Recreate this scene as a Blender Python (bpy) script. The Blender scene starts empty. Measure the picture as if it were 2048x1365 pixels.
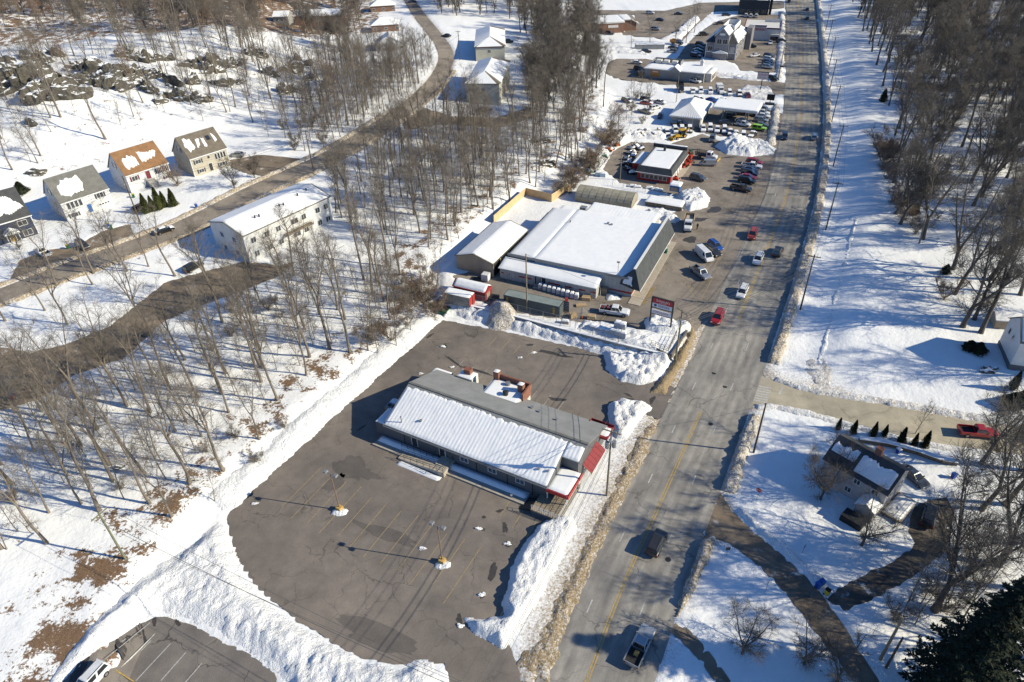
import bpy, bmesh, math, random
import numpy as np
from mathutils import Vector, Matrix

# ------------------------------------------------------------------ camera, sky, sun, exposure
FPX, CX, CY, CAMZ = 1365.0, 1024.0, 682.5, 79.0
_d = np.array([66.0, -1867.5, -FPX]); _d /= np.linalg.norm(_d)
_Z = -_d; _f = np.array([0, 0, -1.0]); _Y = _f - _f.dot(_Z)*_Z; _Y /= np.linalg.norm(_Y); _X = np.cross(_Y, _Z)
RCAM = np.array([_X, _Y, _Z])          # camera axes -> world axes
CAMPOS = np.array([0, 0, CAMZ])
SUN_EL, SUN_AZ = math.radians(29.0), math.radians(-13.0)
#BPY0
scene = bpy.context.scene
cam_d = bpy.data.cameras.new('camera'); cam_d.sensor_width = 36.0; cam_d.lens = 36.0*FPX/2048.0
cam_d.clip_start = 0.5; cam_d.clip_end = 9000
cam_o = bpy.data.objects.new('camera', cam_d); scene.collection.objects.link(cam_o)
cam_o.matrix_world = Matrix.Translation((0, 0, CAMZ)) @ Matrix([list(r) for r in RCAM]).to_4x4()
scene.camera = cam_o
scene.render.resolution_x, scene.render.resolution_y = 1024, 682
world = bpy.data.worlds.new('World'); scene.world = world; world.use_nodes = True
_nt = world.node_tree; _bg = _nt.nodes['Background']
_sky = _nt.nodes.new('ShaderNodeTexSky'); _sky.sky_type = 'NISHITA'; _sky.sun_disc = False
_sky.sun_elevation = SUN_EL; _sky.sun_rotation = math.pi/2 - SUN_AZ
_sky.air_density = 1.0; _sky.dust_density = 0.0; _sky.ozone_density = 9.0
_nt.links.new(_sky.outputs['Color'], _bg.inputs['Color']); _bg.inputs['Strength'].default_value = 0.112
sun_d = bpy.data.lights.new('sun', 'SUN'); sun_d.energy = 5.0; sun_d.angle = math.radians(0.53); sun_d.color = (1.0, 0.91, 0.69)
sun_o = bpy.data.objects.new('sun', sun_d); scene.collection.objects.link(sun_o)
sun_o.location = (120, -30, 150)
sun_o.rotation_euler = Vector((-math.cos(SUN_EL)*math.cos(SUN_AZ), -math.cos(SUN_EL)*math.sin(SUN_AZ), -math.sin(SUN_EL))).to_track_quat('-Z', 'Y').to_euler()
scene.view_settings.view_transform = 'Standard'; scene.view_settings.look = 'None'
scene.view_settings.gamma = 1.0; scene.view_settings.use_curve_mapping = False
scene.view_settings.exposure = 0.35
scene.render.engine = 'CYCLES'; scene.cycles.max_bounces = 3; scene.cycles.diffuse_bounces = 1; scene.cycles.glossy_bounces = 2; scene.cycles.transmission_bounces = 2
scene.cycles.use_fast_gi = False; scene.render.use_persistent_data = False
#BPY1

# ------------------------------------------------------------------ noise and terrain
def _h(ix, iy, s):
    n = (ix.astype(np.int64)*374761393 + iy.astype(np.int64)*668265263 + s*974634577) & 0x7fffffff
    n = ((n ^ (n >> 13))*1274126177) & 0x7fffffff
    n = (n ^ (n >> 16)) & 0xffff
    return n/65535.0
def vnoise(x, y, s=0):
    x = np.asarray(x, float); y = np.asarray(y, float)
    ix = np.floor(x); iy = np.floor(y); fx = x-ix; fy = y-iy
    fx = fx*fx*(3-2*fx); fy = fy*fy*(3-2*fy)
    a = _h(ix, iy, s); b = _h(ix+1, iy, s); c = _h(ix, iy+1, s); d = _h(ix+1, iy+1, s)
    return (a*(1-fx)+b*fx)*(1-fy) + (c*(1-fx)+d*fx)*fy
def fbm(x, y, s=0, o=4):
    r = 0; a = .5; f = 1.0; t = 0
    for k in range(o):
        r = r + a*vnoise(np.asarray(x)*f+17.3*k, np.asarray(y)*f-9.1*k, s+k); t += a; a *= .5; f *= 2.03
    return r/t - .5
def sstep(a, b, x):
    t = np.clip((np.asarray(x, float)-a)/(b-a), 0, 1); return t*t*(3-2*t)
def seg_dist(X, Y, pts, closed=False):
    """distance to a polyline and side (+ = left of travel)"""
    X = np.asarray(X, float); Y = np.asarray(Y, float)
    best = np.full(X.shape, 1e9); side = np.zeros(X.shape)
    n = len(pts)
    for i in range(n if closed else n-1):
        ax, ay = pts[i][:2]; bx, by = pts[(i+1) % n][:2]
        dx, dy = bx-ax, by-ay; L2 = dx*dx+dy*dy+1e-12
        t = np.clip(((X-ax)*dx+(Y-ay)*dy)/L2, 0, 1)
        ex = X-(ax+t*dx); ey = Y-(ay+t*dy); d = np.hypot(ex, ey)
        m = d < best - 1e-9
        best = np.where(m, d, best); side = np.where(m, np.sign(dx*(Y-ay)-dy*(X-ax)), side)
    return best, side
def inpoly(X, Y, pts):
    X = np.asarray(X, float); Y = np.asarray(Y, float); r = np.zeros(X.shape, bool); n = len(pts)
    for i in range(n):
        ax, ay = pts[i][:2]; bx, by = pts[(i+1) % n][:2]
        if ay == by: continue
        c = ((ay > Y) != (by > Y)) & (X < (bx-ax)*(Y-ay)/(by-ay)+ax); r ^= c
    return r
def sdpoly(X, Y, pts):
    d, _ = seg_dist(X, Y, pts, True); return np.where(inpoly(X, Y, pts), d, -d)   # + inside
def ray(px, py):
    return RCAM @ np.array([px-CX, -(py-CY), -FPX])
def atz(px, py, z=0.0):
    v = ray(px, py); t = (z-CAMZ)/v[2]; return CAMPOS + v*t
W_ = [atz(*p)[:2] for p in [(300,1240),(400,1090),(450,1030)]] + [atz(880,640,.3)[:2], atz(885,540,1.6)[:2], atz(1065,392,1.6)[:2], atz(1150,330,1.6)[:2], atz(1215,262,1.6)[:2], atz(1240,190,1.6)[:2], atz(1175,150,1.6)[:2], atz(1180,60,1.6)[:2], atz(1150,-60,1.6)[:2]]
ST_ = [atz(px, py, 5.5)[:2] for px, py in [(-300,715),(0,592),(300,482),(480,402),(650,328),(780,248),(850,196),(885,150),(896,110),(872,78),(840,40),(815,0),(790,-40)]]
RL_ = [(-14,12)] + [tuple(atz(px, py, z)[:2]) for px, py, z in [(1075,1365,0),(1133,1200,0),(1246,990,0),(1325,830,0),(1390,700,.6),(1432,600,1.3),(1490,480,1.6),(1540,370,1.6),(1563,255,1.6),(1572,150,1.6),(1575,50,1.6),(1570,-10,1.6),(1560,-60,1.6)]]
RR_ = [(-.3,11)] + [tuple(atz(px, py, z)[:2]) for px, py, z in [(1310,1365,0),(1370,1180,0),(1448,960,0),(1522,760,.3),(1585,570,1.3),(1632,400,1.6),(1648,250,1.6),(1645,150,1.6),(1638,60,1.6),(1630,-10,1.6),(1618,-60,1.6)]]
LOT_ = [tuple(atz(px, py)[:2]) for px, py in [(884,640),(450,1030),(470,1110),(530,1190),(720,1310),(905,1350),(1000,1290),(1060,1200),(1110,1060),(1300,790),(1340,740),(1200,705)]]
YARD_ = [tuple(atz(px, py, 1.6)[:2]) for px, py in [(878,600),(1330,716),(1372,672),(1435,590),(1490,480),(1545,370),(1480,340),(1300,300),(1200,320),(1120,372),(1065,392),(886,536)]]
def level_exact(X, Y):
    X = np.asarray(X, float); Y = np.asarray(Y, float)
    t = .469*X + .883*Y
    z = 1.6*sstep(92, 126, t)
    w = sstep(-2.5, .5, sdpoly(X, Y, LOT_)); z = z*(1-w)
    w = sstep(-.9, .3, sdpoly(X, Y, YARD_)); z = z*(1-w) + 1.6*w
    d, s = seg_dist(X, Y, W_); dW = d*s*1.0
    z = z + 1.7*sstep(0.5, 7, dW) + 4.0*sstep(6, 85, dW)
    d, s = seg_dist(X, Y, ST_); dS = d*s
    hm = np.clip(fbm(X/38, Y/38, 5, 3)*1.6, -.6, .6)
    z = z + (12+7*hm)*sstep(34, 105, dS)
    d, s = seg_dist(X, Y, RR_); dR = -d*s
    z = z + 1.5*sstep(5.0, 14.0, dR)*sstep(103, 125, t)
    return z
_GX0, _GY0, _GN, _GM = -420, -30, 780, 640
_LG = level_exact(*np.meshgrid(np.arange(_GX0, _GX0+_GN), np.arange(_GY0, _GY0+_GM)))
def level(X, Y):
    """terrain height, read from a 1 m grid of the exact function"""
    X = np.asarray(X, float); Y = np.asarray(Y, float)
    fx = np.clip(X-_GX0, 0, _GN-1.001); fy = np.clip(Y-_GY0, 0, _GM-1.001); i = fx.astype(int); j = fy.astype(int); fx = fx-i; fy = fy-j
    return (_LG[j, i]*(1-fx)+_LG[j, i+1]*fx)*(1-fy)+(_LG[j+1, i]*(1-fx)+_LG[j+1, i+1]*fx)*fy
def level1(x, y): return float(level(np.array([x]), np.array([y]))[0])
def P(px, py, z=None, dz=0.0):
    """world point on the terrain seen at photo pixel (px, py)"""
    if z is not None: return Vector(atz(px, py, z))
    zz = 1.0
    for k in range(14):
        p = atz(px, py, zz); zn = level1(p[0], p[1]); 
        if abs(zn-zz) < .004: break
        zz = .5*zz+.5*zn
    p = atz(px, py, zz); return Vector((p[0], p[1], level1(p[0], p[1])+dz))

# ------------------------------------------------------------------ helpers
COL = scene.collection
R_ = math.radians
def tag(o, label=None, cat=None, group=None, kind=None):
    if label: o['label'] = label
    if cat: o['category'] = cat
    if group: o['group'] = group
    if kind: o['kind'] = kind
    return o
def empty(name, loc, rz=0.0, label=None, cat=None, group=None):
    o = bpy.data.objects.new(name, None); COL.objects.link(o); o.location = loc; o.rotation_euler = (0, 0, rz)
    o.empty_display_size = .3
    return tag(o, label, cat, group)
def link_mesh(name, me, parent=None):
    o = bpy.data.objects.new(name, me); COL.objects.link(o)
    if parent: o.parent = parent
    return o
class MB:
    """collects geometry, builds ONE mesh object"""
    def __init__(s): s.v = []; s.f = []; s.m = []; s.mi = 0
    def mat(s, i): s.mi = i; return s
    def add(s, vs, fs):
        b = len(s.v); s.v += [tuple(v) for v in vs]; s.f += [tuple(b+i for i in f) for f in fs]; s.m += [s.mi]*len(fs); return s
    def box(s, x0, x1, y0, y1, z0, z1):
        return s.add([(x0,y0,z0),(x1,y0,z0),(x1,y1,z0),(x0,y1,z0),(x0,y0,z1),(x1,y0,z1),(x1,y1,z1),(x0,y1,z1)],
                     [(0,3,2,1),(4,5,6,7),(0,1,5,4),(1,2,6,5),(2,3,7,6),(3,0,4,7)])
    def hexa(s, b, t):
        return s.add(list(b)+list(t), [(3,2,1,0),(4,5,6,7),(0,1,5,4),(1,2,6,5),(2,3,7,6),(3,0,4,7)])
    def prism(s, pts, z0, z1, axis='z'):
        n = len(pts)
        if axis == 'z': vs = [(x,y,z0) for x,y in pts]+[(x,y,z1) for x,y in pts]
        elif axis == 'x': vs = [(z0,x,y) for x,y in pts]+[(z1,x,y) for x,y in pts]
        else: vs = [(x,z0,y) for x,y in pts]+[(x,z1,y) for x,y in pts]
        return s.add(vs, [tuple(range(n-1,-1,-1)), tuple(range(n,2*n))]+[(i,(i+1)%n,n+(i+1)%n,n+i) for i in range(n)])
    def tube(s, p0, p1, r0, r1=None, n=6, cap=True):
        r1 = r0 if r1 is None else r1
        p0 = Vector(p0); p1 = Vector(p1); d = (p1-p0)
        if d.length < 1e-6: return s
        d.normalize(); a = d.orthogonal().normalized(); b = d.cross(a)
        vs = [p0+(a*math.cos(2*math.pi*k/n)+b*math.sin(2*math.pi*k/n))*r0 for k in range(n)] + [p1+(a*math.cos(2*math.pi*k/n)+b*math.sin(2*math.pi*k/n))*r1 for k in range(n)]
        fs = [(k,(k+1)%n,n+(k+1)%n,n+k) for k in range(n)]
        if cap: fs += [tuple(range(n-1,-1,-1)), tuple(range(n,2*n))]
        return s.add(vs, fs)
    def loft(s, rings, cap=True):
        n = len(rings[0]); b = []
        for r in rings: b += list(r)
        fs = []
        for k in range(len(rings)-1):
            for i in range(n): fs.append((k*n+i, k*n+(i+1)%n, (k+1)*n+(i+1)%n, (k+1)*n+i))
        if cap: fs += [tuple(range(n-1,-1,-1)), tuple(range((len(rings)-1)*n, len(rings)*n))]
        return s.add(b, fs)
    def mesh(s, name, mats, smooth=False):
        me = bpy.data.meshes.new(name); me.from_pydata(s.v, [], s.f)
        mats = mats if isinstance(mats, (list, tuple)) else [mats]
        for m in mats: me.materials.append(m)
        if len(mats) > 1: me.polygons.foreach_set('material_index', s.m)
        if smooth: me.polygons.foreach_set('use_smooth', [True]*len(me.polygons))
        me.update(); return me
    def build(s, name, mats, parent=None, smooth=False):
        return link_mesh(name, s.mesh(name, mats, smooth), parent)
def grid_mesh(name, V, F, mats, smooth=True):
    """numpy verts (n,3) and quads (m,4)"""
    me = bpy.data.meshes.new(name); V = np.asarray(V, np.float32); F = np.asarray(F, np.int32)
    me.vertices.add(len(V)); me.vertices.foreach_set('co', V.ravel())
    k = F.shape[1]; me.loops.add(F.size); me.loops.foreach_set('vertex_index', F.ravel())
    me.polygons.add(len(F)); me.polygons.foreach_set('loop_start', np.arange(0, F.size, k, dtype=np.int32))
    me.polygons.foreach_set('loop_total', np.full(len(F), k, np.int32))
    if smooth: me.polygons.foreach_set('use_smooth', np.ones(len(F), bool))
    for m in (mats if isinstance(mats, (list, tuple)) else [mats]): me.materials.append(m)
    me.update(calc_edges=True); return me
def set_attr(me, name, vals):
    a = me.attributes.new(name, 'FLOAT', 'POINT'); a.data.foreach_set('value', np.asarray(vals, np.float32))
def copy_tree(o, parent=None):
    c = o.copy(); COL.objects.link(c); c.parent = parent
    for ch in o.children: copy_tree(ch, c)
    return c

# ------------------------------------------------------------------ materials
_mats = {}
class NT:
    def __init__(s, name):
        s.m = bpy.data.materials.new(name); s.m.use_nodes = True; s.t = s.m.node_tree; s.b = s.t.nodes['Principled BSDF']
        s.b.inputs['Specular IOR Level'].default_value = .3
    def n(s, typ, **kw):
        x = s.t.nodes.new(typ)
        for k, v in kw.items():
            if k.startswith('i_'):
                key = k[2:]; key = int(key) if key.isdigit() else key.replace('_', ' ')
                x.inputs[key].default_value = v
            else: setattr(x, k, v)
        return x
    def l(s, a, b): s.t.links.new(a, b)
    def pos(s):
        if not hasattr(s, '_p'): s._p = s.n('ShaderNodeNewGeometry').outputs['Position']
        return s._p
    def obj(s):
        if not hasattr(s, '_o'): s._o = s.n('ShaderNodeTexCoord').outputs['Object']
        return s._o
    def noise(s, scale, detail=4, rough=.55, vec=None, dist=0.0):
        x = s.n('ShaderNodeTexNoise'); x.inputs['Scale'].default_value = scale; x.inputs['Detail'].default_value = detail
        x.inputs['Roughness'].default_value = rough; x.inputs['Distortion'].default_value = dist
        s.l(vec if vec is not None else s.pos(), x.inputs['Vector']); return x.outputs['Fac']
    def ramp(s, fac, a, b, c0=(0,0,0,1), c1=(1,1,1,1)):
        x = s.n('ShaderNodeValToRGB'); x.color_ramp.elements[0].position = a; x.color_ramp.elements[1].position = b
        x.color_ramp.elements[0].color = c0; x.color_ramp.elements[1].color = c1; s.l(fac, x.inputs['Fac']); return x.outputs['Color']
    def mix(s, fac, a, b, mode='MIX'):
        x = s.n('ShaderNodeMix'); x.data_type = 'RGBA'; x.blend_type = mode
        for sock, val in ((x.inputs[0], fac), (x.inputs[6], a), (x.inputs[7], b)):
            if isinstance(val, (int, float)): sock.default_value = val
            elif isinstance(val, tuple): sock.default_value = val if len(val) == 4 else val+(1,)
            else: s.l(val, sock)
        return x.outputs[2]
    def math(s, op, a, b=None):
        x = s.n('ShaderNodeMath'); x.operation = op
        for i, val in ((0, a), (1, b)):
            if val is None: continue
            if isinstance(val, (int, float)): x.inputs[i].default_value = val
            else: s.l(val, x.inputs[i])
        return x.outputs[0]
    def attr(s, name):
        x = s.n('ShaderNodeAttribute'); x.attribute_name = name; return x.outputs['Fac']
    def bump(s, h, strength=.4, dist=.1):
        x = s.n('ShaderNodeBump'); x.inputs['Strength'].default_value = strength; x.inputs['Distance'].default_value = dist
        s.l(h, x.inputs['Height']); s.l(x.outputs['Normal'], s.b.inputs['Normal']); return x
    def done(s, col, rough=.8, metal=0.0):
        if isinstance(col, tuple): s.b.inputs['Base Color'].default_value = col if len(col) == 4 else col+(1,)
        else: s.l(col, s.b.inputs['Base Color'])
        if isinstance(rough, (int, float)): s.b.inputs['Roughness'].default_value = rough
        else: s.l(rough, s.b.inputs['Roughness'])
        s.b.inputs['Metallic'].default_value = metal
        return s.m
def mk(name, col, rough=.75, var=.22, scale=2.5, bump=0.0, metal=0.0, fine=0.0, det=3):
    """painted or plain surface with uneven wear"""
    if name in _mats: return _mats[name]
    s = NT(name); n1 = s.noise(scale, det, .6)
    f = s.ramp(n1, .3, .72, (1-var,)*3+(1,), (1+var*.35,)*3+(1,))
    c = s.mix(1.0, col, f, 'MULTIPLY')
    if fine:
        n2 = s.noise(28, 3, .7); c = s.mix(1.0, c, s.ramp(n2, .3, .7, (1-fine,)*3+(1,), (1+fine,)*3+(1,)), 'MULTIPLY')
    if bump: s.bump(s.noise(scale*8, 4), .5, bump)
    _mats[name] = s.done(c, rough, metal); return _mats[name]
def siding(name, col, pitch=.16, var=.12):
    if name in _mats: return _mats[name]
    s = NT(name); sep = s.n('ShaderNodeSeparateXYZ'); s.l(s.pos(), sep.inputs[0])
    fr = s.math('FRACT', s.math('MULTIPLY', sep.outputs['Z'], 1/pitch))
    line = s.ramp(fr, .0, .16, (.72,.72,.72,1), (1,1,1,1))
    n = s.ramp(s.noise(.8, 5), .3, .75, (1-var,)*3+(1,), (1.04,)*3+(1,))
    c = s.mix(1.0, s.mix(1.0, col, line, 'MULTIPLY'), n, 'MULTIPLY'); s.bump(fr, .5, .03)
    _mats[name] = s.done(c, .6); return _mats[name]
def panel(name, col, pitch=.4, var=.15, vert=True):
    """metal wall panels: ribs run up the wall, spaced along the object's own axes"""
    if name in _mats: return _mats[name]
    s = NT(name); sep = s.n('ShaderNodeSeparateXYZ'); s.l(s.obj(), sep.inputs[0])
    fr = s.math('FRACT', s.math('MULTIPLY', s.math('ADD', sep.outputs['X'], sep.outputs['Y']), 1/pitch))
    line = s.ramp(fr, .0, .14, (.66,.66,.66,1), (1,1,1,1))
    n = s.ramp(s.noise(.7, 5), .3, .75, (1-var,)*3+(1,), (1.04,)*3+(1,))
    c = s.mix(1.0, s.mix(1.0, col, line, 'MULTIPLY'), n, 'MULTIPLY'); s.bump(fr, .5, .04)
    _mats[name] = s.done(c, .55); return _mats[name]
def brickmat(name, c1, c2, mortar, scale=1.0):
    if name in _mats: return _mats[name]
    s = NT(name); sep = s.n('ShaderNodeSeparateXYZ'); s.l(s.obj(), sep.inputs[0])
    cb = s.n('ShaderNodeCombineXYZ'); s.l(s.math('ADD', sep.outputs['X'], sep.outputs['Y']), cb.inputs[0]); s.l(sep.outputs['Z'], cb.inputs[1])
    b = s.n('ShaderNodeTexBrick'); s.l(cb.outputs[0], b.inputs['Vector']); b.inputs['Scale'].default_value = 4.0*scale
    b.inputs['Color1'].default_value = c1+(1,); b.inputs['Color2'].default_value = c2+(1,); b.inputs['Mortar'].default_value = mortar+(1,)
    b.inputs['Mortar Size'].default_value = .015
    c = s.mix(1.0, b.outputs['Color'], s.ramp(s.noise(1.2, 5), .3, .7, (.75,)*3+(1,), (1.1,)*3+(1,)), 'MULTIPLY')
    s.bump(b.outputs['Fac'], .4, -.02); _mats[name] = s.done(c, .85); return _mats[name]
def shingle(name, col, var=.25):
    if name in _mats: return _mats[name]
    s = NT(name); n1 = s.noise(.9, 5); n2 = s.noise(9, 3, .7)
    c = s.mix(1.0, s.mix(1.0, col, s.ramp(n1, .3, .7, (1-var,)*3+(1,), (1.1,)*3+(1,)), 'MULTIPLY'), s.ramp(n2, .3, .7, (.8,)*3+(1,), (1.15,)*3+(1,)), 'MULTIPLY')
    s.bump(n2, .4, .02); _mats[name] = s.done(c, .9); return _mats[name]
def glossy(name, col, rough=.25, metal=0.0, coat=.5):
    if name in _mats: return _mats[name]
    s = NT(name); c = s.mix(1.0, col, s.ramp(s.noise(1.5, 4), .3, .75, (.82,)*3+(1,), (1.03,)*3+(1,)), 'MULTIPLY')
    s.done(c, rough, metal); s.b.inputs['Coat Weight'].default_value = coat; s.b.inputs['Coat Roughness'].default_value = .08
    s.b.inputs['Specular IOR Level'].default_value = .5
    _mats[name] = s.m; return s.m

# snow on the ground: attributes leaf (dead leaves), dirt (road grit)
def snow_material(name, ground):
    s = NT(name)
    n_big = s.noise(.12, 2, .6); n_mid = s.noise(1.1, 3, .62); n_fine = s.noise(7, 2, .65)
    c = s.mix(s.ramp(n_big, .35, .65), (.83,.835,.84), (.885,.885,.88))
    c = s.mix(s.math('MULTIPLY', s.ramp(n_fine, .52, .75), .25), c, (.74,.75,.765))
    # melt hollows and old crust
    c = s.mix(s.math('MULTIPLY', s.ramp(s.noise(.55, 2, .5), .56, .74), .22), c, (.70,.715,.74))
    lf = s.attr('leaf'); lt = s.noise(2.3, 4, .72); lt2 = s.noise(.33, 2, .55)
    lm = s.math('ADD', s.math('MULTIPLY', lf, 1.0), s.math('ADD', s.math('MULTIPLY', s.math('SUBTRACT', lt, .5), 1.7), s.math('MULTIPLY', s.math('SUBTRACT', lt2, .5), 1.9)))
    lmask = s.ramp(lm, .60, .74)
    leafc = s.mix(s.ramp(s.noise(11, 1, .7), .35, .65), (.115,.066,.038), (.265,.175,.105))
    c = s.mix(lmask, c, leafc)
    dt = s.attr('dirt'); dn = s.noise(3.2, 4, .75)
    dm = s.ramp(s.math('ADD', dt, s.math('MULTIPLY', s.math('SUBTRACT', dn, .5), 1.7)), .36, .82)
    dirtc = s.mix(s.ramp(s.noise(14, 2, .7), .3, .7), (.155,.108,.060), (.47,.355,.205))
    c = s.mix(dm, c, dirtc)
    h = s.noise(1.2 if ground else 2.0, 4, .62 if ground else .72)
    s.bump(h, .42 if ground else .9, .32 if ground else .45)
    m = s.done(c, .62); s.b.inputs['Specular IOR Level'].default_value = .25
    return m
M_SNOW = snow_material('snow_ground', True)
M_BANK = snow_material('snow_ploughed', False)
def roofsnow(name='snow_roof', tint=(.885,.885,.88)):
    if name in _mats: return _mats[name]
    s = NT(name); n1 = s.noise(.9, 5, .6); n2 = s.noise(6, 4, .6)
    c = s.mix(s.ramp(n1, .35, .7), (tint[0]*.93, tint[1]*.94, tint[2]*.96), tint)
    s.bump(s.math('ADD', n1, s.math('MULTIPLY', n2, .3)), .35, .1); _mats[name] = s.done(c, .6); return _mats[name]
M_RSNOW = roofsnow()
def asphalt(name, col, crack=1.0, cscale=.22, stain=.5, streak=False, grit=.0, ice=.0):
    if name in _mats: return _mats[name]
    s = NT(name)
    big = s.noise(.07, 2, .6); mid = s.noise(.5, 3, .6); fine = s.noise(16, 1, .7)
    c = s.mix(1.0, col, s.ramp(big, .3, .7, (.74,.74,.76,1), (1.20,1.17,1.13,1)), 'MULTIPLY')
    c = s.mix(1.0, c, s.ramp(mid, .25, .75, (.80,.80,.81,1), (1.14,1.13,1.11,1)), 'MULTIPLY')
    c = s.mix(1.0, c, s.ramp(fine, .3, .7, (.82,.82,.82,1), (1.18,1.18,1.18,1)), 'MULTIPLY')
    # sealed patches and blotches
    c = s.mix(s.math('MULTIPLY', s.ramp(s.noise(.16, 3, .4, dist=.8), .60, .66), stain*.5), c, (col[0]*.55, col[1]*.55, col[2]*.58))
    c = s.mix(s.math('MULTIPLY', s.ramp(s.noise(2.6, 3, .7), .64, .74), .25), c, (col[0]*1.9, col[1]*1.85, col[2]*1.75))
    if grit: c = s.mix(s.math('MULTIPLY', s.ramp(s.noise(.35, 5, .65), .42, .70), grit), c, (.30,.25,.19))
    if ice: c = s.mix(s.math('MULTIPLY', s.ramp(s.noise(.42, 5, .66), .60, .72), ice), c, (.74,.74,.74)); c = s.mix(s.math('MULTIPLY', s.ramp(s.noise(.2, 4, .6), .5, .7), .5), c, (.085,.068,.052))
    if crack:
        v = s.n('ShaderNodeTexVoronoi'); v.feature = 'DISTANCE_TO_EDGE'; v.inputs['Scale'].default_value = cscale; v.inputs['Randomness'].default_value = 1
        w = s.n('ShaderNodeTexNoise'); w.inputs['Scale'].default_value = .55; w.inputs['Detail'].default_value = 3; s.l(s.pos(), w.inputs['Vector'])
        vm = s.n('ShaderNodeVectorMath'); vm.operation = 'MULTIPLY_ADD'; s.l(w.outputs['Color'], vm.inputs[0]); vm.inputs[1].default_value = (2.6,2.6,0); s.l(s.pos(), vm.inputs[2])
        s.l(vm.outputs[0], v.inputs['Vector'])
        m1 = s.ramp(v.outputs['Distance'], .004, .012, (1,1,1,1), (0,0,0,1))
        keep = s.ramp(s.noise(.12, 3), .42, .56)
        c = s.mix(s.math('MULTIPLY', s.math('MULTIPLY', m1, keep), .75*crack), c, (.018,.018,.019))
        v2 = s.n('ShaderNodeTexVoronoi'); v2.feature = 'DISTANCE_TO_EDGE'; v2.inputs['Scale'].default_value = cscale*4.2; s.l(vm.outputs[0], v2.inputs['Vector'])
        m2 = s.ramp(v2.outputs['Distance'], .012, .04, (1,1,1,1), (0,0,0,1)); k2 = s.ramp(s.noise(.09, 3, .5), .60, .68)
        c = s.mix(s.math('MULTIPLY', s.math('MULTIPLY', m2, k2), .6*crack), c, (.02,.02,.021))
    if streak:
        uv = s.n('ShaderNodeUVMap'); mp = s.n('ShaderNodeMapping'); s.l(uv.outputs[0], mp.inputs[0]); mp.inputs['Scale'].default_value = (1, .012, 1)
        st = s.noise(10, 4, .6, vec=mp.outputs[0]); c = s.mix(1.0, c, s.ramp(st, .3, .7, (.72,.72,.73,1), (1.25,1.23,1.2,1)), 'MULTIPLY')
        sepu = s.n('ShaderNodeSeparateXYZ'); s.l(uv.outputs[0], sepu.inputs[0])
        wv = s.math('SINE', s.math('MULTIPLY', sepu.outputs[0], 2*math.pi*8)); wv = s.math('ADD', s.math('MULTIPLY', wv, .5), .5)
        c = s.mix(1.0, c, s.ramp(wv, 0, 1, (.90,.90,.90,1), (1.08,1.08,1.07,1)), 'MULTIPLY')
    s.bump(fine, .25, .02); _mats[name] = s.done(c, .88); return _mats[name]
M_LOT = asphalt('asphalt_lot', (.205,.180,.158), .55, .2, .35)
M_LOT2 = asphalt('asphalt_lower_lot', (.205,.186,.168), .8, .15, .5)
M_ROAD = asphalt('asphalt_road', (.290,.280,.260), .55, .12, .2, True)
M_YARD = asphalt('asphalt_yard', (.26,.228,.195), .8, .2, .7, grit=.35, ice=.12)
M_STREET = asphalt('asphalt_street', (.28,.245,.205), .4, .14, .4, grit=.4, ice=.15)
M_CROSS = asphalt('asphalt_sandy', (.40,.365,.285), .3, .12, .3)
M_DRIVE = asphalt('asphalt_drive', (.21,.165,.12), .3, .2, .7, grit=.6, ice=.8)
M_BLACKTOP = asphalt('asphalt_dark', (.10,.088,.075), .3, .2, .5, grit=.45, ice=1.0)
M_WET = mk('wet_asphalt', (.075,.068,.062), .45, .4)
M_YEL = mk('paint_yellow', (.50,.33,.09), .8, .5, 5, fine=.2)
M_WHT = mk('paint_white', (.55,.54,.51), .8, .45, 5, fine=.2)
def worn(name, col, base, thr=.5):
    s = NT(name); m = s.ramp(s.noise(3.5, 3, .75), thr-.1, thr+.08); c = s.mix(m, base, col); _mats[name] = s.done(c, .85); return _mats[name]
M_YELW = worn('paint_yellow_worn', (.40,.30,.13), (.205,.180,.155), .47); M_WHTW = worn('paint_white_worn', (.42,.40,.37), (.215,.192,.17), .47)
M_BARK = mk('bark', (.215,.182,.148), .95, .35, 2.2, .03)
M_BARKD = mk('bark_dark', (.13,.115,.10), .95, .35, 2.2, .03)
M_TWIG = mk('twig', (.205,.176,.146), .95, .25, .6, det=0)
M_TWIGD = mk('twig_dark', (.135,.12,.105), .95, .25, .6, det=0)
M_TWIGR = mk('twig_russet', (.235,.175,.13), .95, .3, .6, det=0)
M_POLE = mk('pole_wood', (.235,.205,.15), .9, .3, 1.5, .02)
M_POLED = mk('pole_wood_dark', (.10,.078,.062), .9, .3, 1.5, .02)
M_GREY = mk('metal_grey', (.30,.31,.32), .5, .2, 2, metal=.4)
M_DARK = mk('metal_dark', (.035,.036,.038), .5, .2)
M_BLACK = mk('rubber_black', (.018,.018,.019), .8, .2)
M_WTRIM = mk('trim_white', (.74,.74,.73), .6, .12)
M_GLASS = glossy('window_glass', (.028,.034,.042), .08, 0, 1)
M_GLASSP = glossy('window_glass_curtain', (.30,.31,.31), .15, 0, 1)
M_CONC = mk('concrete', (.36,.345,.315), .9, .25, 1.2, .02, fine=.08)
M_CONCT = mk('concrete_tan', (.46,.405,.33), .9, .2, 1.2, .02, fine=.08)
M_BRICK = brickmat('brick_red', (.30,.12,.075), (.22,.085,.055), (.34,.30,.26))
M_BRICKB = brickmat('brick_brown', (.28,.15,.10), (.22,.115,.075), (.32,.28,.24))
M_WIRE = mk('cable', (.10,.10,.10), .6, .1)
M_WOOD = mk('plywood', (.62,.44,.24), .8, .2, 1.5, fine=.08)
M_WOODG = mk('timber_weathered', (.30,.245,.18), .9, .3, 2)

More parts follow.
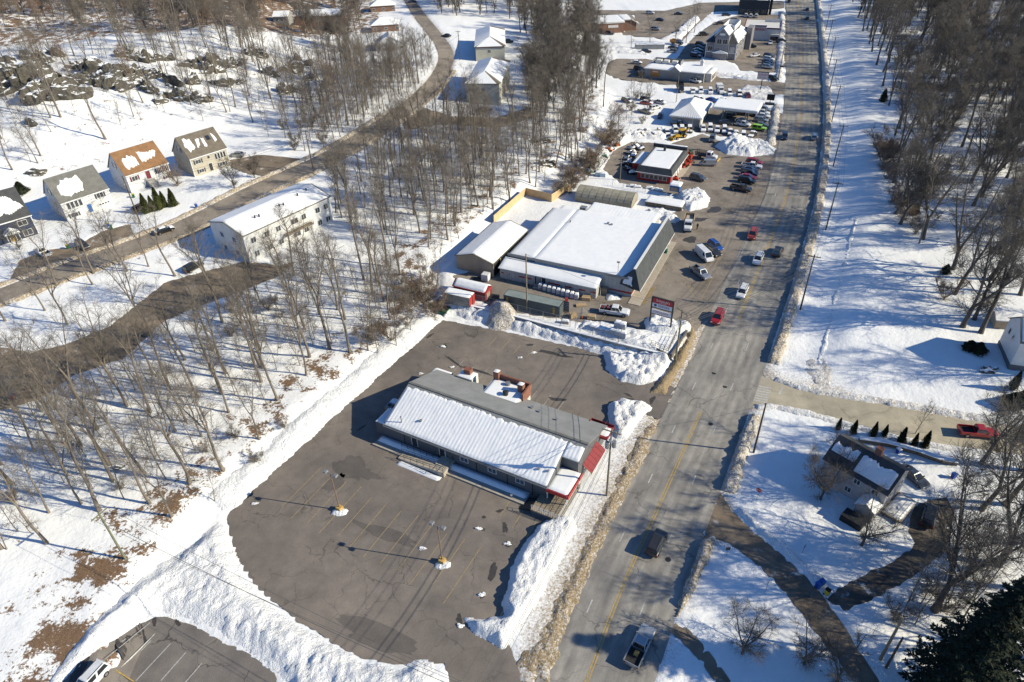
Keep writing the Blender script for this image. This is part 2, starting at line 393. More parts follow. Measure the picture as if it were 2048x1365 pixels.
# ------------------------------------------------------------------ setting: ground, pavements
from mathutils.geometry import delaunay_2d_cdt
PAVE = []          # world polygons of every pavement, so the ground can dip below them
def pxpoly(pts, z=None): return [P(x, y, z) for x, y in pts]
def resample(poly, step, closed=True):
    out = []; n = len(poly)
    for i in range(n if closed else n-1):
        a = np.array(poly[i][:2]); b = np.array(poly[(i+1) % n][:2]); L = np.linalg.norm(b-a); k = max(1, int(L/step))
        for j in range(k): out.append(a+(b-a)*j/k)
    if not closed: out.append(np.array(poly[-1][:2]))
    return np.array(out)
def chaikin(pts, n=2):
    pts = [np.array(p[:2], float) for p in pts]
    for _ in range(n):
        q = [pts[0]]
        for a, b in zip(pts[:-1], pts[1:]): q += [a*.75+b*.25, a*.25+b*.75]
        q.append(pts[-1]); pts = q
    return pts
def sheet(name, poly, mat, dz, rag=.0, step=.8, inner=3.0, seed=1, parent=None, kind='structure', register=True):
    B = resample(poly, step)
    if rag:
        nx = fbm(B[:,0]*.6, B[:,1]*.6, seed, 4)*2*rag; ny = fbm(B[:,0]*.6+50, B[:,1]*.6, seed+7, 4)*2*rag; B = B+np.stack([nx, ny], 1)
    x0, y0 = B.min(0); x1, y1 = B.max(0); gx, gy = np.meshgrid(np.arange(x0, x1, inner), np.arange(y0, y1, inner))
    gx = gx.ravel(); gy = gy.ravel(); k = sdpoly(gx, gy, B) > inner*.3; I = np.stack([gx[k], gy[k]], 1)
    allp = [Vector((float(a), float(b))) for a, b in np.vstack([B, I])]; n = len(B)
    vs, es, fs, *_ = delaunay_2d_cdt(allp, [], [list(range(n))], 1, 1e-5)
    V = np.array([[v.x, v.y] for v in vs]); Z = level(V[:,0], V[:,1])+dz
    me = bpy.data.meshes.new(name); me.from_pydata([(a, b, c) for (a, b), c in zip(V, Z)], [], [tuple(f) for f in fs]); me.materials.append(mat)
    if me.polygons and sum(p.normal.z for p in me.polygons) < 0: me.flip_normals()
    me.update(); o = link_mesh(name, me, parent)
    if not parent: tag(o, kind=kind)
    if register: PAVE.append([tuple(p) for p in resample(poly, 4.0)])
    return o
def ribbon(name, left, right, mat, dz, step=2.5, across=5, parent=None, smooth_it=True, register=True):
    if smooth_it: left = chaikin(left); right = chaikin(right)
    def arc(p):
        p = np.array([q[:2] for q in p], float); d = np.r_[0, np.cumsum(np.linalg.norm(np.diff(p, axis=0), axis=1))]; return p, d
    l, dl = arc(left); r, dr = arc(right); n = max(3, int(dl[-1]/step)); T = np.linspace(0, 1, n)
    Lp = np.stack([np.interp(T*dl[-1], dl, l[:,k]) for k in (0, 1)], 1); Rp = np.stack([np.interp(T*dr[-1], dr, r[:,k]) for k in (0, 1)], 1)
    A = np.linspace(0, 1, across); V = (Lp[:,None]*(1-A)[None,:,None]+Rp[:,None]*A[None,:,None]); Z = level(V[...,0], V[...,1])+dz
    VV = np.concatenate([V, Z[...,None]], 2).reshape(-1, 3); idx = np.arange(n*across).reshape(n, across)
    F = np.stack([idx[:-1,:-1], idx[:-1,1:], idx[1:,1:], idx[1:,:-1]], -1).reshape(-1, 4)
    me = grid_mesh(name, VV, F, mat); uvl = me.uv_layers.new(name='UVMap')
    U = np.broadcast_to(A[None,:], (n, across)).ravel(); Vv = np.broadcast_to((T*dl[-1])[:,None], (n, across)).ravel()
    uvl.data.foreach_set('uv', np.stack([U[F.ravel()], Vv[F.ravel()]], 1).astype(np.float32).ravel())
    o = link_mesh(name, me, parent)
    if not parent: tag(o, kind='structure')
    if register: PAVE.append([tuple(p) for p in Lp[::2]]+[tuple(p) for p in Rp[::-2]])
    return o, Lp, Rp
def offset_line(line, d):
    line = np.array([q[:2] for q in line], float); t = np.gradient(line, axis=0); t /= np.linalg.norm(t, axis=1)[:,None]+1e-9
    return line+np.stack([-t[:,1], t[:,0]], 1)*d           # + = left

main_road, ML, MR = ribbon('main_road', RL_, RR_, M_ROAD, .05, 2.0, 9)
street_c = chaikin(ST_)
side_street, SL, SR = ribbon('side_street', offset_line(street_c, 3.3), offset_line(street_c, -3.3), M_STREET, .07, 2.5, 5, smooth_it=False)
cross_top = pxpoly([(1500,742),(1530,756),(1580,775),(1640,790),(1750,806),(1860,826),(1950,842),(2060,858),(2300,895)])
cross_bot = pxpoly([(1485,815),(1515,806),(1560,810),(1640,829),(1750,860),(1850,886),(1960,902),(2060,914),(2300,955)])
cross_street, CT, CB = ribbon('cross_street', cross_top, cross_bot, M_CROSS, .035, 2.0, 5)
lane_l = pxpoly([(1392,1100),(1415,1072),(1451,1080),(1519,1132),(1587,1204),(1642,1282),(1690,1340),(1760,1440)])
lane_r = pxpoly([(1440,985),(1461,1019),(1502,1060),(1570,1114),(1632,1172),(1694,1260),(1745,1344),(1815,1440)])
narrow_lane, NL, NR = ribbon('narrow_lane', lane_l, lane_r, M_DRIVE, .03, 1.5, 5)
path_l = pxpoly([(1338,1262),(1372,1290),(1410,1335),(1440,1380)]); path_r = pxpoly([(1356,1240),(1392,1272),(1432,1320),(1470,1375)])
footpath, _, _ = ribbon('footpath', path_l, path_r, M_DRIVE, .02, 1.5, 3)
parking_lot = sheet('parking_lot', pxpoly([(884,640),(660,838),(450,1030),(458,1068),(474,1112),(502,1160),(540,1200),(600,1245),(690,1300),(735,1322),(800,1330),(890,1328),(900,1430),(1050,1430),(1040,1345),(1016,1290),(1016,1230),(1036,1150),(1078,1072),(1122,1024),(1150,975),(1204,882),(1236,852),(1272,820),(1320,842),(1350,778),(1300,742),(1205,706),(1000,662)]), M_LOT, .02, .35, .7, 4.0, 3)
lower_lot = sheet('lower_parking_lot', pxpoly([(120,1372),(152,1332),(215,1288),(280,1246),(322,1230),(384,1250),(440,1280),(505,1312),(548,1346),(566,1400),(540,1480),(60,1480),(60,1440)]), M_LOT2, .02, .3, .7, 4.0, 5)
store_lot = sheet('store_lot', pxpoly([(905,552),(985,618),(1140,642),(1330,664),(1376,676),(1446,604),(1502,484),(1553,370),(1570,300),(1480,300),(1405,268),(1340,288),(1262,284),(1226,302),(1206,338),(1240,366),(1330,386),(1372,392),(1366,420),(1330,430),(1290,500),(1200,560),(1000,530)], 1.6), M_YARD, .02, .4, .9, 4.0, 7)
dealer_lot = sheet('dealer_lot', pxpoly([(1380,262),(1440,272),(1566,300),(1576,232),(1520,214),(1420,216),(1395,232)], 1.6), M_YARD, .025, .4, 1.2, 5.0, 8)
diner_lot = sheet('drive_through_lot', pxpoly([(1210,146),(1232,158),(1290,165),(1400,176),(1470,186),(1580,190),(1582,168),(1530,160),(1440,156),(1418,146),(1400,134),(1330,124),(1290,118),(1232,118),(1216,126)], 1.6), M_YARD, .03, .5, 1.5, 6.0, 9)
office_lot = sheet('office_lot', pxpoly([(1350,122),(1400,124),(1405,110),(1470,126),(1480,142),(1546,146),(1580,130),(1582,90),(1582,30),(1480,30),(1430,44),(1392,70),(1372,92)], 1.6), M_YARD, .025, .5, 1.5, 7.0, 10)
bank_lot = sheet('bank_lot', pxpoly([(1240,70),(1262,72),(1330,78),(1366,82),(1385,58),(1425,24),(1570,16),(1568,2),(1400,6),(1330,22),(1180,20),(1180,30),(1270,30),(1268,50)], 1.6), M_YARD, .02, .6, 1.8, 8.0, 11)
wood_drive = sheet('wooded_driveway', pxpoly([(-30,690),(60,706),(130,690),(220,652),(330,566),(400,546),(490,522),(562,532),(600,520),(560,552),(480,584),(400,612),(330,642),(250,716),(140,756),(80,800),(-30,830)]), M_DRIVE, .05, .6, 1.2, 3.0, 12)
house_drive = sheet('house_driveway', pxpoly([(205,462),(262,448),(268,470),(300,480),(250,496),(170,522),(120,540),(70,552),(20,560),(40,520),(100,500),(150,494)]), M_DRIVE, .045, .4, 1.0, 3.0, 13)
beige_drive = sheet('side_driveway', pxpoly([(452,322),(520,310),(600,318),(630,334),(560,356),(500,350),(462,336)]), M_DRIVE, .045, .4, 1.0, 3.0, 14)
apt_drive = sheet('apartment_yard', pxpoly([(800,236),(850,216),(900,232),(990,236),(1060,216),(1080,232),(1000,256),(880,250),(810,262)]), M_DRIVE, .045, .5, 1.2, 3.0, 15)
cottage_drive = sheet('cottage_driveway', pxpoly([(1648,1196),(1680,1176),(1725,1150),(1785,1124),(1822,1098),(1828,1080),(1814,1060),(1826,1016),(1850,1004),(1892,994),(1910,1022),(1906,1060),(1886,1108),(1846,1140),(1796,1172),(1742,1200),(1690,1222)]), M_BLACKTOP, .025, .4, .7, 3.0, 16)
PAVE_ARR = PAVE

def pave_mask(X, Y):
    m = np.zeros(X.shape)
    for poly in PAVE_ARR:
        a = np.array(poly); x0, y0 = a.min(0)-1; x1, y1 = a.max(0)+1
        k = (X > x0) & (X < x1) & (Y > y0) & (Y < y1)
        if not k.any(): continue
        sd = sdpoly(X[k], Y[k], poly); m[k] = np.maximum(m[k], sstep(-.1, .9, sd))
    return m
def grow(a, b, step, end, f):
    v = list(np.arange(a, b+1e-6, step)); s = step; x = v[-1]
    while x < end: s *= f; x += s; v.append(x)
    return v
gx_r = grow(0, 120, 1.0, 3200, 1.045); gx = np.array([-x for x in gx_r[:0:-1]]+gx_r)
gy = np.array([-2600, -1200, -500, -220, -100, -40]+grow(-10, 175, 1.0, 3600, 1.028))
GX, GY = np.meshgrid(gx, gy); L0 = level(GX, GY)
fade = np.clip(1-(np.hypot(GX, GY)-500)/600, 0, 1)
mask = pave_mask(GX, GY)
dW, sW = seg_dist(GX, GY, W_); dW = dW*sW
dS, sS = seg_dist(GX, GY, ST_); dSs = dS*sS
inwood = sstep(3, 10, dW)
bumps = fbm(GX/9, GY/9, 21, 4)*.55*(0.35+.65*inwood) + fbm(GX/2.4, GY/2.4, 31, 3)*.28
GZ = L0 + bumps*(1-mask)*fade + .12*(1-mask) - .42*mask
GV = np.stack([GX, GY, GZ], -1).reshape(-1, 3); ni, nj = GX.shape; gi = np.arange(ni*nj).reshape(ni, nj)
GF = np.stack([gi[:-1,:-1], gi[:-1,1:], gi[1:,1:], gi[1:,:-1]], -1).reshape(-1, 4)
g_me = grid_mesh('ground', GV, GF, M_SNOW)
leaf = .52*sstep(3.5, 6, dW)*(1-sstep(10, 20, dW)) + .06*inwood
sp = P(60, 1190); leaf += .22*np.exp(-(((GX-sp.x)/16)**2+((GY-sp.y)/13)**2))
leaf += .20*sstep(40, 60, dSs)*(1-sstep(110, 140, dSs))*fade + .66*sstep(0, 22, GY-(290+np.maximum(GX+135, 0)*.72))*(GX < 5)*(dSs > 20)
leaf += .25*np.exp(-(dS-5)**2/14.0)*0.6
dRoadL, _ = seg_dist(GX, GY, RL_); dRoadR, _ = seg_dist(GX, GY, RR_)
dirt = .72*np.exp(-(dRoadL/5.0)**2)*(GY < 112) + .35*np.exp(-(dRoadR/3.5)**2) + .55*np.exp(-(np.maximum(dS-3.3, 0)/2.2)**2)
for ln, w in ((CT, 3.0), (CB, 1.6), (NL, 1.5), (NR, 1.0)):
    d, _ = seg_dist(GX, GY, ln[::3]); dirt += .38*np.exp(-(d/w)**2)
pc = P(1640, 752); dirt += .35*np.exp(-(((GX-pc.x)/5)**2+((GY-pc.y)/9)**2))
set_attr(g_me, 'leaf', leaf.ravel()); set_attr(g_me, 'dirt', np.clip(dirt, 0, .7).ravel())
ground = tag(link_mesh('ground', g_me), kind='structure')

# ------------------------------------------------------------------ painted markings (children of their pavement)
def mline(name, pts, w, mat, dz, parent):
    pts = [np.array(p[:2], float) for p in pts]; l = offset_line(pts, w/2); r = offset_line(pts, -w/2)
    V = []; 
    for a, b in zip(l, r): V += [(a[0], a[1], level1(*a)+dz), (b[0], b[1], level1(*b)+dz)]
    F = [(2*i, 2*i+1, 2*i+3, 2*i+2) for i in range(len(pts)-1)]
    me = bpy.data.meshes.new(name); me.from_pydata(V, [], F); me.materials.append(mat); me.update(); return link_mesh(name, me, parent)
M_YELC = mk('paint_yellow_road', (.48,.34,.13), .8, .4, 5, fine=.2)
def road_at(fr, off=0.0): return ML*(1-fr)+MR*fr
cl = road_at(.43)
for s_ in (-.17, .17):
    seg = offset_line(cl, s_)
    for a in range(0, len(seg)-14, 14):
        if 41 < a < 43: continue
        mline('centre_line', seg[a:a+15], .16, M_YELC, .058, main_road)
for fr in (.21, .68):
    seg = road_at(fr); 
    for a in range(3, len(seg)-4, 6): mline('lane_line', seg[a:a+2], .16, M_WHT, .058, main_road)
def stall_row(p0, p1, spacing, half0, half1, angd, mat, parent, seed):
    p0 = np.array(p0[:2]); p1 = np.array(p1[:2]); L = np.linalg.norm(p1-p0); u = (p1-p0)/L; a = R_(angd); n = np.array([math.cos(a), math.sin(a)]); rr = random.Random(seed)
    for k in range(int(L/spacing)+1):
        c = p0+u*spacing*k; mline('stall_line', [c-n*half0*rr.uniform(.7, 1), c+n*half1*rr.uniform(.8, 1)], .1, mat, .028, parent)
l1, l2 = P(680,1020), P(885,1125); u_ = (l2-l1).normalized()
stall_row(l1-u_*8.2, l2+u_*6.0, 2.75, 5.2, 5.2, 61, M_YELW, parking_lot, 1)
stall_row(P(905,745), P(1120,835), 2.75, 1.5, 4.2, 61, M_WHTW, parking_lot, 2)
stall_row(P(985,684), P(1080,712), 2.75, 2.0, 3.2, 61, M_YELW, parking_lot, 3)
stall_row(P(1015,1010), P(1075,1060), 2.75, 3, 1, 61, M_YELW, parking_lot, 4)
for (a, b), m_ in zip([((148,1355),(252,1278)),((262,1322),(302,1282)),((212,1318),(300,1246)),((241,1338),(310,1268)),((272,1362),(341,1288)),((322,1362),(372,1305)),((370,1366),(404,1327)),((158,1335),(176,1304))], [M_WHT]*8):
    mline('stall_line', [P(*a), P(*b)], .12, m_, .028, lower_lot)
mline('stall_line', [P(176,1306), P(268,1364)], .14, M_YEL, .032, lower_lot)
for a, b in [((1266,608),(1336,492)),((1278,610),(1346,496)),((1266,608),(1278,610)),((1360,545),(1396,610)),((1393,522),(1425,560)),((1396,610),(1426,555)),((1372,568),(1394,585)),((1385,330),(1352,380)),((1376,345),(1412,350)),((1372,357),(1408,362)),((1364,372),(1400,378)),((1440,405),(1484,414)),((1400,480),(1436,486)),((1426,540),(1446,500)),((1448,500),(1480,436)),((1205,640),(1215,628)),((1232,645),(1240,632))]:
    mline('stall_line', [P(*a, 1.6), P(*b, 1.6)], .12, M_YELW, .03, store_lot)
# crosswalk bars at the mouth of the cross street, stop line
for k in range(7):
    f = k/6; a = P(1513+f*-9, 772+f*28); mline('crosswalk_bar', [a, (a.x+2.3, a.y-.9)], .35, M_WHT, .043, cross_street)
mline('stop_line', [P(1565,776), P(1558,790)], .3, M_WHT, .043, cross_street)
def blob(name, px, py, rx, ry, ang, mat, dz, parent, seed, z=None, n=40):
    """irregular flat stain or patch with its own outline"""
    c = P(px, py, z); rr = random.Random(seed); V = [(c.x, c.y, c.z+dz)]; ph = rr.uniform(0, 99)
    for k in range(n):
        a = 2*math.pi*k/n; q = .8+1.1*float(fbm(np.array([ph+1.3*math.cos(a)]), np.array([1.3*math.sin(a)]), seed, 4)[0])+.25*float(fbm(np.array([ph+6*math.cos(a)]), np.array([6*math.sin(a)]), seed+1, 2)[0])
        x, y = rx*q*math.cos(a), ry*q*math.sin(a); ca, sa = math.cos(R_(ang)), math.sin(R_(ang)); X, Y = c.x+x*ca-y*sa, c.y+x*sa+y*ca
        V.append((X, Y, level1(X, Y)+dz))
    me = bpy.data.meshes.new(name); me.from_pydata(V, [], [(0, 1+k, 1+(k+1) % n) for k in range(n)]); me.materials.append(mat); me.update(); return link_mesh(name, me, parent)
M_PATCH = asphalt('asphalt_patch', (.142,.128,.116), .2, .3, .3)
for i, (x, y, rx, ry, a) in enumerate([(715,940,4.6,2.4,-28),(762,1066,6.8,1.2,-26),(760,1275,6.5,1.8,-22),(668,968,2.4,1.4,60)]):
    blob('asphalt_repair', x, y, rx, ry, a, M_PATCH, .026, parking_lot, 40+i)
for i, (x, y, rx, ry, a) in enumerate([(500,990,1.6,.6,60),(520,962,2.0,.7,65),(470,1012,1.3,.8,60),(545,928,1.6,.5,62),(905,722,4.6,.55,-50),(955,742,5.4,.8,-28),(1035,765,2.4,.7,-24),(1095,705,3.4,.9,-20),(1125,712,3,.7,-18),(1115,800,2.8,.8,-12),(1010,1055,.7,2.2,10),(1000,1022,1.2,.7,20),(968,1035,.6,.5,0),(1017,1090,.7,.8,0),(918,1240,.7,1.7,15),(965,1192,.5,.9,10),(966,1060,.6,.5,0),(985,1140,.9,3.0,-15),(1255,790,1.6,.7,-40),(1262,800,1.0,.9,0),(1060,690,1.2,.7,0),(820,700,.9,.6,0),(860,672,1.6,.6,45),(762,745,2.4,.7,60),(748,760,1.7,.6,55),(892,692,1.2,.35,-70),(1305,800,2.4,.8,60),(722,856,1.6,.5,45)]):
    blob('wet_patch', x, y, rx*.72, ry*.6, a, M_WET, .034, parking_lot, 80+i)
for i, (x, y, rx, ry, a) in enumerate([(242,1298,.5,2.6,70),(262,1285,.4,1.8,70),(285,1272,.5,2.2,65),(308,1244,.4,1.2,60),(356,1246,.3,.9,70),(160,1338,.8,2,30)]):
    blob('wet_patch', x, y, rx, ry, a-30, M_WET, .026, lower_lot, 120+i)
for i, (x, y, rx, ry, a) in enumerate([(1428,420,3.6,3.0,40),(1400,440,3.5,2.4,20),(1440,300,4,1.2,-10),(1385,300,3.5,1.0,10),(1460,315,4,1.5,10),(1500,545,.4,5,-28),(1170,590,4.5,1.4,-28),(960,560,3,2.2,-28),(1075,575,4.5,1.0,-26),(1290,660,4,1,-20),(1380,480,2.2,4.5,-28)]):
    blob('wet_patch', x, y, rx*.7, ry*.6, a, M_WET, .032, store_lot, 140+i, 1.6)
for i, (x, y) in enumerate([(1450,774),(1428,747),(1336,1120),(1421,849)]):
    c = P(x, y); mb = MB(); mb.prism([(c.x+.4*math.cos(k*math.pi/6), c.y+.4*math.sin(k*math.pi/6)) for k in range(12)], c.z+.04, c.z+.06); mb.build('manhole_cover', M_DARK, main_road)

# ------------------------------------------------------------------ ploughed snow
def snow_bank(name, label, poly, H, edge=1.6, res=.34, rough=.3, dirt=0.0, seed=1, rag=.7, low=.5, peak=None, base=None, group=None):
    poly = [tuple(p[:2]) for p in poly]; a = np.array(poly); x0, y0 = a.min(0)-1.2; x1, y1 = a.max(0)+1.2
    X, Y = np.meshgrid(np.arange(x0, x1, res), np.arange(y0, y1, res)); sd = sdpoly(X, Y, poly)
    sd = sd + rag*1.6*fbm(X*.55, Y*.55, seed, 5)
    ramp_ = sstep(0, edge, sd)
    big = 1+low*2*fbm(X/4.5, Y/4.5, seed+3, 3)
    lump = .9-3.4*np.abs(fbm(X*.62, Y*.62, seed+9, 4)) + 1.1*(.5-2.2*np.abs(fbm(X*1.7, Y*1.7, seed+15, 3)))
    H = H*.8; dirt = dirt+.10
    Z = level(X, Y)+(.0 if base is None else base) + H*ramp_*big + rough*lump*np.clip(sd/edge*1.2, 0, 1)*.85
    if peak is not None:
        for (cx, cy, ph, pr) in peak: Z = Z + ph*np.clip(1-np.hypot(X-cx, Y-cy)/pr, 0, 1)**1.2
    Z = np.where(sd < 0, level(X, Y)-.25+sd*.3, Z+.03)
    keep = sd > -res*1.6; ni, nj = X.shape; idx = np.arange(ni*nj).reshape(ni, nj)
    q = keep[:-1,:-1] & keep[:-1,1:] & keep[1:,1:] & keep[1:,:-1]
    F = np.stack([idx[:-1,:-1], idx[:-1,1:], idx[1:,1:], idx[1:,:-1]], -1)[q]
    used = np.unique(F); mp = -np.ones(ni*nj, int); mp[used] = np.arange(len(used)); F = mp[F]
    V = np.stack([X, Y, Z], -1).reshape(-1, 3)[used]; c = V.mean(0); c[2] = 0; me = grid_mesh(name, V-c, F, M_BANK)
    dv = dirt*np.clip(1.15-.25*np.abs(fbm(X/3, Y/3, seed+20, 3)*4), 0, 1); set_attr(me, 'leaf', np.full(len(V), -2.0)); set_attr(me, 'dirt', dv.ravel()[used])
    o = link_mesh(name, me); o.location = c; return tag(o, label, 'snow bank', group)
def strip(line, d0, d1):
    l = offset_line(line, d0); r = offset_line(line, d1); return [tuple(p) for p in l]+[tuple(p) for p in r[::-1]]
def cut(line, a, b):
    """part of a polyline whose photo row lies between the world points nearest to a and b"""
    line = np.array([q[:2] for q in line]); i = int(np.argmin(np.hypot(*(line-np.array(a[:2])).T))); j = int(np.argmin(np.hypot(*(line-np.array(b[:2])).T))); i, j = min(i, j), max(i, j); return line[i:j+1]
snow_bank('snow_bank', 'clean white snow bank along the woods edge of the empty parking lot', strip(resample([P(890,632), P(660,838), P(448,1032)], 2, False), .4, -4.6), .75, 2.2, .36, .18, 0, 11, .7)
snow_bank('snow_bank', 'broad churned snow ridge between the two parking lots at the lower left', pxpoly([(446,1030),(392,1080),(318,1130),(240,1190),(170,1262),(96,1360),(60,1440),(120,1372),(152,1334),(215,1288),(280,1244),(322,1226),(390,1246),(505,1310),(556,1350),(600,1440),(900,1440),(888,1345),(842,1314),(790,1332),(730,1324),(690,1304),(600,1249),(540,1204),(500,1164),(472,1112),(456,1068)]), .95, 2.4, .33, .36, 0.0, 12, .7, .6)
snow_bank('snow_bank', 'tall blue-shaded snow bank between the lot and the pavement below the grey building', pxpoly([(1112,1026),(1075,1052),(1040,1098),(1016,1150),(1004,1208),(1008,1232),(972,1238),(928,1236),(944,1268),(1006,1302),(1036,1268),(1076,1208),(1118,1130),(1156,1056),(1150,1034)]), 1.15, 1.3, .3, .4, 0.06, 13, .5)
c_ = P(1000,640); 
snow_bank('snow_bank', 'lumpy snow bank along the foot of the concrete retaining wall', pxpoly([(884,640),(910,634),(960,648),(1040,668),(1130,690),(1205,712),(1245,742),(1320,742),(1342,722),(1290,706),(1200,686),(1100,655),(1000,628),(920,604),(884,606)]), .8, 1.2, .3, .35, .05, 14, .6, base=-.1)
snow_bank('snow_pile', 'pointed grey snow heap spilling over the retaining wall', pxpoly([(968,655),(985,664),(1030,660),(1038,640),(1020,600),(985,598),(972,625)]), .7, 1.4, .26, .3, .52, 15, .5, peak=[(P(1003,628).x, P(1003,628).y, 2.2, 4.6)], base=-.3)
snow_bank('snow_pile', 'big ploughed snow pile between the lot and the roadside pole', pxpoly([(1206,704),(1212,742),(1240,762),(1282,772),(1318,762),(1350,722),(1330,708),(1260,698)]), 1.1, 1.6, .3, .6, .03, 16, .6, .6)
snow_bank('snow_pile', 'snow pile at the road corner of the grey building', pxpoly([(1216,808),(1216,850),(1228,884),(1252,880),(1284,842),(1306,816),(1290,804),(1240,800)]), .9, 1.3, .3, .5, .12, 17, .6)
snow_bank('snow_bank', 'long tan grit-covered snow bank along the near side of the main road', pxpoly([(1098,1366),(1140,1242),(1190,1124),(1246,1006),(1316,858),(1308,838),(1286,856),(1236,946),(1176,1070),(1122,1176),(1066,1284),(1030,1330)]), .16, 1.6, .24, .30, .70, 18, .9, .9)
snow_bank('snow_bank', 'tan grit-covered snow bank between the roadside pole and the lot entrance', pxpoly([(1330,790),(1372,724),(1396,672),(1384,652),(1362,690),(1336,736),(1312,768),(1300,786)]), .5, 1.0, .3, .3, .85, 19, .5)
rr = chaikin(RR_)
snow_bank('snow_bank', 'long grit-stained snow bank along the wooded side of the main road', strip(cut(rr, P(1528,742), P(1650,200, 1.6)), -.05, -2.4), 1.05, .45, .3, .3, .60, 20, .5, .35)
snow_bank('snow_bank', 'far stretch of roadside snow bank beside the leaning line of poles', strip(cut(rr, P(1650,200, 1.6), P(1632,0, 1.6)), -.05, -2.6), 1.1, .6, .5, .3, .5, 21, .5, .35)
snow_bank('snow_bank', 'dirty snow bank along the road beside the white cottage lawn', strip(cut(rr, P(1500,812), P(1444,990)), -.05, -2.2), 1.0, .5, .28, .4, .55, 22, .7, .5)
snow_bank('snow_bank', 'dirty leaf-stained snow bank at the tip of the triangular lawn', pxpoly([(1400,1078),(1372,1170),(1344,1246),(1360,1236),(1392,1180),(1420,1120),(1432,1076)]), .85, .6, .28, .4, .62, 23, .6)
snow_bank('snow_bank', 'crusty snow edge on the uphill side of the sandy cross street', strip(cut(CT, P(1545,764), P(2050,860)), 1.6, -.2), .35, .7, .36, .3, .38, 24, .5)
snow_bank('snow_bank', 'crusty snow edge between the cross street and the row of small cypresses', strip(cut(CB, P(1515,806), P(2050,914)), .2, -1.7), .35, .7, .36, .25, .3, 25, .5)
snow_bank('snow_bank', 'ploughed snow edge along the inner side of the narrow lane', strip(cut(NR, P(1470,1030), P(1640,1185)), .1, 1.9), .4, .8, .32, .3, .12, 26, .5)
snow_bank('snow_bank', 'dirty snow edge on the house side of the wooded street', strip(cut(street_c, P(-20,600), P(820,232)), 3.4, 5.4), .45, .8, .5, .3, .62, 27, .5)
snow_bank('snow_bank', 'sandy snow edge on the apartment side of the wooded street', strip(cut(street_c, P(-20,600), P(890,140)), -3.4, -5.6), .45, .8, .5, .3, .66, 28, .5)
snow_bank('snow_pile', 'white snow pile behind the dump truck beside the red shop lot', pxpoly([(1352,388),(1398,380),(1420,396),(1416,416),(1380,424),(1356,414)], 1.6), 1.5, 2.0, .36, .7, .05, 29, .6)
snow_bank('snow_pile', 'largest snow pile in front of the row of snowed-in cars', pxpoly([(1428,294),(1466,276),(1492,284),(1530,286),(1552,298),(1546,310),(1500,314),(1452,310)], 1.6), 1.5, 3.0, .4, .9, .08, 30, .7, peak=[(P(1462,290,1.6).x, P(1462,290,1.6).y, 1.6, 6)])
snow_bank('snow_bank', 'broken snow bank between the drive-through lot and the grey gabled office', pxpoly([(1420,145),(1480,150),(1545,156),(1545,164),(1500,162),(1430,152)], 1.6), .5, 1.5, .6, .5, .15, 31, .9)
snow_bank('snow_bank', 'snow bank under the red drive-through sign', pxpoly([(1490,172),(1540,176),(1548,190),(1540,204),(1500,198),(1470,186)], 1.6), .45, 1.5, .6, .5, .3, 32, .9)
rl = chaikin(RL_)
snow_bank('snow_bank', 'dirty snow bank between the main road and the filling station canopy', strip(cut(rl, P(1549,300,1.6), P(1566,214,1.6)), .8, 3.6), .4, 1.0, .5, .5, .5, 33, .9)
snow_bank('snow_bank', 'snow bank along the road in front of the white restaurant', strip(cut(rl, P(1572,160,1.6), P(1574,30,1.6)), .8, 4.0), .45, 1.2, .6, .5, .4, 34, 1.0)
snow_bank('snow_bank', 'snow bank under the red and white shop sign', pxpoly([(1288,640),(1304,632),(1345,640),(1380,648),(1386,664),(1352,672),(1316,668),(1290,660)], 1.6), .9, 1.2, .3, .5, .12, 35, .5)
snow_bank('snow_bank', 'snow heaps behind the shop yard fence and stacked pallets', pxpoly([(1168,640),(1210,644),(1290,664),(1318,690),(1322,706),(1280,700),(1210,678),(1150,660)], 1.6), .45, 1.1, .3, .35, .02, 36, .5)
snow_bank('snow_bank', 'low snow heap in front of the shop side door', pxpoly([(1212,588),(1236,590),(1246,600),(1214,602)], 1.6), .6, .8, .28, .3, .03, 37, .4)
snow_bank('snow_bank', 'snow bank beside the stone planter wall of the garden shop', pxpoly([(1292,420),(1330,420),(1362,440),(1352,448),(1310,440),(1290,432)], 1.6), .7, 1.0, .36, .5, .03, 38, .5)
snow_bank('snow_bank', 'snow mounds between the brick bank and the parking rows', pxpoly([(1345,68),(1372,44),(1392,30),(1400,40),(1380,62),(1362,80),(1320,80)], 1.6), .6, 1.6, .8, .6, .1, 39, 1.0)
snow_bank('snow_bank', 'snow mounds around the drive-through entrance loop', pxpoly([(1190,90),(1240,92),(1290,104),(1300,112),(1230,108),(1190,112)], 1.6), .5, 1.6, .8, .6, .15, 41, 1.0)
snow_bank('snow_bank', 'jumbled snow over the storage yard behind the red shop', pxpoly([(1225,262),(1290,262),(1340,270),(1330,282),(1262,280),(1230,292),(1205,330),(1188,350),(1180,330),(1200,290)], 1.6), .8, 1.6, .5, .7, .1, 42, .7)
tl = [P(1712,440), P(1700,480), P(1690,530), P(1672,590), P(1660,640), P(1648,690), P(1636,735)]
snow_bank('trodden_track', 'line of footprints trodden along the snowy embankment', strip(resample(tl, 1.0, False), .55, -.55), .02, .5, .22, .24, 0, 43, .5)
snow_bank('trodden_patch', 'trampled grassy snow where the footprints meet the cross street', pxpoly([(1610,720),(1650,712),(1670,745),(1660,775),(1625,770)]), .05, 1.0, .24, .22, .42, 44, 1.2)

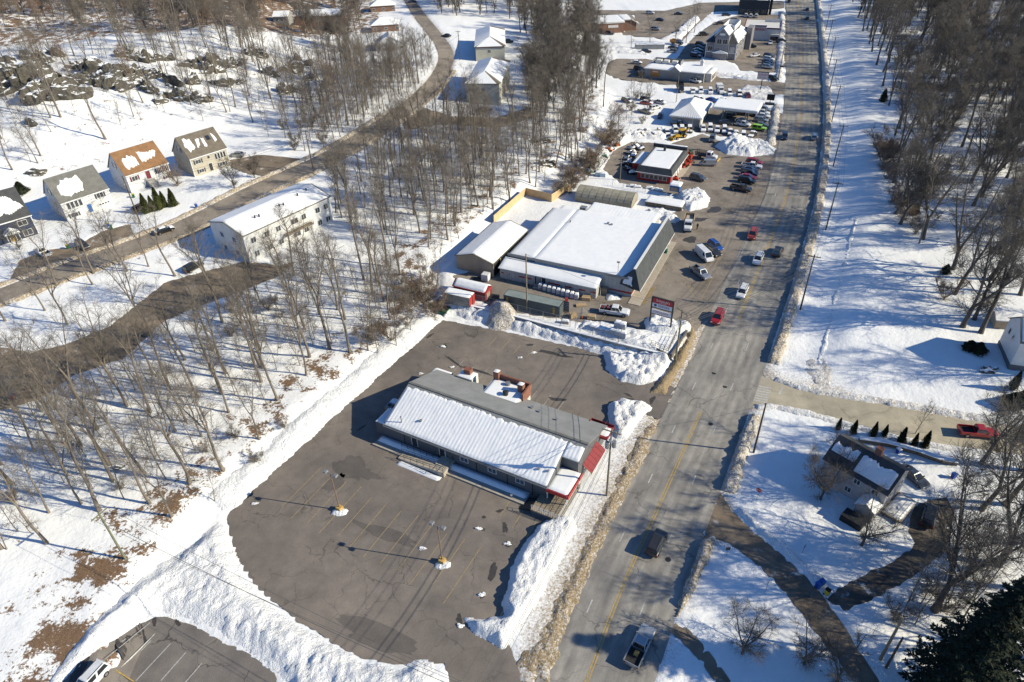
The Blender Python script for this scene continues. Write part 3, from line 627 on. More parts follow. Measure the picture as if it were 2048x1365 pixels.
# ------------------------------------------------------------------ buildings
M_SID_W = siding('siding_white', (.70,.70,.69)); M_SID_B = siding('siding_beige', (.50,.455,.365)); M_SID_N = siding('siding_navy', (.035,.048,.085))
M_SID_G = siding('siding_grey', (.235,.225,.24)); M_SID_C = siding('siding_cream', (.55,.53,.43)); M_SID_DK = siding('siding_taupe', (.32,.31,.30))
M_ROOF_G = shingle('shingle_grey', (.175,.172,.158)); M_ROOF_D = shingle('shingle_charcoal', (.075,.077,.08)); M_ROOF_B = shingle('shingle_brown', (.27,.15,.075)); M_ROOF_T = shingle('shingle_taupe', (.17,.145,.115))
M_ROOF_BARE = mk('roof_grey_membrane', (.265,.268,.262), .85, .18, .5, fine=.12)
M_GREYWALL = panel('panel_grey', (.130,.132,.138), .5); M_TANWALL = panel('panel_tan', (.38,.31,.235), .45); M_LTWALL = panel('panel_light', (.50,.49,.46), .9)
M_REDP = mk('paint_red', (.42,.045,.04), .6, .2); M_REDD = mk('paint_dark_red', (.25,.03,.038), .6, .25); M_MAROON = mk('paint_maroon', (.19,.035,.045), .6, .2)
M_SLATE = shingle('mansard_slate', (.075,.082,.088)); M_SHUT = mk('shutter_dark', (.06,.06,.07), .6, .2)
M_ORANGE = mk('board_orange', (.50,.24,.075), .7, .2); M_STUCCO = mk('stucco_white', (.66,.64,.60), .85, .12, .8, fine=.05)
M_GRWALL = mk('wall_grey', (.30,.31,.315), .8, .15, .8, fine=.05)
M_BLUEP = mk('paint_blue', (.03,.12,.34), .5, .2)
TEXTS = []
def text_obj(name, s, size, mat, parent, loc, rot, thick=.01, sx=1.0):
    cu = bpy.data.curves.new(name, 'FONT'); cu.body = s; cu.size = size; cu.extrude = thick; cu.align_x = 'CENTER'; cu.align_y = 'CENTER'; cu.resolution_u = 2
    t = bpy.data.objects.new(name, cu); COL.objects.link(t); dg = bpy.context.evaluated_depsgraph_get()
    me = bpy.data.meshes.new_from_object(t.evaluated_get(dg)); bpy.data.objects.remove(t); me.materials.clear(); me.materials.append(mat)
    o = link_mesh(name, me, parent); o.location = loc; o.rotation_euler = rot; o.scale = (sx, 1, 1); return o
class Bd:
    def __init__(s, name, label, cat, A, angd, group=None):
        A = Vector(A); s.root = empty(name, A, R_(angd), label, cat, group); s.A = A; s.ang = angd
    def put(s, name, mb, mats, parent=None, smooth=False): return mb.build(name, mats, parent or s.root, smooth)
    def box(s, name, x0, x1, y0, y1, z0, z1, mat, parent=None): return s.put(name, MB().box(x0, x1, y0, y1, z0, z1), mat, parent)
    def bounds(s, x0, x1, y0, y1):
        s.F = {'F': ((x0, y0), (1, 0), (0, -1)), 'R': ((x1, y0), (0, 1), (1, 0)), 'B': ((x1, y1), (-1, 0), (0, 1)), 'L': ((x0, y1), (0, -1), (-1, 0))}
    def fbox(s, mb, face, u0, u1, z0, z1, d0, d1):
        (ox, oy), (ux, uy), (nx, ny) = s.F[face]
        q = lambda u, d, z: (ox+ux*u+nx*d, oy+uy*u+ny*d, z)
        mb.hexa([q(u0,d1,z0), q(u1,d1,z0), q(u1,d0,z0), q(u0,d0,z0)], [q(u0,d1,z1), q(u1,d1,z1), q(u1,d0,z1), q(u0,d0,z1)]); return mb
    def fpart(s, name, face, u0, u1, z0, z1, d0, d1, mat, parent=None): return s.put(name, s.fbox(MB(), face, u0, u1, z0, z1, d0, d1), mat, parent)
    def window(s, face, u, z, w, h, mull=1, frame=None, pane=None, shutter=None, t=.08):
        frame = frame or M_WTRIM; mb = MB()
        s.fbox(mb, face, u, u+w, z, z+t, -.02, .07); s.fbox(mb, face, u, u+w, z+h-t, z+h, -.02, .07)
        s.fbox(mb, face, u, u+t, z+t, z+h-t, -.02, .07); s.fbox(mb, face, u+w-t, u+w, z+t, z+h-t, -.02, .07)
        for k in range(1, mull+1):
            c = u+w*k/(mull+1); s.fbox(mb, face, c-t*.35, c+t*.35, z+t, z+h-t, -.02, .06)
        wo = s.put('window', mb, frame); s.fpart('pane', face, u+t, u+w-t, z+t, z+h-t, -.02, .03, pane or M_GLASS, wo)
        if shutter:
            for a in (u-.42, u+w+.06): s.fpart('shutter', face, a, a+.36, z, z+h, .002, .06, shutter, wo)
        return wo
    def door(s, face, u, z, w, h, mat, frame=None):
        mb = MB(); f = frame or M_WTRIM; s.fbox(mb, face, u-.1, u, z, z+h+.1, -.01, .08); s.fbox(mb, face, u+w, u+w+.1, z, z+h+.1, -.01, .08); s.fbox(mb, face, u, u+w, z+h, z+h+.1, -.01, .08)
        d = s.fpart('door', face, u, u+w, z, z+h, -.02, .04, mat); s.put('door_frame', mb, f, d); return d
    def gwalls(s, x0, x1, y0, y1, ze, zr, mat, axis='x', z0=-1.0, name='wall'):
        mb = MB(); e = .03
        if axis == 'x': m = (y0+y1)/2; mb.prism([(y0,z0),(y1,z0),(y1,ze-e),(m,zr-e),(y0,ze-e)], x0, x1, 'x')
        else: m = (x0+x1)/2; mb.prism([(x0,z0),(x1,z0),(x1,ze-e),(m,zr-e),(x0,ze-e)], y0, y1, 'y')
        s.bounds(x0, x1, y0, y1); return s.put(name, mb, mat)
    def groof(s, x0, x1, y0, y1, ze, zr, mat, axis='x', ov=.35, t=.14, og=.25, name='roof', parent=None):
        mb = MB()
        if axis == 'x':
            m = (y0+y1)/2; k = (zr-ze)/(m-y0); zo = ze-ov*k; mb.prism([(y0-ov,zo),(m,zr),(y1+ov,zo),(y1+ov,zo+t),(m,zr+t),(y0-ov,zo+t)], x0-og, x1+og, 'x')
        else:
            m = (x0+x1)/2; k = (zr-ze)/(m-x0); zo = ze-ov*k; mb.prism([(x0-ov,zo),(m,zr),(x1+ov,zo),(x1+ov,zo+t),(m,zr+t),(x0-ov,zo+t)], y0-og, y1+og, 'y')
        return s.put(name, mb, mat, parent)
    def patch(s, name, O, U, V, poly, t, mat, rag=.2, seed=1, parent=None, step=.35, lift=.0):
        """ragged slab of snow lying on a plane; poly in metres along U and V"""
        O = Vector(O); U = Vector(U).normalized(); V = Vector(V).normalized(); N = U.cross(V).normalized()
        B = resample(poly, min(step, .14) if rag else step)
        if rag: B = B+np.stack([fbm(B[:,0]*1.1+seed, B[:,1]*1.1, seed, 3)*2*rag*.5, fbm(B[:,0]*1.2, B[:,1]*.6+seed, seed+5, 2)*2*rag*1.3+fbm(B[:,0]*4.2, B[:,1]*.4+seed, seed+8, 2)*2*rag*1.5], 1)
        n = len(B); c = B.mean(0); Bi = c+(B-c)*np.clip(1-.25/np.maximum(np.linalg.norm(B-c, axis=1), .5), .6, 1)[:,None]
        vs = [O+U*float(b[0])+V*float(b[1])+N*(lift-.02) for b in B]+[O+U*float(b[0])+V*float(b[1])+N*(lift+t) for b in Bi]
        mb = MB().add(vs, [tuple(range(n, 2*n))]+[(i, (i+1) % n, n+(i+1) % n, n+i) for i in range(n)]); return s.put(name, mb, mat, parent)
    def roof_frame(s, x0, x1, y0, y1, ze, zr, side='F', axis='x', t=.14):
        """origin, U, V, length along slope for one slope of a gable roof"""
        if axis == 'x':
            m = (y0+y1)/2; sl = math.hypot(m-y0, zr-ze)
            if side == 'F': return (x0, y0, ze+t), (1,0,0), (0, m-y0, zr-ze), sl
            return (x1, y1, ze+t), (-1,0,0), (0, m-y1, zr-ze), sl
        m = (x0+x1)/2; sl = math.hypot(m-x0, zr-ze)
        if side == 'F': return (x0, y1, ze+t), (0,-1,0), (m-x0, 0, zr-ze), sl
        return (x1, y0, ze+t), (0,1,0), (m-x1, 0, zr-ze), sl
    def flat_snow(s, x0, x1, y0, y1, z, t=.16, seed=1, res=.5, parent=None, mat=None, name='roof_snow', slope=(0,0), ribs=None, edge=.25):
        nx = max(3, int((x1-x0)/res)); ny = max(3, int((y1-y0)/res)); X, Y = np.meshgrid(np.linspace(x0, x1, nx+1), np.linspace(y0, y1, ny+1))
        ed = np.minimum(np.minimum(X-x0, x1-X), np.minimum(Y-y0, y1-Y)); Z = z+slope[0]*(X-x0)+slope[1]*(Y-y0)+t*sstep(-.05, edge, ed)+.10*fbm(X/3, Y/3, seed, 3)*sstep(0, .6, ed)
        if ribs: ax, pitch, amp = ribs; Z = Z+amp*np.abs(np.sin(math.pi*(X if ax == 'x' else Y)/pitch))**.6*(ed > .1)
        Z = np.where(ed < 1e-6, z+slope[0]*(X-x0)+slope[1]*(Y-y0)-.02, Z); idx = np.arange(X.size).reshape(X.shape)
        F = np.stack([idx[:-1,:-1], idx[:-1,1:], idx[1:,1:], idx[1:,:-1]], -1).reshape(-1, 4)
        return link_mesh(name, grid_mesh(name, np.stack([X, Y, Z], -1).reshape(-1, 3), F, mat or M_RSNOW), parent or s.root)
    def slope_snow(s, O, U, V, L, H, t=.12, pitch=None, amp=.08, seed=1, res=.2, v0=0.0, v1=None, rag=.5, mat=None, parent=None, name='roof_snow'):
        """snow on a slope, optionally with standing seam ridges, ragged at the upper edge"""
        O = Vector(O); U = Vector(U).normalized(); V = Vector(V).normalized(); N = U.cross(V).normalized(); v1 = H if v1 is None else v1
        a = np.arange(0, L+1e-6, L/max(2, int(L/res))); b = np.linspace(0, 1, max(4, int((v1-v0)/.3)))
        top = v1-rag*(.4+1.1*np.abs(fbm(a/.9, a*0, seed, 4))*2)-rag*.5*(fbm(a/7, a*0+9, seed, 2)+.5); A, Bq = np.meshgrid(a, b); VV = v0+(top[None,:]-v0)*Bq
        ed = np.minimum(np.minimum(A, L-A), np.minimum(VV-v0, (top[None,:]-VV))); hN = t*sstep(-.02, .3, ed)+.07*fbm(A/2, VV/2, seed, 4)*sstep(0, .5, ed)
        if pitch: hN = hN+amp*np.abs(np.sin(math.pi*A/pitch))**.8*(.7+1.2*fbm(A/1.2, VV/.8, seed+4, 3))*sstep(0, .4, ed)
        hN = np.where(ed < 1e-6, -.02, hN); Pn = np.array(O)[None,None,:]+A[...,None]*np.array(U)+VV[...,None]*np.array(V)+hN[...,None]*np.array(N)
        idx = np.arange(A.size).reshape(A.shape); F = np.stack([idx[:-1,:-1], idx[:-1,1:], idx[1:,1:], idx[1:,:-1]], -1).reshape(-1, 4)
        return link_mesh(name, grid_mesh(name, Pn.reshape(-1, 3), F, mat or M_RSNOW), parent or s.root)
    def railing(s, name, pts, h=1.0, mat=None, posts=1.2, r=.03, parent=None):
        mb = MB()
        for a, b in zip(pts[:-1], pts[1:]):
            a = Vector(a); b = Vector(b)
            for q in (h, h*.55): mb.tube(a+Vector((0,0,q)), b+Vector((0,0,q)), r, n=5)
            k = max(1, int((b-a).length/posts))
            for i in range(k+1): p = a.lerp(b, i/k); mb.tube(p, p+Vector((0,0,h)), r, n=5)
        return s.put(name, mb, mat or M_DARK, parent)

# --- the long grey commercial building in the lot
b = Bd('commercial_building', 'long low grey commercial building with snow-ribbed roof and dark red awnings', 'building', (-20.9,82.1,0), -29.5)
LX, LY, ZE, ZR = 31.9, 15.0, 3.45, 6.25
mb = MB(); m_ = LY/2
mb.prism([(0,-.5),(LY,-.5),(LY,ZE-.03),(m_,ZR-.03),(0,ZE-.03)], 0, 29.3, 'x')
mb.prism([(4.6,-.5),(LY,-.5),(LY,ZE-.03),(m_,ZR-.03),(4.6,ZE+(ZR-ZE)*4.6/m_-.03)], 29.3, LX, 'x'); b.put('wall', mb, M_GREYWALL); b.bounds(0, LX, 0, LY)
rf = MB(); k_ = (ZR-ZE)/m_; t = .12
rf.prism([(-.45,ZE-.45*k_),(m_,ZR),(m_,ZR+t),(-.45,ZE-.45*k_+t)], -.3, 29.3, 'x'); rf.prism([(4.4,ZE+4.4*k_),(m_,ZR),(m_,ZR+t),(4.4,ZE+4.4*k_+t)], 29.3, LX+.35, 'x')
rf.prism([(m_,ZR),(LY+.45,ZE-.45*k_),(LY+.45,ZE-.45*k_+t),(m_,ZR+t)], -.3, LX+.35, 'x'); roof = b.put('roof', rf, M_ROOF_BARE)
sl = math.hypot(m_, ZR-ZE)
b.slope_snow((-.2,-.4,ZE-.4*k_+t), (1,0,0), (0,m_,ZR-ZE), 29.4, sl+.4, .10, .62, .042, 7, .1, 0, sl+.25, .55, parent=roof)
b.slope_snow((29.25,4.45,ZE+4.45*k_+t), (1,0,0), (0,m_,ZR-ZE), 2.8, 3.1, .10, .62, .042, 8, .1, 0, 3.0, .5, parent=roof)
b.box('ridge_cap', -.3, LX+.35, m_-.22, m_+.22, ZR+t-.01, ZR+t+.05, M_ROOF_G, roof)
for u, v, h, r in [(2.6,.8,1.3,.09),(5.6,2.0,.35,.16),(27.0,1.4,.3,.14),(28.4,1.6,.25,.14),(20,12.9,.18,.22),(21.6,12.4,.18,.2),(25,11.6,.2,.16)]:
    z = ZE+k_*(v if v < m_ else LY-v)+t; b.put('roof_vent', MB().tube((u,v,z-.05), (u,v,z+h), r, n=8).tube((u,v,z+h), (u,v,z+h+.12), r*1.5, n=8), M_GREY, roof)
for u in (14.0, 19.0, 23.8): b.window('F', u, 1.35, 1.5, 1.0, 1)
b.door('F', 4.9, .75, 1.0, 2.1, M_DARK); b.door('F', 10.2, .75, 1.0, 2.1, M_DARK)
for u in (3.3, 9.9, 16.9, 22.3, 26.6): b.fpart('wall_trim', 'F', u, u+.1, 0, ZE-.25, .002, .07, M_DARK)
b.put('gutter', MB().box(-.3, 29.3, -.62, -.45, ZE-.36, ZE-.2), M_GREY)
mb = MB(); 
for k in range(7): mb.box(-1.3+.01*k, 26.9, -2.35+.05*k, -.0, .02, .06+.03*k) if k == 5 else None
b.put('walkway', MB().box(-1.4, 26.4, -2.3, -.02, .0, .22), M_CONC)
b.put('kerb', MB().box(-1.5, 26.5, -2.5, -2.3, .0, .26), M_CONCT)
b.flat_snow(-1.2, 26.2, -1.5, -.03, .22, .42, 31, .3, name='walkway_snow', edge=.8)
b.put('ramp', MB().hexa([(4.2,-3.2,0),(12.9,-3.2,0),(12.9,-2.0,0),(4.2,-2.0,0)], [(4.2,-3.2,.3),(12.9,-3.2,.95),(12.9,-2.0,.95),(4.2,-2.0,.3)]).box(10.6, 12.9, -2.0, -.05, .22, .95), M_CONCT)
b.railing('handrail', [(4.2,-3.15,.3),(12.8,-3.15,.95),(12.8,-.2,.95)], 1.0); b.railing('handrail', [(4.2,-2.05,.3),(10.6,-2.05,.8)], 1.0); b.railing('handrail', [(3.4,-1.0,.5),(9.4,-.9,.5),(9.4,-.1,.5)], 1.0)
b.flat_snow(4.6, 12.6, -4.3, -3.25, .02, .3, 33, .3, name='ramp_snow', edge=.5)
# porch, deck, steps at the road end
b.put('porch_roof', MB().box(29.0, 32.6, -.5, 4.55, 2.75, 3.05), M_REDD); b.flat_snow(29.15, 32.45, -.35, 4.5, 3.06, .16, 34, .3, name='porch_snow')
b.put('porch_fascia', MB().box(28.96, 32.64, -.56, -.5, 2.45, 3.1).box(32.6, 32.66, -.5, 4.6, 2.45, 3.1), M_REDP)
b.put('deck', MB().box(28.0, 32.5, -3.4, 4.5, .75, .95), M_WOODG); b.put('deck_skirt', MB().box(28.05, 32.45, -3.35, 4.45, -.2, .74), M_GREYWALL)
for k in range(6): b.put('step', MB().box(26.1+.32*k, 26.5+.32*k, -3.3, -.9, .02+.12*k, .12+.14*k), M_DARK)
b.railing('deck_railing', [(28.1,-3.3,.95),(32.4,-3.3,.95),(32.4,4.4,.95)], 1.0, M_WTRIM, .35, .025); b.railing('step_railing', [(26.1,-3.35,.1),(28,-3.35,.95)], .95); b.railing('step_railing', [(26.1,-.85,.1),(28,-.85,.95)], .95); b.railing('ramp_railing', [(29.2,-1.6,.95),(29.2,3.4,.95)], .9); b.railing('ramp_railing', [(30.6,-2.6,.95),(30.6,2.4,.95)], .9)
for q in ((29.2,-.3),(32.3,-.3),(32.3,4.2)): b.put('porch_post', MB().box(q[0]-.08, q[0]+.08, q[1]-.08, q[1]+.08, .95, 2.75), M_WTRIM)
mb = MB(); n_ = 11
for k in range(n_):
    y0 = 6.2+k*5.6/n_; y1 = y0+5.6/n_; h = .05 if k % 2 else .0
    mb.hexa([(LX+.05,y0,3.0+h),(LX+1.5,y0,1.9+h),(LX+1.5,y1,1.9+h),(LX+.05,y1,3.0+h)], [(LX+.05,y0,3.06+h),(LX+1.5,y0,1.96+h),(LX+1.5,y1,1.96+h),(LX+.05,y1,3.06+h)])
b.put('awning', mb, M_REDD); b.put('awning_valance', MB().box(LX+1.46, LX+1.52, 6.2, 11.8, 1.6, 1.92), M_REDD)
b.put('corner_canopy', MB().box(29.4, 33.2, 12.9, 15.9, 2.7, 3.1), M_REDD); b.flat_snow(29.9, 33.1, 13.3, 15.4, 3.11, .12, 35, .3, name='canopy_snow')
b.put('corner_canopy_rim', MB().box(29.35, 33.25, 15.9, 15.97, 2.6, 3.5).box(29.3, 29.36, 12.9, 15.95, 2.6, 3.6), M_REDD)
b.window('R', 6.8, 1.0, 2.0, 1.1, 1); b.window('R', 9.4, 1.0, 2.0, 1.1, 1)
# left end: annex, cooling units
b.box('annex', -2.4, .05, .1, 3.9, -.2, 2.75, M_GREYWALL); b.flat_snow(-2.4, .0, .1, 3.9, 2.76, .14, 36, .3, name='annex_snow')
for (x0, x1, y0, y1, z1) in [(-4.1,-2.0,4.6,7.2,1.75),(-3.2,-1.2,10.6,13.0,2.1)]:
    h = b.box('cooling_unit', x0, x1, y0, y1, .1, z1, M_GREY)
    for q in (.3, .7): b.put('fan', MB().tube((x0+(x1-x0)*q, y0+.7, z1), (x0+(x1-x0)*q, y0+.7, z1+.06), .36, n=12), M_DARK, h)
    b.flat_snow(x0+.05, x1-.05, y0+1.3, y1-.05, z1+.005, .12, 37, .3, name='unit_snow', parent=h)
b.box('back_annex', -1.4, 2.2, 12.2, 16.6, -.2, 2.7, M_GREYWALL); b.flat_snow(-1.4, 2.2, 12.2, 16.6, 2.71, .14, 38, .3, name='annex_snow')
# rear flat brick extension with parapet and chimneys, white ventilation unit
b.box('rear_extension', 10.6, 17.4, 12.6, 17.4, -.2, 4.2, M_STUCCO); b.flat_snow(10.7, 17.3, 12.3, 17.2, 4.21, .18, 39, .3, name='extension_snow')
b.put('parapet', MB().box(10.6, 17.65, 17.15, 17.45, 4.2, 5.3).box(17.4, 17.7, 14.2, 17.15, 3.2, 5.3), M_BRICK)
for x, y in ((10.7,16.6),(16.0,15.4)): 
    c = b.box('chimney', x, x+1.0, y, y+.9, 4.0, 6.0, M_BRICK); b.flat_snow(x, x+1.0, y, y+.9, 6.01, .1, 40, .25, name='chimney_snow', parent=c)
b.put('roof_fan', MB().tube((14.6,13.9,4.2), (14.6,13.9,5.0), .42, .42, 10).tube((14.6,13.9,5.0), (14.6,13.9,5.15), .55, .3, 10), M_DARK)
b.put('roof_fan', MB().tube((13.7,16.3,4.2), (13.7,16.3,4.9), .45, .45, 10), M_GREY)
u_ = b.box('vent_unit', 4.2, 7.2, 15.1, 17.2, 1.9, 3.9, M_STUCCO); b.flat_snow(4.2, 7.2, 15.1, 17.2, 3.91, .14, 41, .3, name='unit_snow', parent=u_); b.box('chimney', 5.0, 6.3, 16.0, 17.0, 3.9, 4.9, M_BRICK, u_)
for x in (19.6, 21.2): b.put('bollard', MB().tube((x,17.6,0), (x,17.6,1.25), .08, n=8), M_YEL)

# --- the garden and hardware store
h = Bd('hardware_store', 'large flat-roofed hardware store with snow roof, slate mansard front and red wall stripe', 'store', (-1.4,131.6,1.6), -26.5)
h.box('lower_wall', .8, 7.1, 2.0, 27.3, -.3, 4.1, M_LTWALL)
h.box('wall', 7.1, 29.0, 1.4, 27.6, -.3, 4.6, M_LTWALL)
h.flat_snow(7.0, 28.2, 1.3, 27.6, 4.62, .2, 51, .6); h.flat_snow(.6, 7.05, 1.7, 27.4, 3.95, .2, 52, .6, slope=(.09,0))
h.put('roof_edge', MB().box(.6, 28.2, 1.2, 1.32, 4.1, 4.66).box(.5, .64, 1.7, 27.5, 3.6, 4.0), M_GREY)
lt = MB().prism([(-2.0,-.3),(1.35,-.3),(1.35,3.5),(-2.0,2.75)], .2, 22.4, 'x'); h.put('side_wing', lt, M_LTWALL)
h.bounds(.2, 29.0, -2.0, 27.6); h.flat_snow(0.0, 22.6, -2.25, 1.4, 2.74, .18, 53, .5, slope=(0,.222), name='wing_snow')
h.put('wing_gutter', MB().box(0, 22.6, -2.4, -2.26, 2.55, 2.75), M_WTRIM)
for u0, u1 in ((.3,1.0),(2.2,2.4),(4.6,6.0),(6.3,7.6),(11.4,14.2),(15.3,16.9),(18.4,19.8),(21.0,22.2)): h.fpart('red_stripe', 'F', u0, u1, 1.25, 1.6, .003, .03, M_REDP)
h.fpart('recess_shade', 'F', 8.4, 10.8, .0, 2.3, .004, .02, M_DARK); h.door('F', 8.9, .05, 1.0, 2.1, M_GREY); h.railing('handrail', [(8.0,-3.2,.0),(10.6,-3.2,.5),(10.6,-2.1,.5)], .9, M_GREY); h.box('step_landing', 8.6, 10.8, -3.3, -2.05, -.1, .5, M_CONC)  # dark sheet on the flat wall paints the shade of the door recess
h.put('red_stripe', MB().box(22.45, 29.03, 1.36, 1.398, .75, 1.15).box(29.003, 29.05, 1.4, 5.0, .75, 1.15), M_REDP)
ms = MB(); ms.add([(29.0,1.0,2.3),(30.9,.7,2.3),(29.3,1.9,6.5),(28.9,1.9,6.5),(28.9,1.9,4.5),(26.4,1.1,2.9),(26.9,1.35,4.6)], [(0,5,6,4),(0,1,5),(1,2,6,5),(2,3,4,6)])
ms.add([(30.9,.7,2.3),(30.9,28.6,2.3),(29.3,27.6,6.5),(29.3,1.9,6.5)], [(0,1,2,3)]); ms.add([(29.3,1.9,6.5),(29.3,27.6,6.5),(28.9,27.6,6.5),(28.9,1.9,6.5)], [(0,1,2,3)])
ms.add([(28.9,1.9,6.5),(28.9,27.6,6.5),(28.9,27.6,4.4),(28.9,1.9,4.4)], [(0,1,2,3)]); ms.add([(30.9,28.6,2.3),(29.0,28.4,2.3),(28.9,27.6,6.5),(29.3,27.6,6.5)], [(0,1,2,3)]); ms.add([(30.9,.7,2.28),(30.9,28.6,2.28),(29.0,28.4,2.28),(29.0,1.0,2.28)], [(0,3,2,1)])
mans = h.put('mansard', ms, M_SLATE); h.put('mansard_trim', MB().box(28.82, 29.36, 1.85, 27.65, 6.5, 6.6).box(30.8, 30.96, .7, 28.6, 2.15, 2.32), M_WTRIM, mans)
h.patch('mansard_snow', (26.75,1.02,3.15), (3.6,0,.0), (.35,.55,2.4), [(.2,.1),(2.6,-.3),(1.9,1.7),(.4,1.5)], .06, M_RSNOW, .12, 3, mans)
for k in range(9): h.window('R', 6.2+k*2.6, .35, 2.2, 1.7, 1, M_GREY)
h.put('storefront_walk', MB().box(29.05, 31.6, -1.2, 28.4, -.1, .14), M_CONCT)
h.box('rear_wing', 8.5, 25.4, 27.65, 35.4, -.3, 3.3, M_LTWALL); h.flat_snow(8.3, 25.6, 27.62, 35.6, 3.3, .16, 54, .3, ribs=('x', .9, .05), name='wing_snow')
h.box('rear_shed', 1.0, 7.0, 27.45, 33.0, -.3, 2.3, M_LTWALL); h.flat_snow(.9, 7.1, 27.42, 33.1, 2.31, .16, 55, .5, name='wing_snow')
h.put('roof_unit', MB().box(6.8, 8.4, 29.4, 30.8, 3.3, 4.3), M_GREY); h.put('roof_vent', MB().tube((16.5,22.5,4.6), (16.5,22.5,5.2), .3, n=8).tube((17.4,22.3,4.6), (17.4,22.3,5.05), .35, n=8), M_GREY); h.put('roof_vent', MB().tube((8.0,20,4.6), (8.0,20,5.3), .12, n=8), M_DARK)
h.put('roof_lamp', MB().tube((25.6,2.0,4.6), (25.6,2.0,7.4), .05, n=6).box(25.3, 25.9, 1.7, 2.1, 7.3, 7.5), M_GREY)
text_obj('pavement_lettering', 'NO PARKING', 1.5, M_YEL, h.root, (32.2,3.6,.05), (0,0,R_(90)), .002, .8)

# --- tan machine shed with snow roof
s = Bd('machine_shed', 'tan metal machine shed with snow-covered gable roof and open side bay', 'shed', (-11.8,134.2,1.6), -28)
s.gwalls(0, 9.2, 0, 17.6, 3.5, 4.9, M_TANWALL, 'y', -.3); s.groof(0, 9.2, 0, 17.6, 3.5, 4.9, M_ROOF_T, 'y', .35, .1)
for side, sd_ in (('F', 61), ('B', 62)):
    O, U, V, H = s.roof_frame(0, 9.2, 0, 17.6, 3.5, 4.9, side, 'y', .1); s.slope_snow(O, U, V, 17.6, H, .14, None, 0, sd_, .3, -.2, H+.1, .05)
s.bounds(0, 9.2, 0, 17.6); s.fpart('bay_shade', 'R', .3, 3.4, 0, 3.0, .004, .02, M_BLACK); s.fpart('plywood_wall', 'R', 3.5, 13.0, .3, 3.2, .003, .06, M_WOOD)  # black sheet on the wall stands for the shade inside the open bay
s.put('bay_post', MB().box(9.2, 9.4, .0, .2, 0, 3.4), M_WOODG)
# --- red gabled shed and rust-streaked container beside it
q = P(908,590,1.6); s = Bd('storage_shed', 'dark red gabled storage shed with rounded snow on its roof beside the tan shed', 'shed', (q.x,q.y,1.6), -27)
s.gwalls(0, 7.6, 0, 3.0, 2.3, 3.2, M_MAROON, 'x', -.3); s.groof(0, 7.6, 0, 3.0, 2.3, 3.2, M_REDP, 'x', .15, .08)
for side in 'FB':
    O, U, V, H = s.roof_frame(0, 7.6, 0, 3.0, 2.3, 3.2, side, 'x', .08); s.slope_snow(O, U, V, 7.6, H, .2, None, 0, 63, .3, -.1, H+.08, .04)
s.bounds(0, 7.6, 0, 3.0); s.fpart('gable_board', 'R', .05, 2.95, 1.9, 2.28, .003, .05, M_REDP); s.fpart('door', 'R', .6, 2.0, 0, 1.8, .003, .06, M_WOODG)
q = P(888,606,1.6); s = Bd('storage_container', 'rust-streaked white storage container with bright red end doors and snow on top', 'container', (q.x,q.y,1.6), -25)
M_RUST = mk('container_rusty', (.36,.34,.31), .7, .55, .8, fine=.2)
s.box('body', 0, 6.1, 0, 2.4, 0, 2.5, M_RUST); s.flat_snow(0, 6.1, 0, 2.4, 2.51, .16, 64, .3); s.bounds(0, 6.1, 0, 2.4)
for k in range(2): s.fpart('door', 'R', .05+k*1.16, 1.17+k*1.16, .1, 2.45, .003, .05, M_REDP)
for k in range(7): s.fpart('rib', 'F', .3+k*.9, .4+k*.9, .1, 2.4, .002, .05, M_RUST)
# --- dark grey 40 ft container
q = atz(1008,611,1.6); s = Bd('shipping_container', 'long dark grey corrugated shipping container with its end door open', 'container', (q[0],q[1],1.6), -25.5)
M_CONT = mk('container_grey', (.088,.105,.112), .55, .2, .8); M_CONTT = mk('container_roof', (.22,.26,.25), .5, .2, .8)
def corrug(L, z0, z1, d=.05, p=.28):
    v = []; x = 0
    while x < L: v += [(x, 0), (x+p*.35, 0), (x+p*.5, d), (x+p*.85, d)]; x += p
    return [q for q in v if q[0] <= L]+[(L, 0)]
mb = MB(); prof = corrug(12.1, 0, 0)
for y, sg in ((0, 1), (2.44, -1)):
    for a, c in zip(prof[:-1], prof[1:]): mb.add([(a[0],y+sg*a[1],.15),(c[0],y+sg*c[1],.15),(c[0],y+sg*c[1],2.45),(a[0],y+sg*a[1],2.45)], [(0,1,2,3) if sg > 0 else (3,2,1,0)])
mb.box(-.02, 12.2, -.03, .06, 0, .15).box(-.02, 12.2, -.03, .06, 2.45, 2.58).box(-.02, 12.2, 2.38, 2.47, 0, .15).box(-.02, 12.2, 2.38, 2.47, 2.45, 2.58).box(-.03, .06, 0, 2.44, .0, 2.58).box(12.1, 12.2, 0, .15, .0, 2.58)
s.put('body', mb, M_CONT); mb = MB()
for a, c in zip(prof[:-1], prof[1:]): mb.add([(a[0],.06,2.52+a[1]),(c[0],.06,2.52+c[1]),(c[0],2.4,2.52+c[1]),(a[0],2.4,2.52+a[1])], [(0,1,2,3)])
s.put('roof', mb, M_CONTT); s.put('door', MB().box(12.2, 12.28, .1, 2.35, .1, 2.45), M_CONT); d_ = s.put('door', MB().box(12.25, 13.4, 2.45, 2.52, .1, 2.5), M_CONT)
for k in range(5): s.put('door_rib', MB().box(12.35, 13.3, 2.40, 2.45, .3+.42*k, .5+.42*k), M_GREY, d_)
s.bounds(0, 12.2, 0, 2.44)
for u, z in ((.6,1.8),(.6,1.25),(10.8,1.7),(10.8,1.1),(10.8,.55)): s.fpart('warning_sticker', 'F', u, u+.45, z, z+.42, -.0, .03, M_YEL)

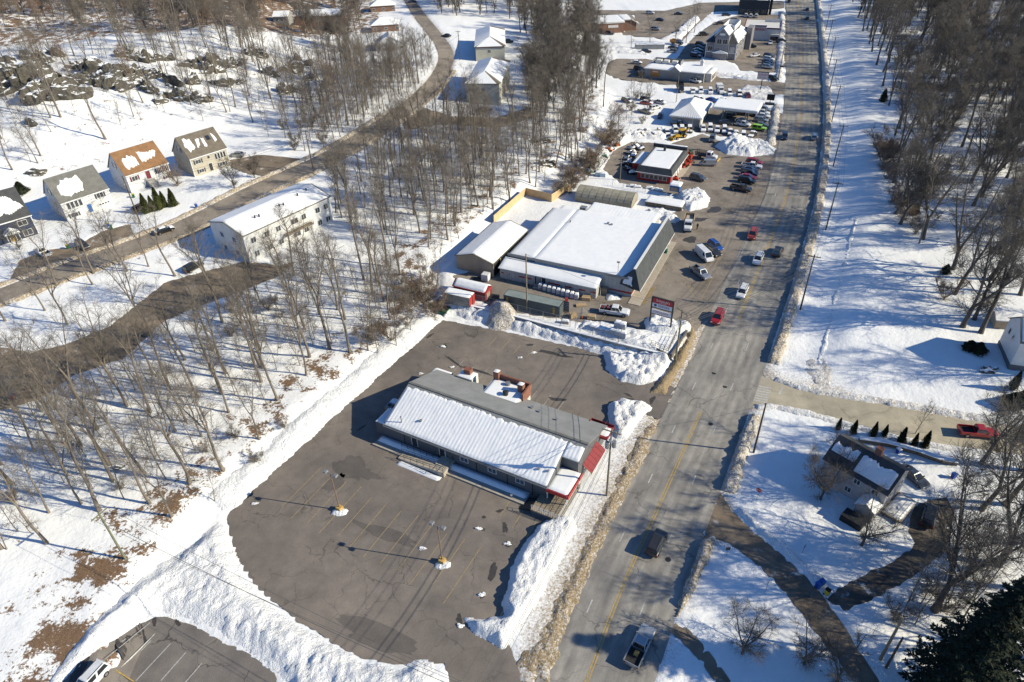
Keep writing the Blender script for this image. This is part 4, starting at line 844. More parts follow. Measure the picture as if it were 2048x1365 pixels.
# --- red shop
s = Bd('red_shop', 'red single-storey shop with grey mansard band, snow roof and wide white-framed windows', 'store', (36.7,180.8,1.6), -27)
s.box('wall', 0, 9.4, 0, 16.5, -.3, 2.6, M_REDP); s.bounds(0, 9.4, 0, 16.5)
s.put('mansard', MB().hexa([(-.5,-.6,2.5),(9.9,-.6,2.5),(9.9,17.0,2.5),(-.2,17.0,2.5)], [(0,.4,4.0),(9.3,.4,4.0),(9.3,16.6,4.0),(0,16.6,4.0)]), M_SLATE)
s.put('fascia', MB().box(-.55, 9.95, -.68, -.5, 2.38, 2.55).box(9.8, 9.98, -.6, 17, 2.38, 2.55), M_WTRIM); s.flat_snow(.2, 8.9, .5, 15.8, 3.9, .16, 71, .5); s.put('rear_parapet', MB().box(-.4, 9.5, 16.2, 17.1, 3.6, 4.9), M_SLATE); s.flat_snow(-.4, 9.5, 16.2, 17.1, 4.9, .12, 72, .3, name='parapet_snow')
s.box('roof_chimney', 3.4, 4.0, 13.2, 13.8, 3.9, 5.2, M_DARK)
for k in range(6): s.window('F', 1.0+k*1.25, .75, 1.12, 1.25, 0)
for k in range(5): s.fpart('side_panel', 'R', 2.6+k*2.6, 4.2+k*2.6, .1, 2.3, .003, .06, M_WTRIM if k % 2 else M_STUCCO)
s.door('R', 1.0, 0, 1.0, 2.1, M_REDD); s.box('lean_to', -3.2, -.05, 5.2, 14.6, -.3, 2.5, M_REDP); s.flat_snow(-3.3, -.05, 5.1, 14.7, 2.5, .16, 73, .4, name='lean_to_snow'); s.put('front_walk', MB().box(9.45, 11.2, -.6, 16.5, -.1, .12), M_CONCT)
# --- greenhouse
q = atz(1150,404,1.6); g = Bd('greenhouse', 'weathered tan hoop greenhouse with clouded sheeting behind the hardware store', 'greenhouse', (q[0],q[1],1.6), -25)
M_POLY = mk('greenhouse_sheet', (.36,.33,.25), .5, .35, .7, fine=.1); mb = MB(); NA = 10
prof = [(0,1.0)]+[(3.2-3.2*math.cos(math.pi*k/NA), 1.0+2.3*math.sin(math.pi*k/NA)) for k in range(NA+1)]+[(6.4,1.0)]
mb.prism([(y, z) for y, z in prof[1:-1]], 0, 15.2, 'x'); g.put('sheeting', mb, M_POLY); g.box('wall', .02, 15.18, .03, 6.37, -.2, 1.02, M_WOODG)
for k in range(9):
    x = k*15.2/8; mb = MB()
    for a, c in zip(prof[1:-2], prof[2:-1]): mb.tube((x,a[0],a[1]), (x,c[0],c[1]), .06, n=4)
    g.put('hoop', mb, M_GREY)
q = atz(1290,412,1.6); p_ = Bd('planter_wall', 'low stone display wall with snow on top beside the greenhouse', 'wall', (q[0],q[1],1.6), -27)
M_STONE = mk('stone_block', (.19,.165,.125), .9, .5, 2.2, .05, fine=.2); rr = random.Random(4)
for r_i in range(3):
    for k in range(12): p_.box('stone', .02+k*.78+.18*(r_i % 2), .76+k*.78+.18*(r_i % 2), -.03*rr.random(), .5, .02+r_i*.42, .41+r_i*.42, M_STONE)
p_.flat_snow(-.1, 9.6, -.1, 4.2, 1.3, .2, 74, .4, name='snow_cap'); p_.box('fill', 0, 9.5, .52, 4.1, 0, 1.29, M_STONE)
q = atz(1338,392,1.6); p_ = Bd('display_shed', 'small blue and tan display shed with thick snow on its roof', 'shed', (q[0],q[1]+.3,2.9), -27)
p_.box('wall', 0, 2.6, 0, 2.2, 0, 1.7, M_BLUEP); p_.flat_snow(-.3, 2.9, -.3, 2.5, 1.7, .4, 75, .3); p_.bounds(0, 2.6, 0, 2.2); p_.fpart('shutter', 'F', .25, 2.35, .2, 1.1, .003, .05, M_WOODG)

# --- plywood fence, one thing with panels
fl = [atz(988,448,1.6), atz(1052,392,1.6), atz(1103,405,1.6), atz(1141,382,1.6)]
f = empty('plywood_fence', Vector(fl[0]), 0, 'tall new plywood fence around the back of the hardware store yard', 'fence')
for a, c in zip(fl[:-1], fl[1:]):
    a = Vector(a); c = Vector(c); n = max(1, round((c-a).length/2.44)); d = (c-a)/n; a_ = math.atan2(d.y, d.x)
    for k in range(n):
        mb = MB(); mb.box(.01, d.length-.015, -.03, .03, .0, 2.3+.03*(k % 3)); o = mb.build('panel', M_WOOD, f); o.location = (a+d*k)-Vector(fl[0]); o.rotation_euler.z = a_
        mb = MB(); mb.box(-.06, .06, .03, .13, 0, 2.3); o = mb.build('post', M_WOODG, f); o.location = (a+d*k)-Vector(fl[0]); o.rotation_euler.z = a_

# --- filling station canopy and hip-roofed workshop
c_ = Bd('station_canopy', 'white flat filling station canopy with ribbed snow on slim columns', 'canopy', (68.9,226.5,1.6), -27)
c_.put('slab', MB().box(0, 14.6, 0, 9.6, 4.2, 5.0), M_WTRIM); c_.flat_snow(.05, 14.55, .05, 9.55, 5.0, .12, 81, .22, ribs=('x', .75, .07)); c_.put('fascia_band', MB().box(-.02, 14.62, -.04, 0, 4.3, 4.6), M_STUCCO)
for x in (3.4, 10.8):
    for y in (2.2, 7.4): c_.put('column', MB().box(x-.2, x+.2, y-.2, y+.2, -.1, 4.2), M_GREY)
c_.put('pump_island', MB().box(2.4, 4.4, 1.4, 8.2, 0, .2), M_CONC)
w_ = Bd('workshop', 'grey block workshop with white ribbed hip roof next to the canopy', 'workshop', (55.3,224.7,1.6), -25)
w_.box('wall', 0, 9.4, 0, 17.0, -.3, 3.3, M_GRWALL); w_.bounds(0, 9.4, 0, 17); x0, x1, y0, y1 = -.6, 10.0, -.6, 17.6
w_.put('roof', MB().add([(x0,y0,3.2),(x1,y0,3.2),(x1,y1,3.2),(x0,y1,3.2),(4.7,5.2,6.0),(4.7,12.2,6.0)], [(0,1,4),(1,2,5,4),(2,3,5),(3,0,4,5),(3,2,1,0)]), M_ROOF_G)
def hipface(a, bq, c, d, n, seed, par=None):
    """ribbed snow strips up one hip face"""
    a, bq, c, d = map(Vector, (a, bq, c, d)); N = (bq-a).cross(d-a).normalized(); mb = MB()
    for k in range(n):
        f0, f1 = (k+.06)/n, (k+.9)/n
        p = [a.lerp(bq, f0), a.lerp(bq, f1), d.lerp(c, f1), d.lerp(c, f0)]
        mb.hexa([q+N*.005 for q in p], [q.lerp((p[0]+p[2])/2, .02)+N*.13 for q in p])
    return mb
w_.put('roof_snow', hipface((x0,y0,3.2),(x1,y0,3.2),(4.75,5.2,6.0),(4.65,5.2,6.0),14,1), M_RSNOW); w_.put('roof_snow', hipface((x1,y0,3.2),(x1,y1,3.2),(4.7,12.2,6.0),(4.7,5.2,6.0),20,2), M_RSNOW); w_.put('roof_snow', hipface((x0,y1,3.2),(x0,y0,3.2),(4.7,5.2,6.0),(4.7,12.2,6.0),24,3), M_RSNOW)
w_.put('fascia', MB().box(x0-.02, x1+.02, y0-.1, y0, 2.95, 3.22).box(x1, x1+.1, y0, y1, 2.95, 3.22), M_WTRIM); w_.fpart('downpipe', 'F', 7.0, 7.15, 0, 3.2, .003, .1, M_WTRIM); w_.fpart('band', 'F', 0, 9.4, 2.4, 2.95, .002, .03, M_TANWALL)
for k in range(2): w_.fpart('garage_door', 'R', 2.5+k*5, 6.0+k*5, 0, 2.8, .003, .05, M_WTRIM)

# --- drive-through restaurant
d_ = Bd('drive_through_restaurant', 'grey low restaurant with thick snow roof, small entry gable and orange menu board', 'restaurant', (56.6,281.7,1.6), -28)
d_.box('wall', 0, 23.6, 0, 12.4, -.3, 3.7, M_GRWALL); d_.bounds(0, 23.6, 0, 12.4)
d_.flat_snow(-.3, 24.0, -.4, 12.8, 3.7, .3, 91, .5, edge=1.2); d_.put('fascia', MB().box(-.4, 24.1, -.5, -.4, 3.4, 3.75), M_WTRIM); d_.box('entry', 23.65, 26.0, 2.0, 10.4, -.3, 3.2, M_STUCCO); d_.flat_snow(23.7, 26.3, 1.8, 10.6, 3.2, .4, 92, .4, name='entry_snow', edge=.9)
d_.gwalls(10.2, 14.2, -1.0, 3.0, 3.7, 5.2, M_GRWALL, 'y', 3.0, 'gable'); d_.groof(10.2, 14.2, -1.0, 3.0, 3.75, 5.25, M_RSNOW, 'y', .3, .2, .15, 'gable_snow'); d_.bounds(0, 23.6, 0, 12.4)
d_.fpart('menu_board', 'F', 2.5, 6.2, .6, 3.2, .003, .06, M_ORANGE); d_.fpart('board_strip', 'F', 3.2, 5.5, 2.3, 2.75, .065, .075, M_STUCCO); d_.fpart('orange_post', 'F', 10.8, 11.1, .2, 1.8, .003, .1, M_ORANGE); d_.window('F', 20.8, .9, 1.8, 1.5, 1)
d_.put('roof_screen', MB().box(1.4, 12.6, 9.4, 9.6, 3.8, 5.6).box(1.4, 1.6, 6, 9.4, 3.8, 5.6).box(12.4, 12.6, 6, 9.4, 3.8, 5.6), M_GREY)
for x in (2.4, 5.4, 8.8): d_.box('roof_unit', x, x+2.1, 6.6, 8.6, 3.9, 5.3, M_STUCCO)
d_.put('cupola', MB().box(19.6, 20.8, 9.0, 10.2, 3.8, 5.3).add([(19.4,8.8,5.3),(21.0,8.8,5.3),(21.0,10.4,5.3),(19.4,10.4,5.3),(20.2,9.6,6.5)], [(0,1,4),(1,2,4),(2,3,4),(3,0,4)]), M_STUCCO)
d_.box('corral', -3.2, -.05, 0, 6, -.2, 2.0, M_DARK)
for k in range(3): d_.fpart('entry_window', 'R', 3.0+k*2.4, 4.6+k*2.4, .6, 2.4, 2.45, 2.5, M_ORANGE if k == 2 else M_GLASS)
# drive-through sign on its pole
q = P(1520,184,1.6); g = Bd('pole_sign', 'red-lettered restaurant sign on a single pole by the road', 'sign', (q.x,q.y,1.6), -24)
g.put('pole', MB().tube((0,0,0), (0,0,4.4), .16, n=8), M_DARK); M_SIGNW = mk('sign_white', (.52,.49,.50), .5, .1); M_SIGNR = mk('sign_red', (.42,.05,.05), .5, .1)
pn = g.box('panel', -1.9, 1.9, -.2, .2, 4.4, 6.9, M_SIGNW); g.put('panel_frame', MB().box(-2.0, 2.0, -.24, .24, 6.9, 7.1).box(1.9, 2.05, -.24, .24, 4.3, 6.9), M_DARK, pn); text_obj('lettering', "DUNKIN'", .95, M_SIGNR, pn, (0,-.215,6.05), (R_(90),0,0), .01, .9); text_obj('lettering', 'DRIVE THRU', .5, M_SIGNR, pn, (0,-.215,5.0), (R_(90),0,0), .01, .95)
# --- grey gabled office
v = Bd('gabled_office', 'three-storey mauve-grey office with white trim, steep front gable and roof terrace', 'office', (87.3,307.7,1.6), -27)
v.box('wall', 0, 12.6, 0, 26, -.3, 6.6, M_SID_G); v.bounds(0, 12.6, 0, 26)
v.put('roof', MB().add([(-.5,-.5,6.6),(13.1,-.5,6.6),(13.1,26.5,6.6),(-.5,26.5,6.6),(3.4,5,9.6),(9.2,5,9.6),(9.2,22,9.6),(3.4,22,9.6)], [(0,1,5,4),(1,2,6,5),(2,3,7,6),(3,0,4,7),(4,5,6,7)]), M_ROOF_D)
v.patch('roof_snow', (13.1,0,6.65), (0,1,0), (-3.9,0,3.0), [(.5,.3),(25,.3),(22,4.4),(6,4.4)], .18, M_RSNOW, .3, 4); v.patch('roof_snow', (-.5,26,6.65), (0,-1,0), (3.9,0,3.0), [(2,.3),(24,.3),(20,4.2),(5,4.2)], .15, M_RSNOW, .5, 5)
v.put('terrace_parapet', MB().box(4.2, 4.4, 9, 22, 9.5, 11.6).box(9.0, 9.2, 9, 22, 9.5, 11.6).box(4.4, 9.0, 9, 9.2, 9.5, 11.6).box(4.4, 9.0, 21.8, 22, 9.5, 11.6), M_WTRIM); v.flat_snow(4.5, 8.9, 9.3, 21.7, 9.62, .15, 95, .5, name='terrace_snow')
v.gwalls(3.6, 9.2, -1.2, 8, 9.6, 12.4, M_SID_G, 'y', -.3, 'front_bay'); v.groof(3.6, 9.2, -1.2, 8, 9.6, 12.4, M_ROOF_D, 'y', .3, .16, .2, 'bay_roof'); O, U, V, H = v.roof_frame(3.6, 9.2, -1.2, 8, 9.6, 12.4, 'B', 'y', .22); v.slope_snow(O, U, V, 9.2, H, .12, None, 0, 96, .4, .1, H, .2); v.put('barge_board', MB().add([(3.2,-1.42,9.15),(6.4,-1.42,12.5),(9.6,-1.42,9.15),(9.6,-1.42,9.5),(6.4,-1.42,12.85),(3.2,-1.42,9.5)], [(0,1,4,5),(1,2,3,4)]), M_WTRIM)
v.window('F', .8, 6.3, 2.0, 2.0, 1); v.window('F', 3.2, 6.3, 2.0, 2.0, 1); v.window('F', 1.4, 4.0, .8, .8, 0); v.window('F', 2.6, 4.0, .8, .8, 0); v.fpart('gable_light', 'F', 1.7, 3.9, 9.7, 10.5, .003, .06, M_WTRIM)
v.bounds(0, 12.6, 0, 26); v.window('F', .7, 3.0, 2.0, 2.0, 1); v.window('F', 9.9, 3.0, 2.0, 2.0, 1, pane=M_GLASSP)
for x in (-.1, 3.3, 9.3, 12.4): v.fpart('corner_trim', 'F', x, x+.28, 0, 6.6, .003, .1, M_WTRIM)
v.put('porch_hood', MB().prism([(3.2,2.7),(9.6,2.7),(9.6,3.0),(6.4,4.0),(3.2,3.0)], -2.1, -1.25, 'y'), M_WTRIM); v.fpart('string_course', 'F', 0, 3.5, 2.6, 2.85, .003, .12, M_WTRIM); v.fpart('string_course', 'F', 9.3, 12.6, 2.6, 2.85, .003, .12, M_WTRIM)
for k in range(4): v.window('R', 2+k*6, .9, 1.6, 1.6, 1); v.window('R', 2+k*6, 3.9, 1.6, 1.6, 1)
v.box('stair_tower', 12.65, 15.0, 20, 26.5, -.3, 9.0, M_SID_G)
# --- white restaurant
f_ = Bd('white_restaurant', 'white flat-roofed restaurant with dark red cornice and red script lettering', 'restaurant', (112.3,337.8,1.6), -20)
f_.box('wall', 0, 16.2, 0, 18, -.3, 5.2, M_STUCCO); f_.bounds(0, 16.2, 0, 18); f_.fpart('tower', 'F', 3.6, 9.8, 0, 6.1, -.5, .25, M_STUCCO); f_.flat_snow(.4, 15.8, .6, 17.6, 4.8, .2, 101, .7)
f_.put('cornice', MB().box(-.15, 3.55, -.15, .3, 5.0, 5.5).box(9.85, 16.35, -.15, .3, 5.0, 5.5).box(3.5, 9.9, -.4, .6, 6.05, 6.5).box(15.9, 16.35, .3, 18, 5.0, 5.5).box(-.15, .3, .3, 18, 5.0, 5.5), M_MAROON)
f_.put('cornice_snow', MB().box(-.1, 3.5, -.1, .3, 5.5, 5.62).box(9.9, 16.3, -.1, .3, 5.5, 5.62).box(3.55, 9.85, -.35, .55, 6.5, 6.64), M_RSNOW)
text_obj('lettering', 'Frankies', 2.1, mk('sign_bright_red', (.62,.03,.03), .5, .1), f_.root, (6.7,-.3,4.9), (R_(90),0,0), .04, .85); f_.window('F', 4.2, 2.9, 2.0, .9, 1, M_DARK); f_.window('F', 4.4, 1.2, 1.2, .7, 0, M_DARK); f_.fpart('awning', 'F', 12.0, 15.8, 2.2, 3.0, .003, 1.2, M_STUCCO); f_.window('F', 12.2, .2, 3.4, 2.0, 2, M_GREY)
f_.put('parapet', MB().box(8.6, 15.6, 14, 14.3, 4.8, 6.6), M_STUCCO)
# --- dark building at the top of the road, brick bank, long low shed
q = P(1476,30,1.6); k_ = Bd('dark_office', 'dark blue-grey commercial building with a white snow panel at the end of the road', 'building', (q.x,q.y,1.6), -17)
k_.box('wall', 0, 15, 0, 26, -.3, 6.5, mk('wall_dark', (.045,.055,.065), .7, .2)); k_.flat_snow(8.5, 14.2, .8, 22, 6.5, .2, 111, .7); k_.put('parapet', MB().box(0, 15, 0, .3, 6.5, 7.2).box(0, .3, .3, 26, 6.5, 7.2), mk('wall_dark', (.045,.055,.065)))
k_.bounds(0, 15, 0, 26)
for j in range(4): k_.window('F', 1+j*3.5, 1.0, 2.4, 1.6, 1, M_GREY)
k_.box('sign_pylon', 15.3, 16.6, 2, 3, -.3, 9, M_DARK)
q = P(1198,66,1.6); k_ = Bd('brick_bank', 'brown brick bank with flat snow roof and sloping end canopy', 'bank', (q.x-1,q.y-3,1.6), 4)
k_.box('wall', 0, 13, 0, 16, -.3, 5.2, M_BRICKB); k_.flat_snow(-18, 13.3, -.3, 16.3, 5.2, .25, 112, .9); k_.box('rear_wing', -18, -.05, 4, 16, -.3, 5.2, M_BRICKB); k_.box('side_wing', 13.05, 20, 4, 15, -.3, 5.0, M_BRICKB)
k_.put('end_canopy', MB().prism([(2,4.9),(22,2.6),(22,2.9),(13,5.4),(2,5.4)], 3.4, 15.4, 'y') if False else MB().prism([(13.1,5.0),(17.5,5.0),(21.5,2.9),(21.5,3.2),(17.5,5.4),(13.1,5.4)], 3.4, 15.6, 'y'), M_STUCCO); k_.flat_snow(13.1, 17.5, 3.5, 15.5, 5.4, .15, 113, .6, name='canopy_snow'); k_.bounds(0, 13, 0, 16)
k_.fpart('sign_board', 'F', 5, 10, 2.6, 3.8, .003, .1, M_STUCCO); k_.fpart('fascia', 'F', -.2, 13.2, 4.6, 5.25, .003, .25, M_STUCCO); k_.fpart('doorway', 'F', .4, 2.2, 0, 2.6, .003, .03, M_BLACK)
q = P(1270,100,1.6); k_ = Bd('long_low_shed', 'long low grey shed with a strip of snow beside the drive-through', 'shed', (q.x,q.y,1.6), -6); k_.box('wall', 0, 13, 0, 3, -.2, 2.2, M_GRWALL); k_.flat_snow(-.1, 13.1, -.1, 3.1, 2.2, .2, 114, .4); k_.bounds(0, 13, 0, 3)
for j in range(4): k_.fpart('door', 'F', .6+j*3.1, 3.0+j*3.1, 0, 1.9, .003, .04, M_GREY)

# --- houses along the wooded street
def cape(name, label, A, ang, L, D, ze, zr, wall, roofm, wins, snowpoly, seed, side_wins=True, shut=M_SHUT):
    z = min(level1(A[0], A[1]), level1(A[0]+L*math.cos(R_(ang)), A[1]+L*math.sin(R_(ang))))
    o = Bd(name, label, 'house', (A[0],A[1],z), ang); o.gwalls(0, L, 0, D, ze, zr, wall, 'x', -2.0); r = o.groof(0, L, 0, D, ze, zr, roofm, 'x', .3, .16, .2)
    O, U, V, H = o.roof_frame(0, L, 0, D, ze, zr, 'F', 'x', .16)
    for i, sp in enumerate(snowpoly): o.patch('roof_snow', O, U, V, [(u*L, v*H) for u, v in sp], .13, M_RSNOW, .32, seed+i, r, .22)
    O, U, V, H = o.roof_frame(0, L, 0, D, ze, zr, 'B', 'x', .16); o.patch('roof_snow', O, U, V, [(.2,.2),(L-.2,.2),(L-.2,H-.6),(.2,H-.5)], .13, M_RSNOW, .3, seed+9, r)
    o.put('fascia', MB().box(-.22, L+.22, -.4, -.3, ze-.38, ze-.12), M_WTRIM)
    for w in wins: o.window(*w[:5], mull=w[5] if len(w) > 5 else 1, shutter=shut if len(w) > 6 and w[6] else None)
    if side_wins: o.window('L', D/2-.8, ze+.9, 1.5, 1.3, 1, shutter=shut)
    o.put('corner_trim', MB().box(-.04, .14, -.04, .1, -1, ze-.3).box(L-.14, L+.04, -.04, .1, -1, ze-.3), M_WTRIM); return o
wh = cape('raised_house', 'white raised house with grey roof and one wide snow patch', (-109.4,157.2), 48, 11.5, 10.0, 5.1, 9.9, M_SID_W, M_ROOF_G, [('F',8.3,3.3,1.7,1.3,1,True),('F',1.0,.7,1.8,1.1,1,True)], [[(.1,.22),(.25,.12),(.55,.22),(.62,.45),(.6,.78),(.35,.82),(.12,.6)]], 1)
for k in range(4): wh.window('F', 1.0+k*.95, 2.9, .85, 1.7, 0)
wh.door('F', 5.3, .6, 1.0, 2.1, M_BLUEP); wh.fpart('garage_door', 'F', 7.9, 10.9, .1, 2.1, .003, .06, M_WTRIM)
for k in range(4): wh.fpart('garage_pane', 'F', 8.15+k*.68, 8.6+k*.68, 1.5, 1.85, .062, .07, M_GLASS)
M_BURG = mk('shutter_burgundy', (.17,.03,.045), .6, .2)
br = cape('raised_house', 'white raised house with orange-brown roof, two snow patches and burgundy shutters', (-99.8,172.2), 48.5, 11.5, 10.0, 5.1, 9.9, M_SID_W, M_ROOF_B, [('F',1.2,3.0,1.6,1.3,1,True),('F',9.6,.9,1.3,.8,1,True)], [[(.1,.3),(.14,.18),(.42,.26),(.42,.58),(.3,.72),(.12,.62)],[(.5,.28),(.74,.3),(.92,.55),(.86,.66),(.7,.62),(.5,.74)]], 21, shut=M_BURG)
br.door('F', 5.0, 2.4, 1.2, 2.1, M_BURG)
for k in range(4): br.window('F', 7.6+k*.92, 2.9, .6, 1.6, 0); br.fpart('shutter', 'F', 8.22+k*.92, 8.48+k*.92, 2.9, 4.5, .003, .05, M_BURG)
br.put('front_steps', MB().hexa([(4.6,-4.2,-.5),(6.8,-4.2,-.5),(6.8,-.05,-.5),(4.6,-.05,-.5)], [(4.6,-4.2,.2),(6.8,-4.2,.2),(6.8,-.05,2.3),(4.6,-.05,2.3)]), M_CONC); br.railing('step_railing', [(4.6,-4.2,.2),(4.6,-.1,2.3)], .9, M_WTRIM)
be = cape('raised_house', 'beige raised house with taupe roof, skylight and streaky snow patches', (-85.4,179.8), 47, 10.8, 9.6, 5.3, 10.0, M_SID_B, M_ROOF_T, [('F',1.2,3.3,1.7,1.2,1,True),('F',1.5,.7,1.5,1.1,1,True),('F',7.6,.7,1.8,1.1,1,True)], [[(.06,.5),(.12,.24),(.3,.32),(.28,.8),(.1,.84)],[(.34,.3),(.44,.36),(.5,.7),(.4,.72)],[(.52,.3),(.6,.3),(.62,.62),(.54,.66)],[(.82,.36),(.92,.34),(.9,.62),(.84,.7)]], 41)
be.door('F', 4.6, .4, 1.0, 2.1, M_DARK); be.fpart('round_window', 'F', 4.9, 5.5, 3.9, 4.5, .003, .06, M_GLASS)
for k in range(4): be.window('F', 6.9+k*.85, 2.9, .72, 1.7, 0)
O, U, V, H = be.roof_frame(0, 10.8, 0, 9.6, 5.3, 10.0, 'F', 'x', .16); be.patch('skylight', O, U, V, [(7.2,H*.5),(8.4,H*.5),(8.4,H*.72),(7.2,H*.72)], .12, M_GLASS, 0, 1, None, 9)
nv = cape('raised_house', 'navy blue house with charcoal roof, white-framed windows and a yellow door', (-122.2,142.6), 43, 12.2, 10.4, 5.3, 10.6, M_SID_N, M_ROOF_D, [('F',9.0,3.2,2.0,1.3,1,True),('F',9.2,.6,2.0,1.5,1,True),('F',3,3.2,2.0,1.3,1,True)], [[(.3,.25),(.7,.18),(.97,.3),(.9,.5),(.75,.8),(.4,.85)]], 61, shut=M_SHUT)
nv.door('F', 6.4, .2, 1.1, 2.1, M_YEL); nv.gwalls(5.6, 8.3, -1.6, -.02, 2.6, 3.5, M_WTRIM, 'y', 2.4, 'porch_gable'); nv.groof(5.6, 8.3, -1.6, -.02, 2.6, 3.5, M_RSNOW, 'y', .25, .25, .1, 'porch_snow')
for x in (5.7, 8.2): nv.put('porch_post', MB().box(x-.07, x+.07, -1.5, -1.36, -.5, 2.5), M_WTRIM)

# --- white apartment block between street and woods
ap = Bd('apartment_block', 'long white two-storey apartment block with snow roof seen through bare trees', 'building', (-58.6,136.4,3.6), 52)
ap.gwalls(0, 25, 0, 12.6, 7.0, 8.6, M_SID_W, 'x', -2.5); r = ap.groof(0, 25, 0, 12.6, 7.0, 8.6, M_ROOF_G, 'x', .4, .14)
for i, side in enumerate('FB'):
    O, U, V, H = ap.roof_frame(0, 25, 0, 12.6, 7.0, 8.6, side, 'x', .14); ap.slope_snow(O, U, V, 25, H, .16, None, 0, 121+i, .5, -.25, H+.1, .06, parent=r)
for i, (u, v_) in enumerate([(6,3.2),(7,3.0),(13,3.4),(14,3.2),(19,4.2),(22,4.6)]): ap.put('roof_vent', MB().tube((u,v_,7.0+1.6*v_/6.3), (u,v_,7.9+1.6*v_/6.3), .18, n=8), M_DARK, r)
for z in (1.0, 4.3):
    for u in (1.6, 5.2, 8.4, 12.6, 15.8, 20.0, 22.6): ap.window('F', u, z, 1.4 if u != 12.6 else 2.2, 1.4, 1)
for u in (3.4, 8.0): ap.window('L', u, 4.3, 1.3, 1.3, 1); ap.window('L', u, 1.0, 1.3, 1.3, 1)
ap.put('balcony', MB().box(10.0, 18.0, -1.4, -.02, 2.9, 3.1), M_WOODG); ap.railing('balcony_rail', [(10,-1.35,3.1),(18,-1.35,3.1)], 1.0, M_DARK, .5)
# --- two apartment buildings by the street bend
def hipblock(name, label, A, ang, L, D, ze, zr, wall, end, wins, seed):
    o = Bd(name, label, 'building', A, ang); o.box('wall', 0, L, 0, D, -2, ze-.02, wall); o.bounds(0, L, 0, D); e = .5; m = L/2
    o.put('roof', MB().add([(-e,-e,ze),(L+e,-e,ze),(L+e,D+e,ze),(-e,D+e,ze),(m,m*.9,zr),(m,D-m*.9,zr)], [(0,1,4),(1,2,5,4),(2,3,5),(3,0,4,5),(3,2,1,0)]), M_ROOF_T)
    for a, b2, c, d, n in (((-e,-e,ze),(L+e,-e,ze),(m+.1,m*.9,zr),(m-.1,m*.9,zr),1), ((L+e,-e,ze),(L+e,D+e,ze),(m,D-m*.9,zr),(m,m*.9,zr),1), ((-e,D+e,ze),(-e,-e,ze),(m,m*.9,zr),(m,D-m*.9,zr),9)): o.put('roof_snow', hipface(a, b2, c, d, n, 1), M_RSNOW)
    for f, u, z, w, h in wins: o.window(f, u, z, w, h, 1)
    o.fpart('end_trim', 'F', 0, L, ze-.5, ze-.05, .003, .2, end); return o
hipblock('apartment_building', 'cream apartment building with hip snow roof nearest the street bend', (-12.6,242.5,4.6), -8, 11.4, 30, 7.8, 10.4, M_SID_C, M_TANWALL, [('R',2+4*k,z,1.6,1.4) for k in range(7) for z in (1.2,4.4)]+[('L',2+4*k,z,1.6,1.4) for k in range(7) for z in (1.2,4.4)]+[('F',5,5,1.3,1.3)], 1)
hipblock('apartment_building', 'brown-sided apartment building with grey and white hip roof behind the cream one', (-10.8,299.5,5.0), 0, 12.0, 32, 6.2, 8.8, M_SID_C, M_BRICKB, [('L',2+4.2*k,z,1.6,1.4) for k in range(7) for z in (1.0,3.8)]+[('F',5,3.6,1.3,1.3)], 2)
# --- far houses beyond the hill
def farhouse(label, px, py, ang, L, D, ze, zr, wall, hip=True, axis='x'):
    q = P(px, py); o = Bd('distant_house', label, 'house', (q.x, q.y, q.z-.3), ang)
    if hip:
        o.box('wall', 0, L, 0, D, -1, ze-.02, wall); o.bounds(0, L, 0, D); m = min(L, D)/2
        o.put('roof', MB().add([(-.5,-.5,ze),(L+.5,-.5,ze),(L+.5,D+.5,ze),(-.5,D+.5,ze),(m,D/2,zr),(L-m,D/2,zr)], [(0,1,5,4),(1,2,5),(2,3,4,5),(3,0,4),(3,2,1,0)]), M_RSNOW)
    else:
        o.gwalls(0, L, 0, D, ze, zr, wall, axis, -1); o.groof(0, L, 0, D, ze, zr, M_RSNOW, axis, .4, .2)
    for k in range(3): o.window('F', 1+k*(L-2.6)/2, ze-2.2, 1.4, 1.2, 1)
    return o
farhouse('brick house with white hip roof, upper of two at the top of the wooded street', 742, 26, 8, 13, 9, 3.4, 6.0, M_BRICKB); farhouse('brick house with white hip roof, lower of two at the top of the wooded street', 744, 66, 8, 13, 9, 3.4, 6.0, M_BRICKB)
farhouse('white gabled cottage half hidden by saplings near the street bend', 752, 104, 5, 12, 9, 3.2, 6.4, M_SID_W, False, 'y'); farhouse('long brick house with white roof on the wooded hilltop', 592, 52, -3, 22, 9, 4.6, 6.4, M_BRICK, False); farhouse('small white-roofed house at the left of the hilltop brick house', 548, 46, -3, 7, 7, 3.0, 4.6, M_SID_DK, False)
farhouse('white-roofed house deep in the trees at the upper right corner', 1990, 64, -30, 15, 9, 3.4, 5.8, M_SID_C, False); farhouse('tan-sided house behind the right-hand woods', 1975, 118, -28, 14, 9, 3.2, 5.6, M_TANWALL, False)
farhouse('snow-roofed ranch house glimpsed through the right-hand woods', 1830, 178, -25, 14, 8, 3.0, 5.0, M_SID_DK, False)

# --- right side: cottage by the lane, white house at the edge, little shed
ct = Bd('lane_cottage', 'grey-sided cottage with snow-streaked charcoal roof between lane and cross street', 'house', (45.4,69.9,0), -50.3)
ct.gwalls(0, 9.2, 0, 6.6, 4.7, 7.0, siding('siding_pale_grey', (.42,.41,.42)), 'x', -.5); r = ct.groof(0, 9.2, 0, 6.6, 4.7, 7.0, M_ROOF_D, 'x', .35, .14); O, U, V, H = ct.roof_frame(0, 9.2, 0, 6.6, 4.7, 7.0, 'F', 'x', .14)
ct.slope_snow((O[0]+4.0,O[1],O[2]), U, V, 5.1, H, .07, .45, .05, 131, .12, .25, H-.05, .9, parent=r); ct.slope_snow(O, U, V, 3.6, H, .04, .5, .06, 132, .12, 1.3, H-.1, 1.1, parent=r)
ch = ct.box('chimney', 5.0, 5.9, 3.2, 4.0, 6.3, 8.3, M_BRICK, r)
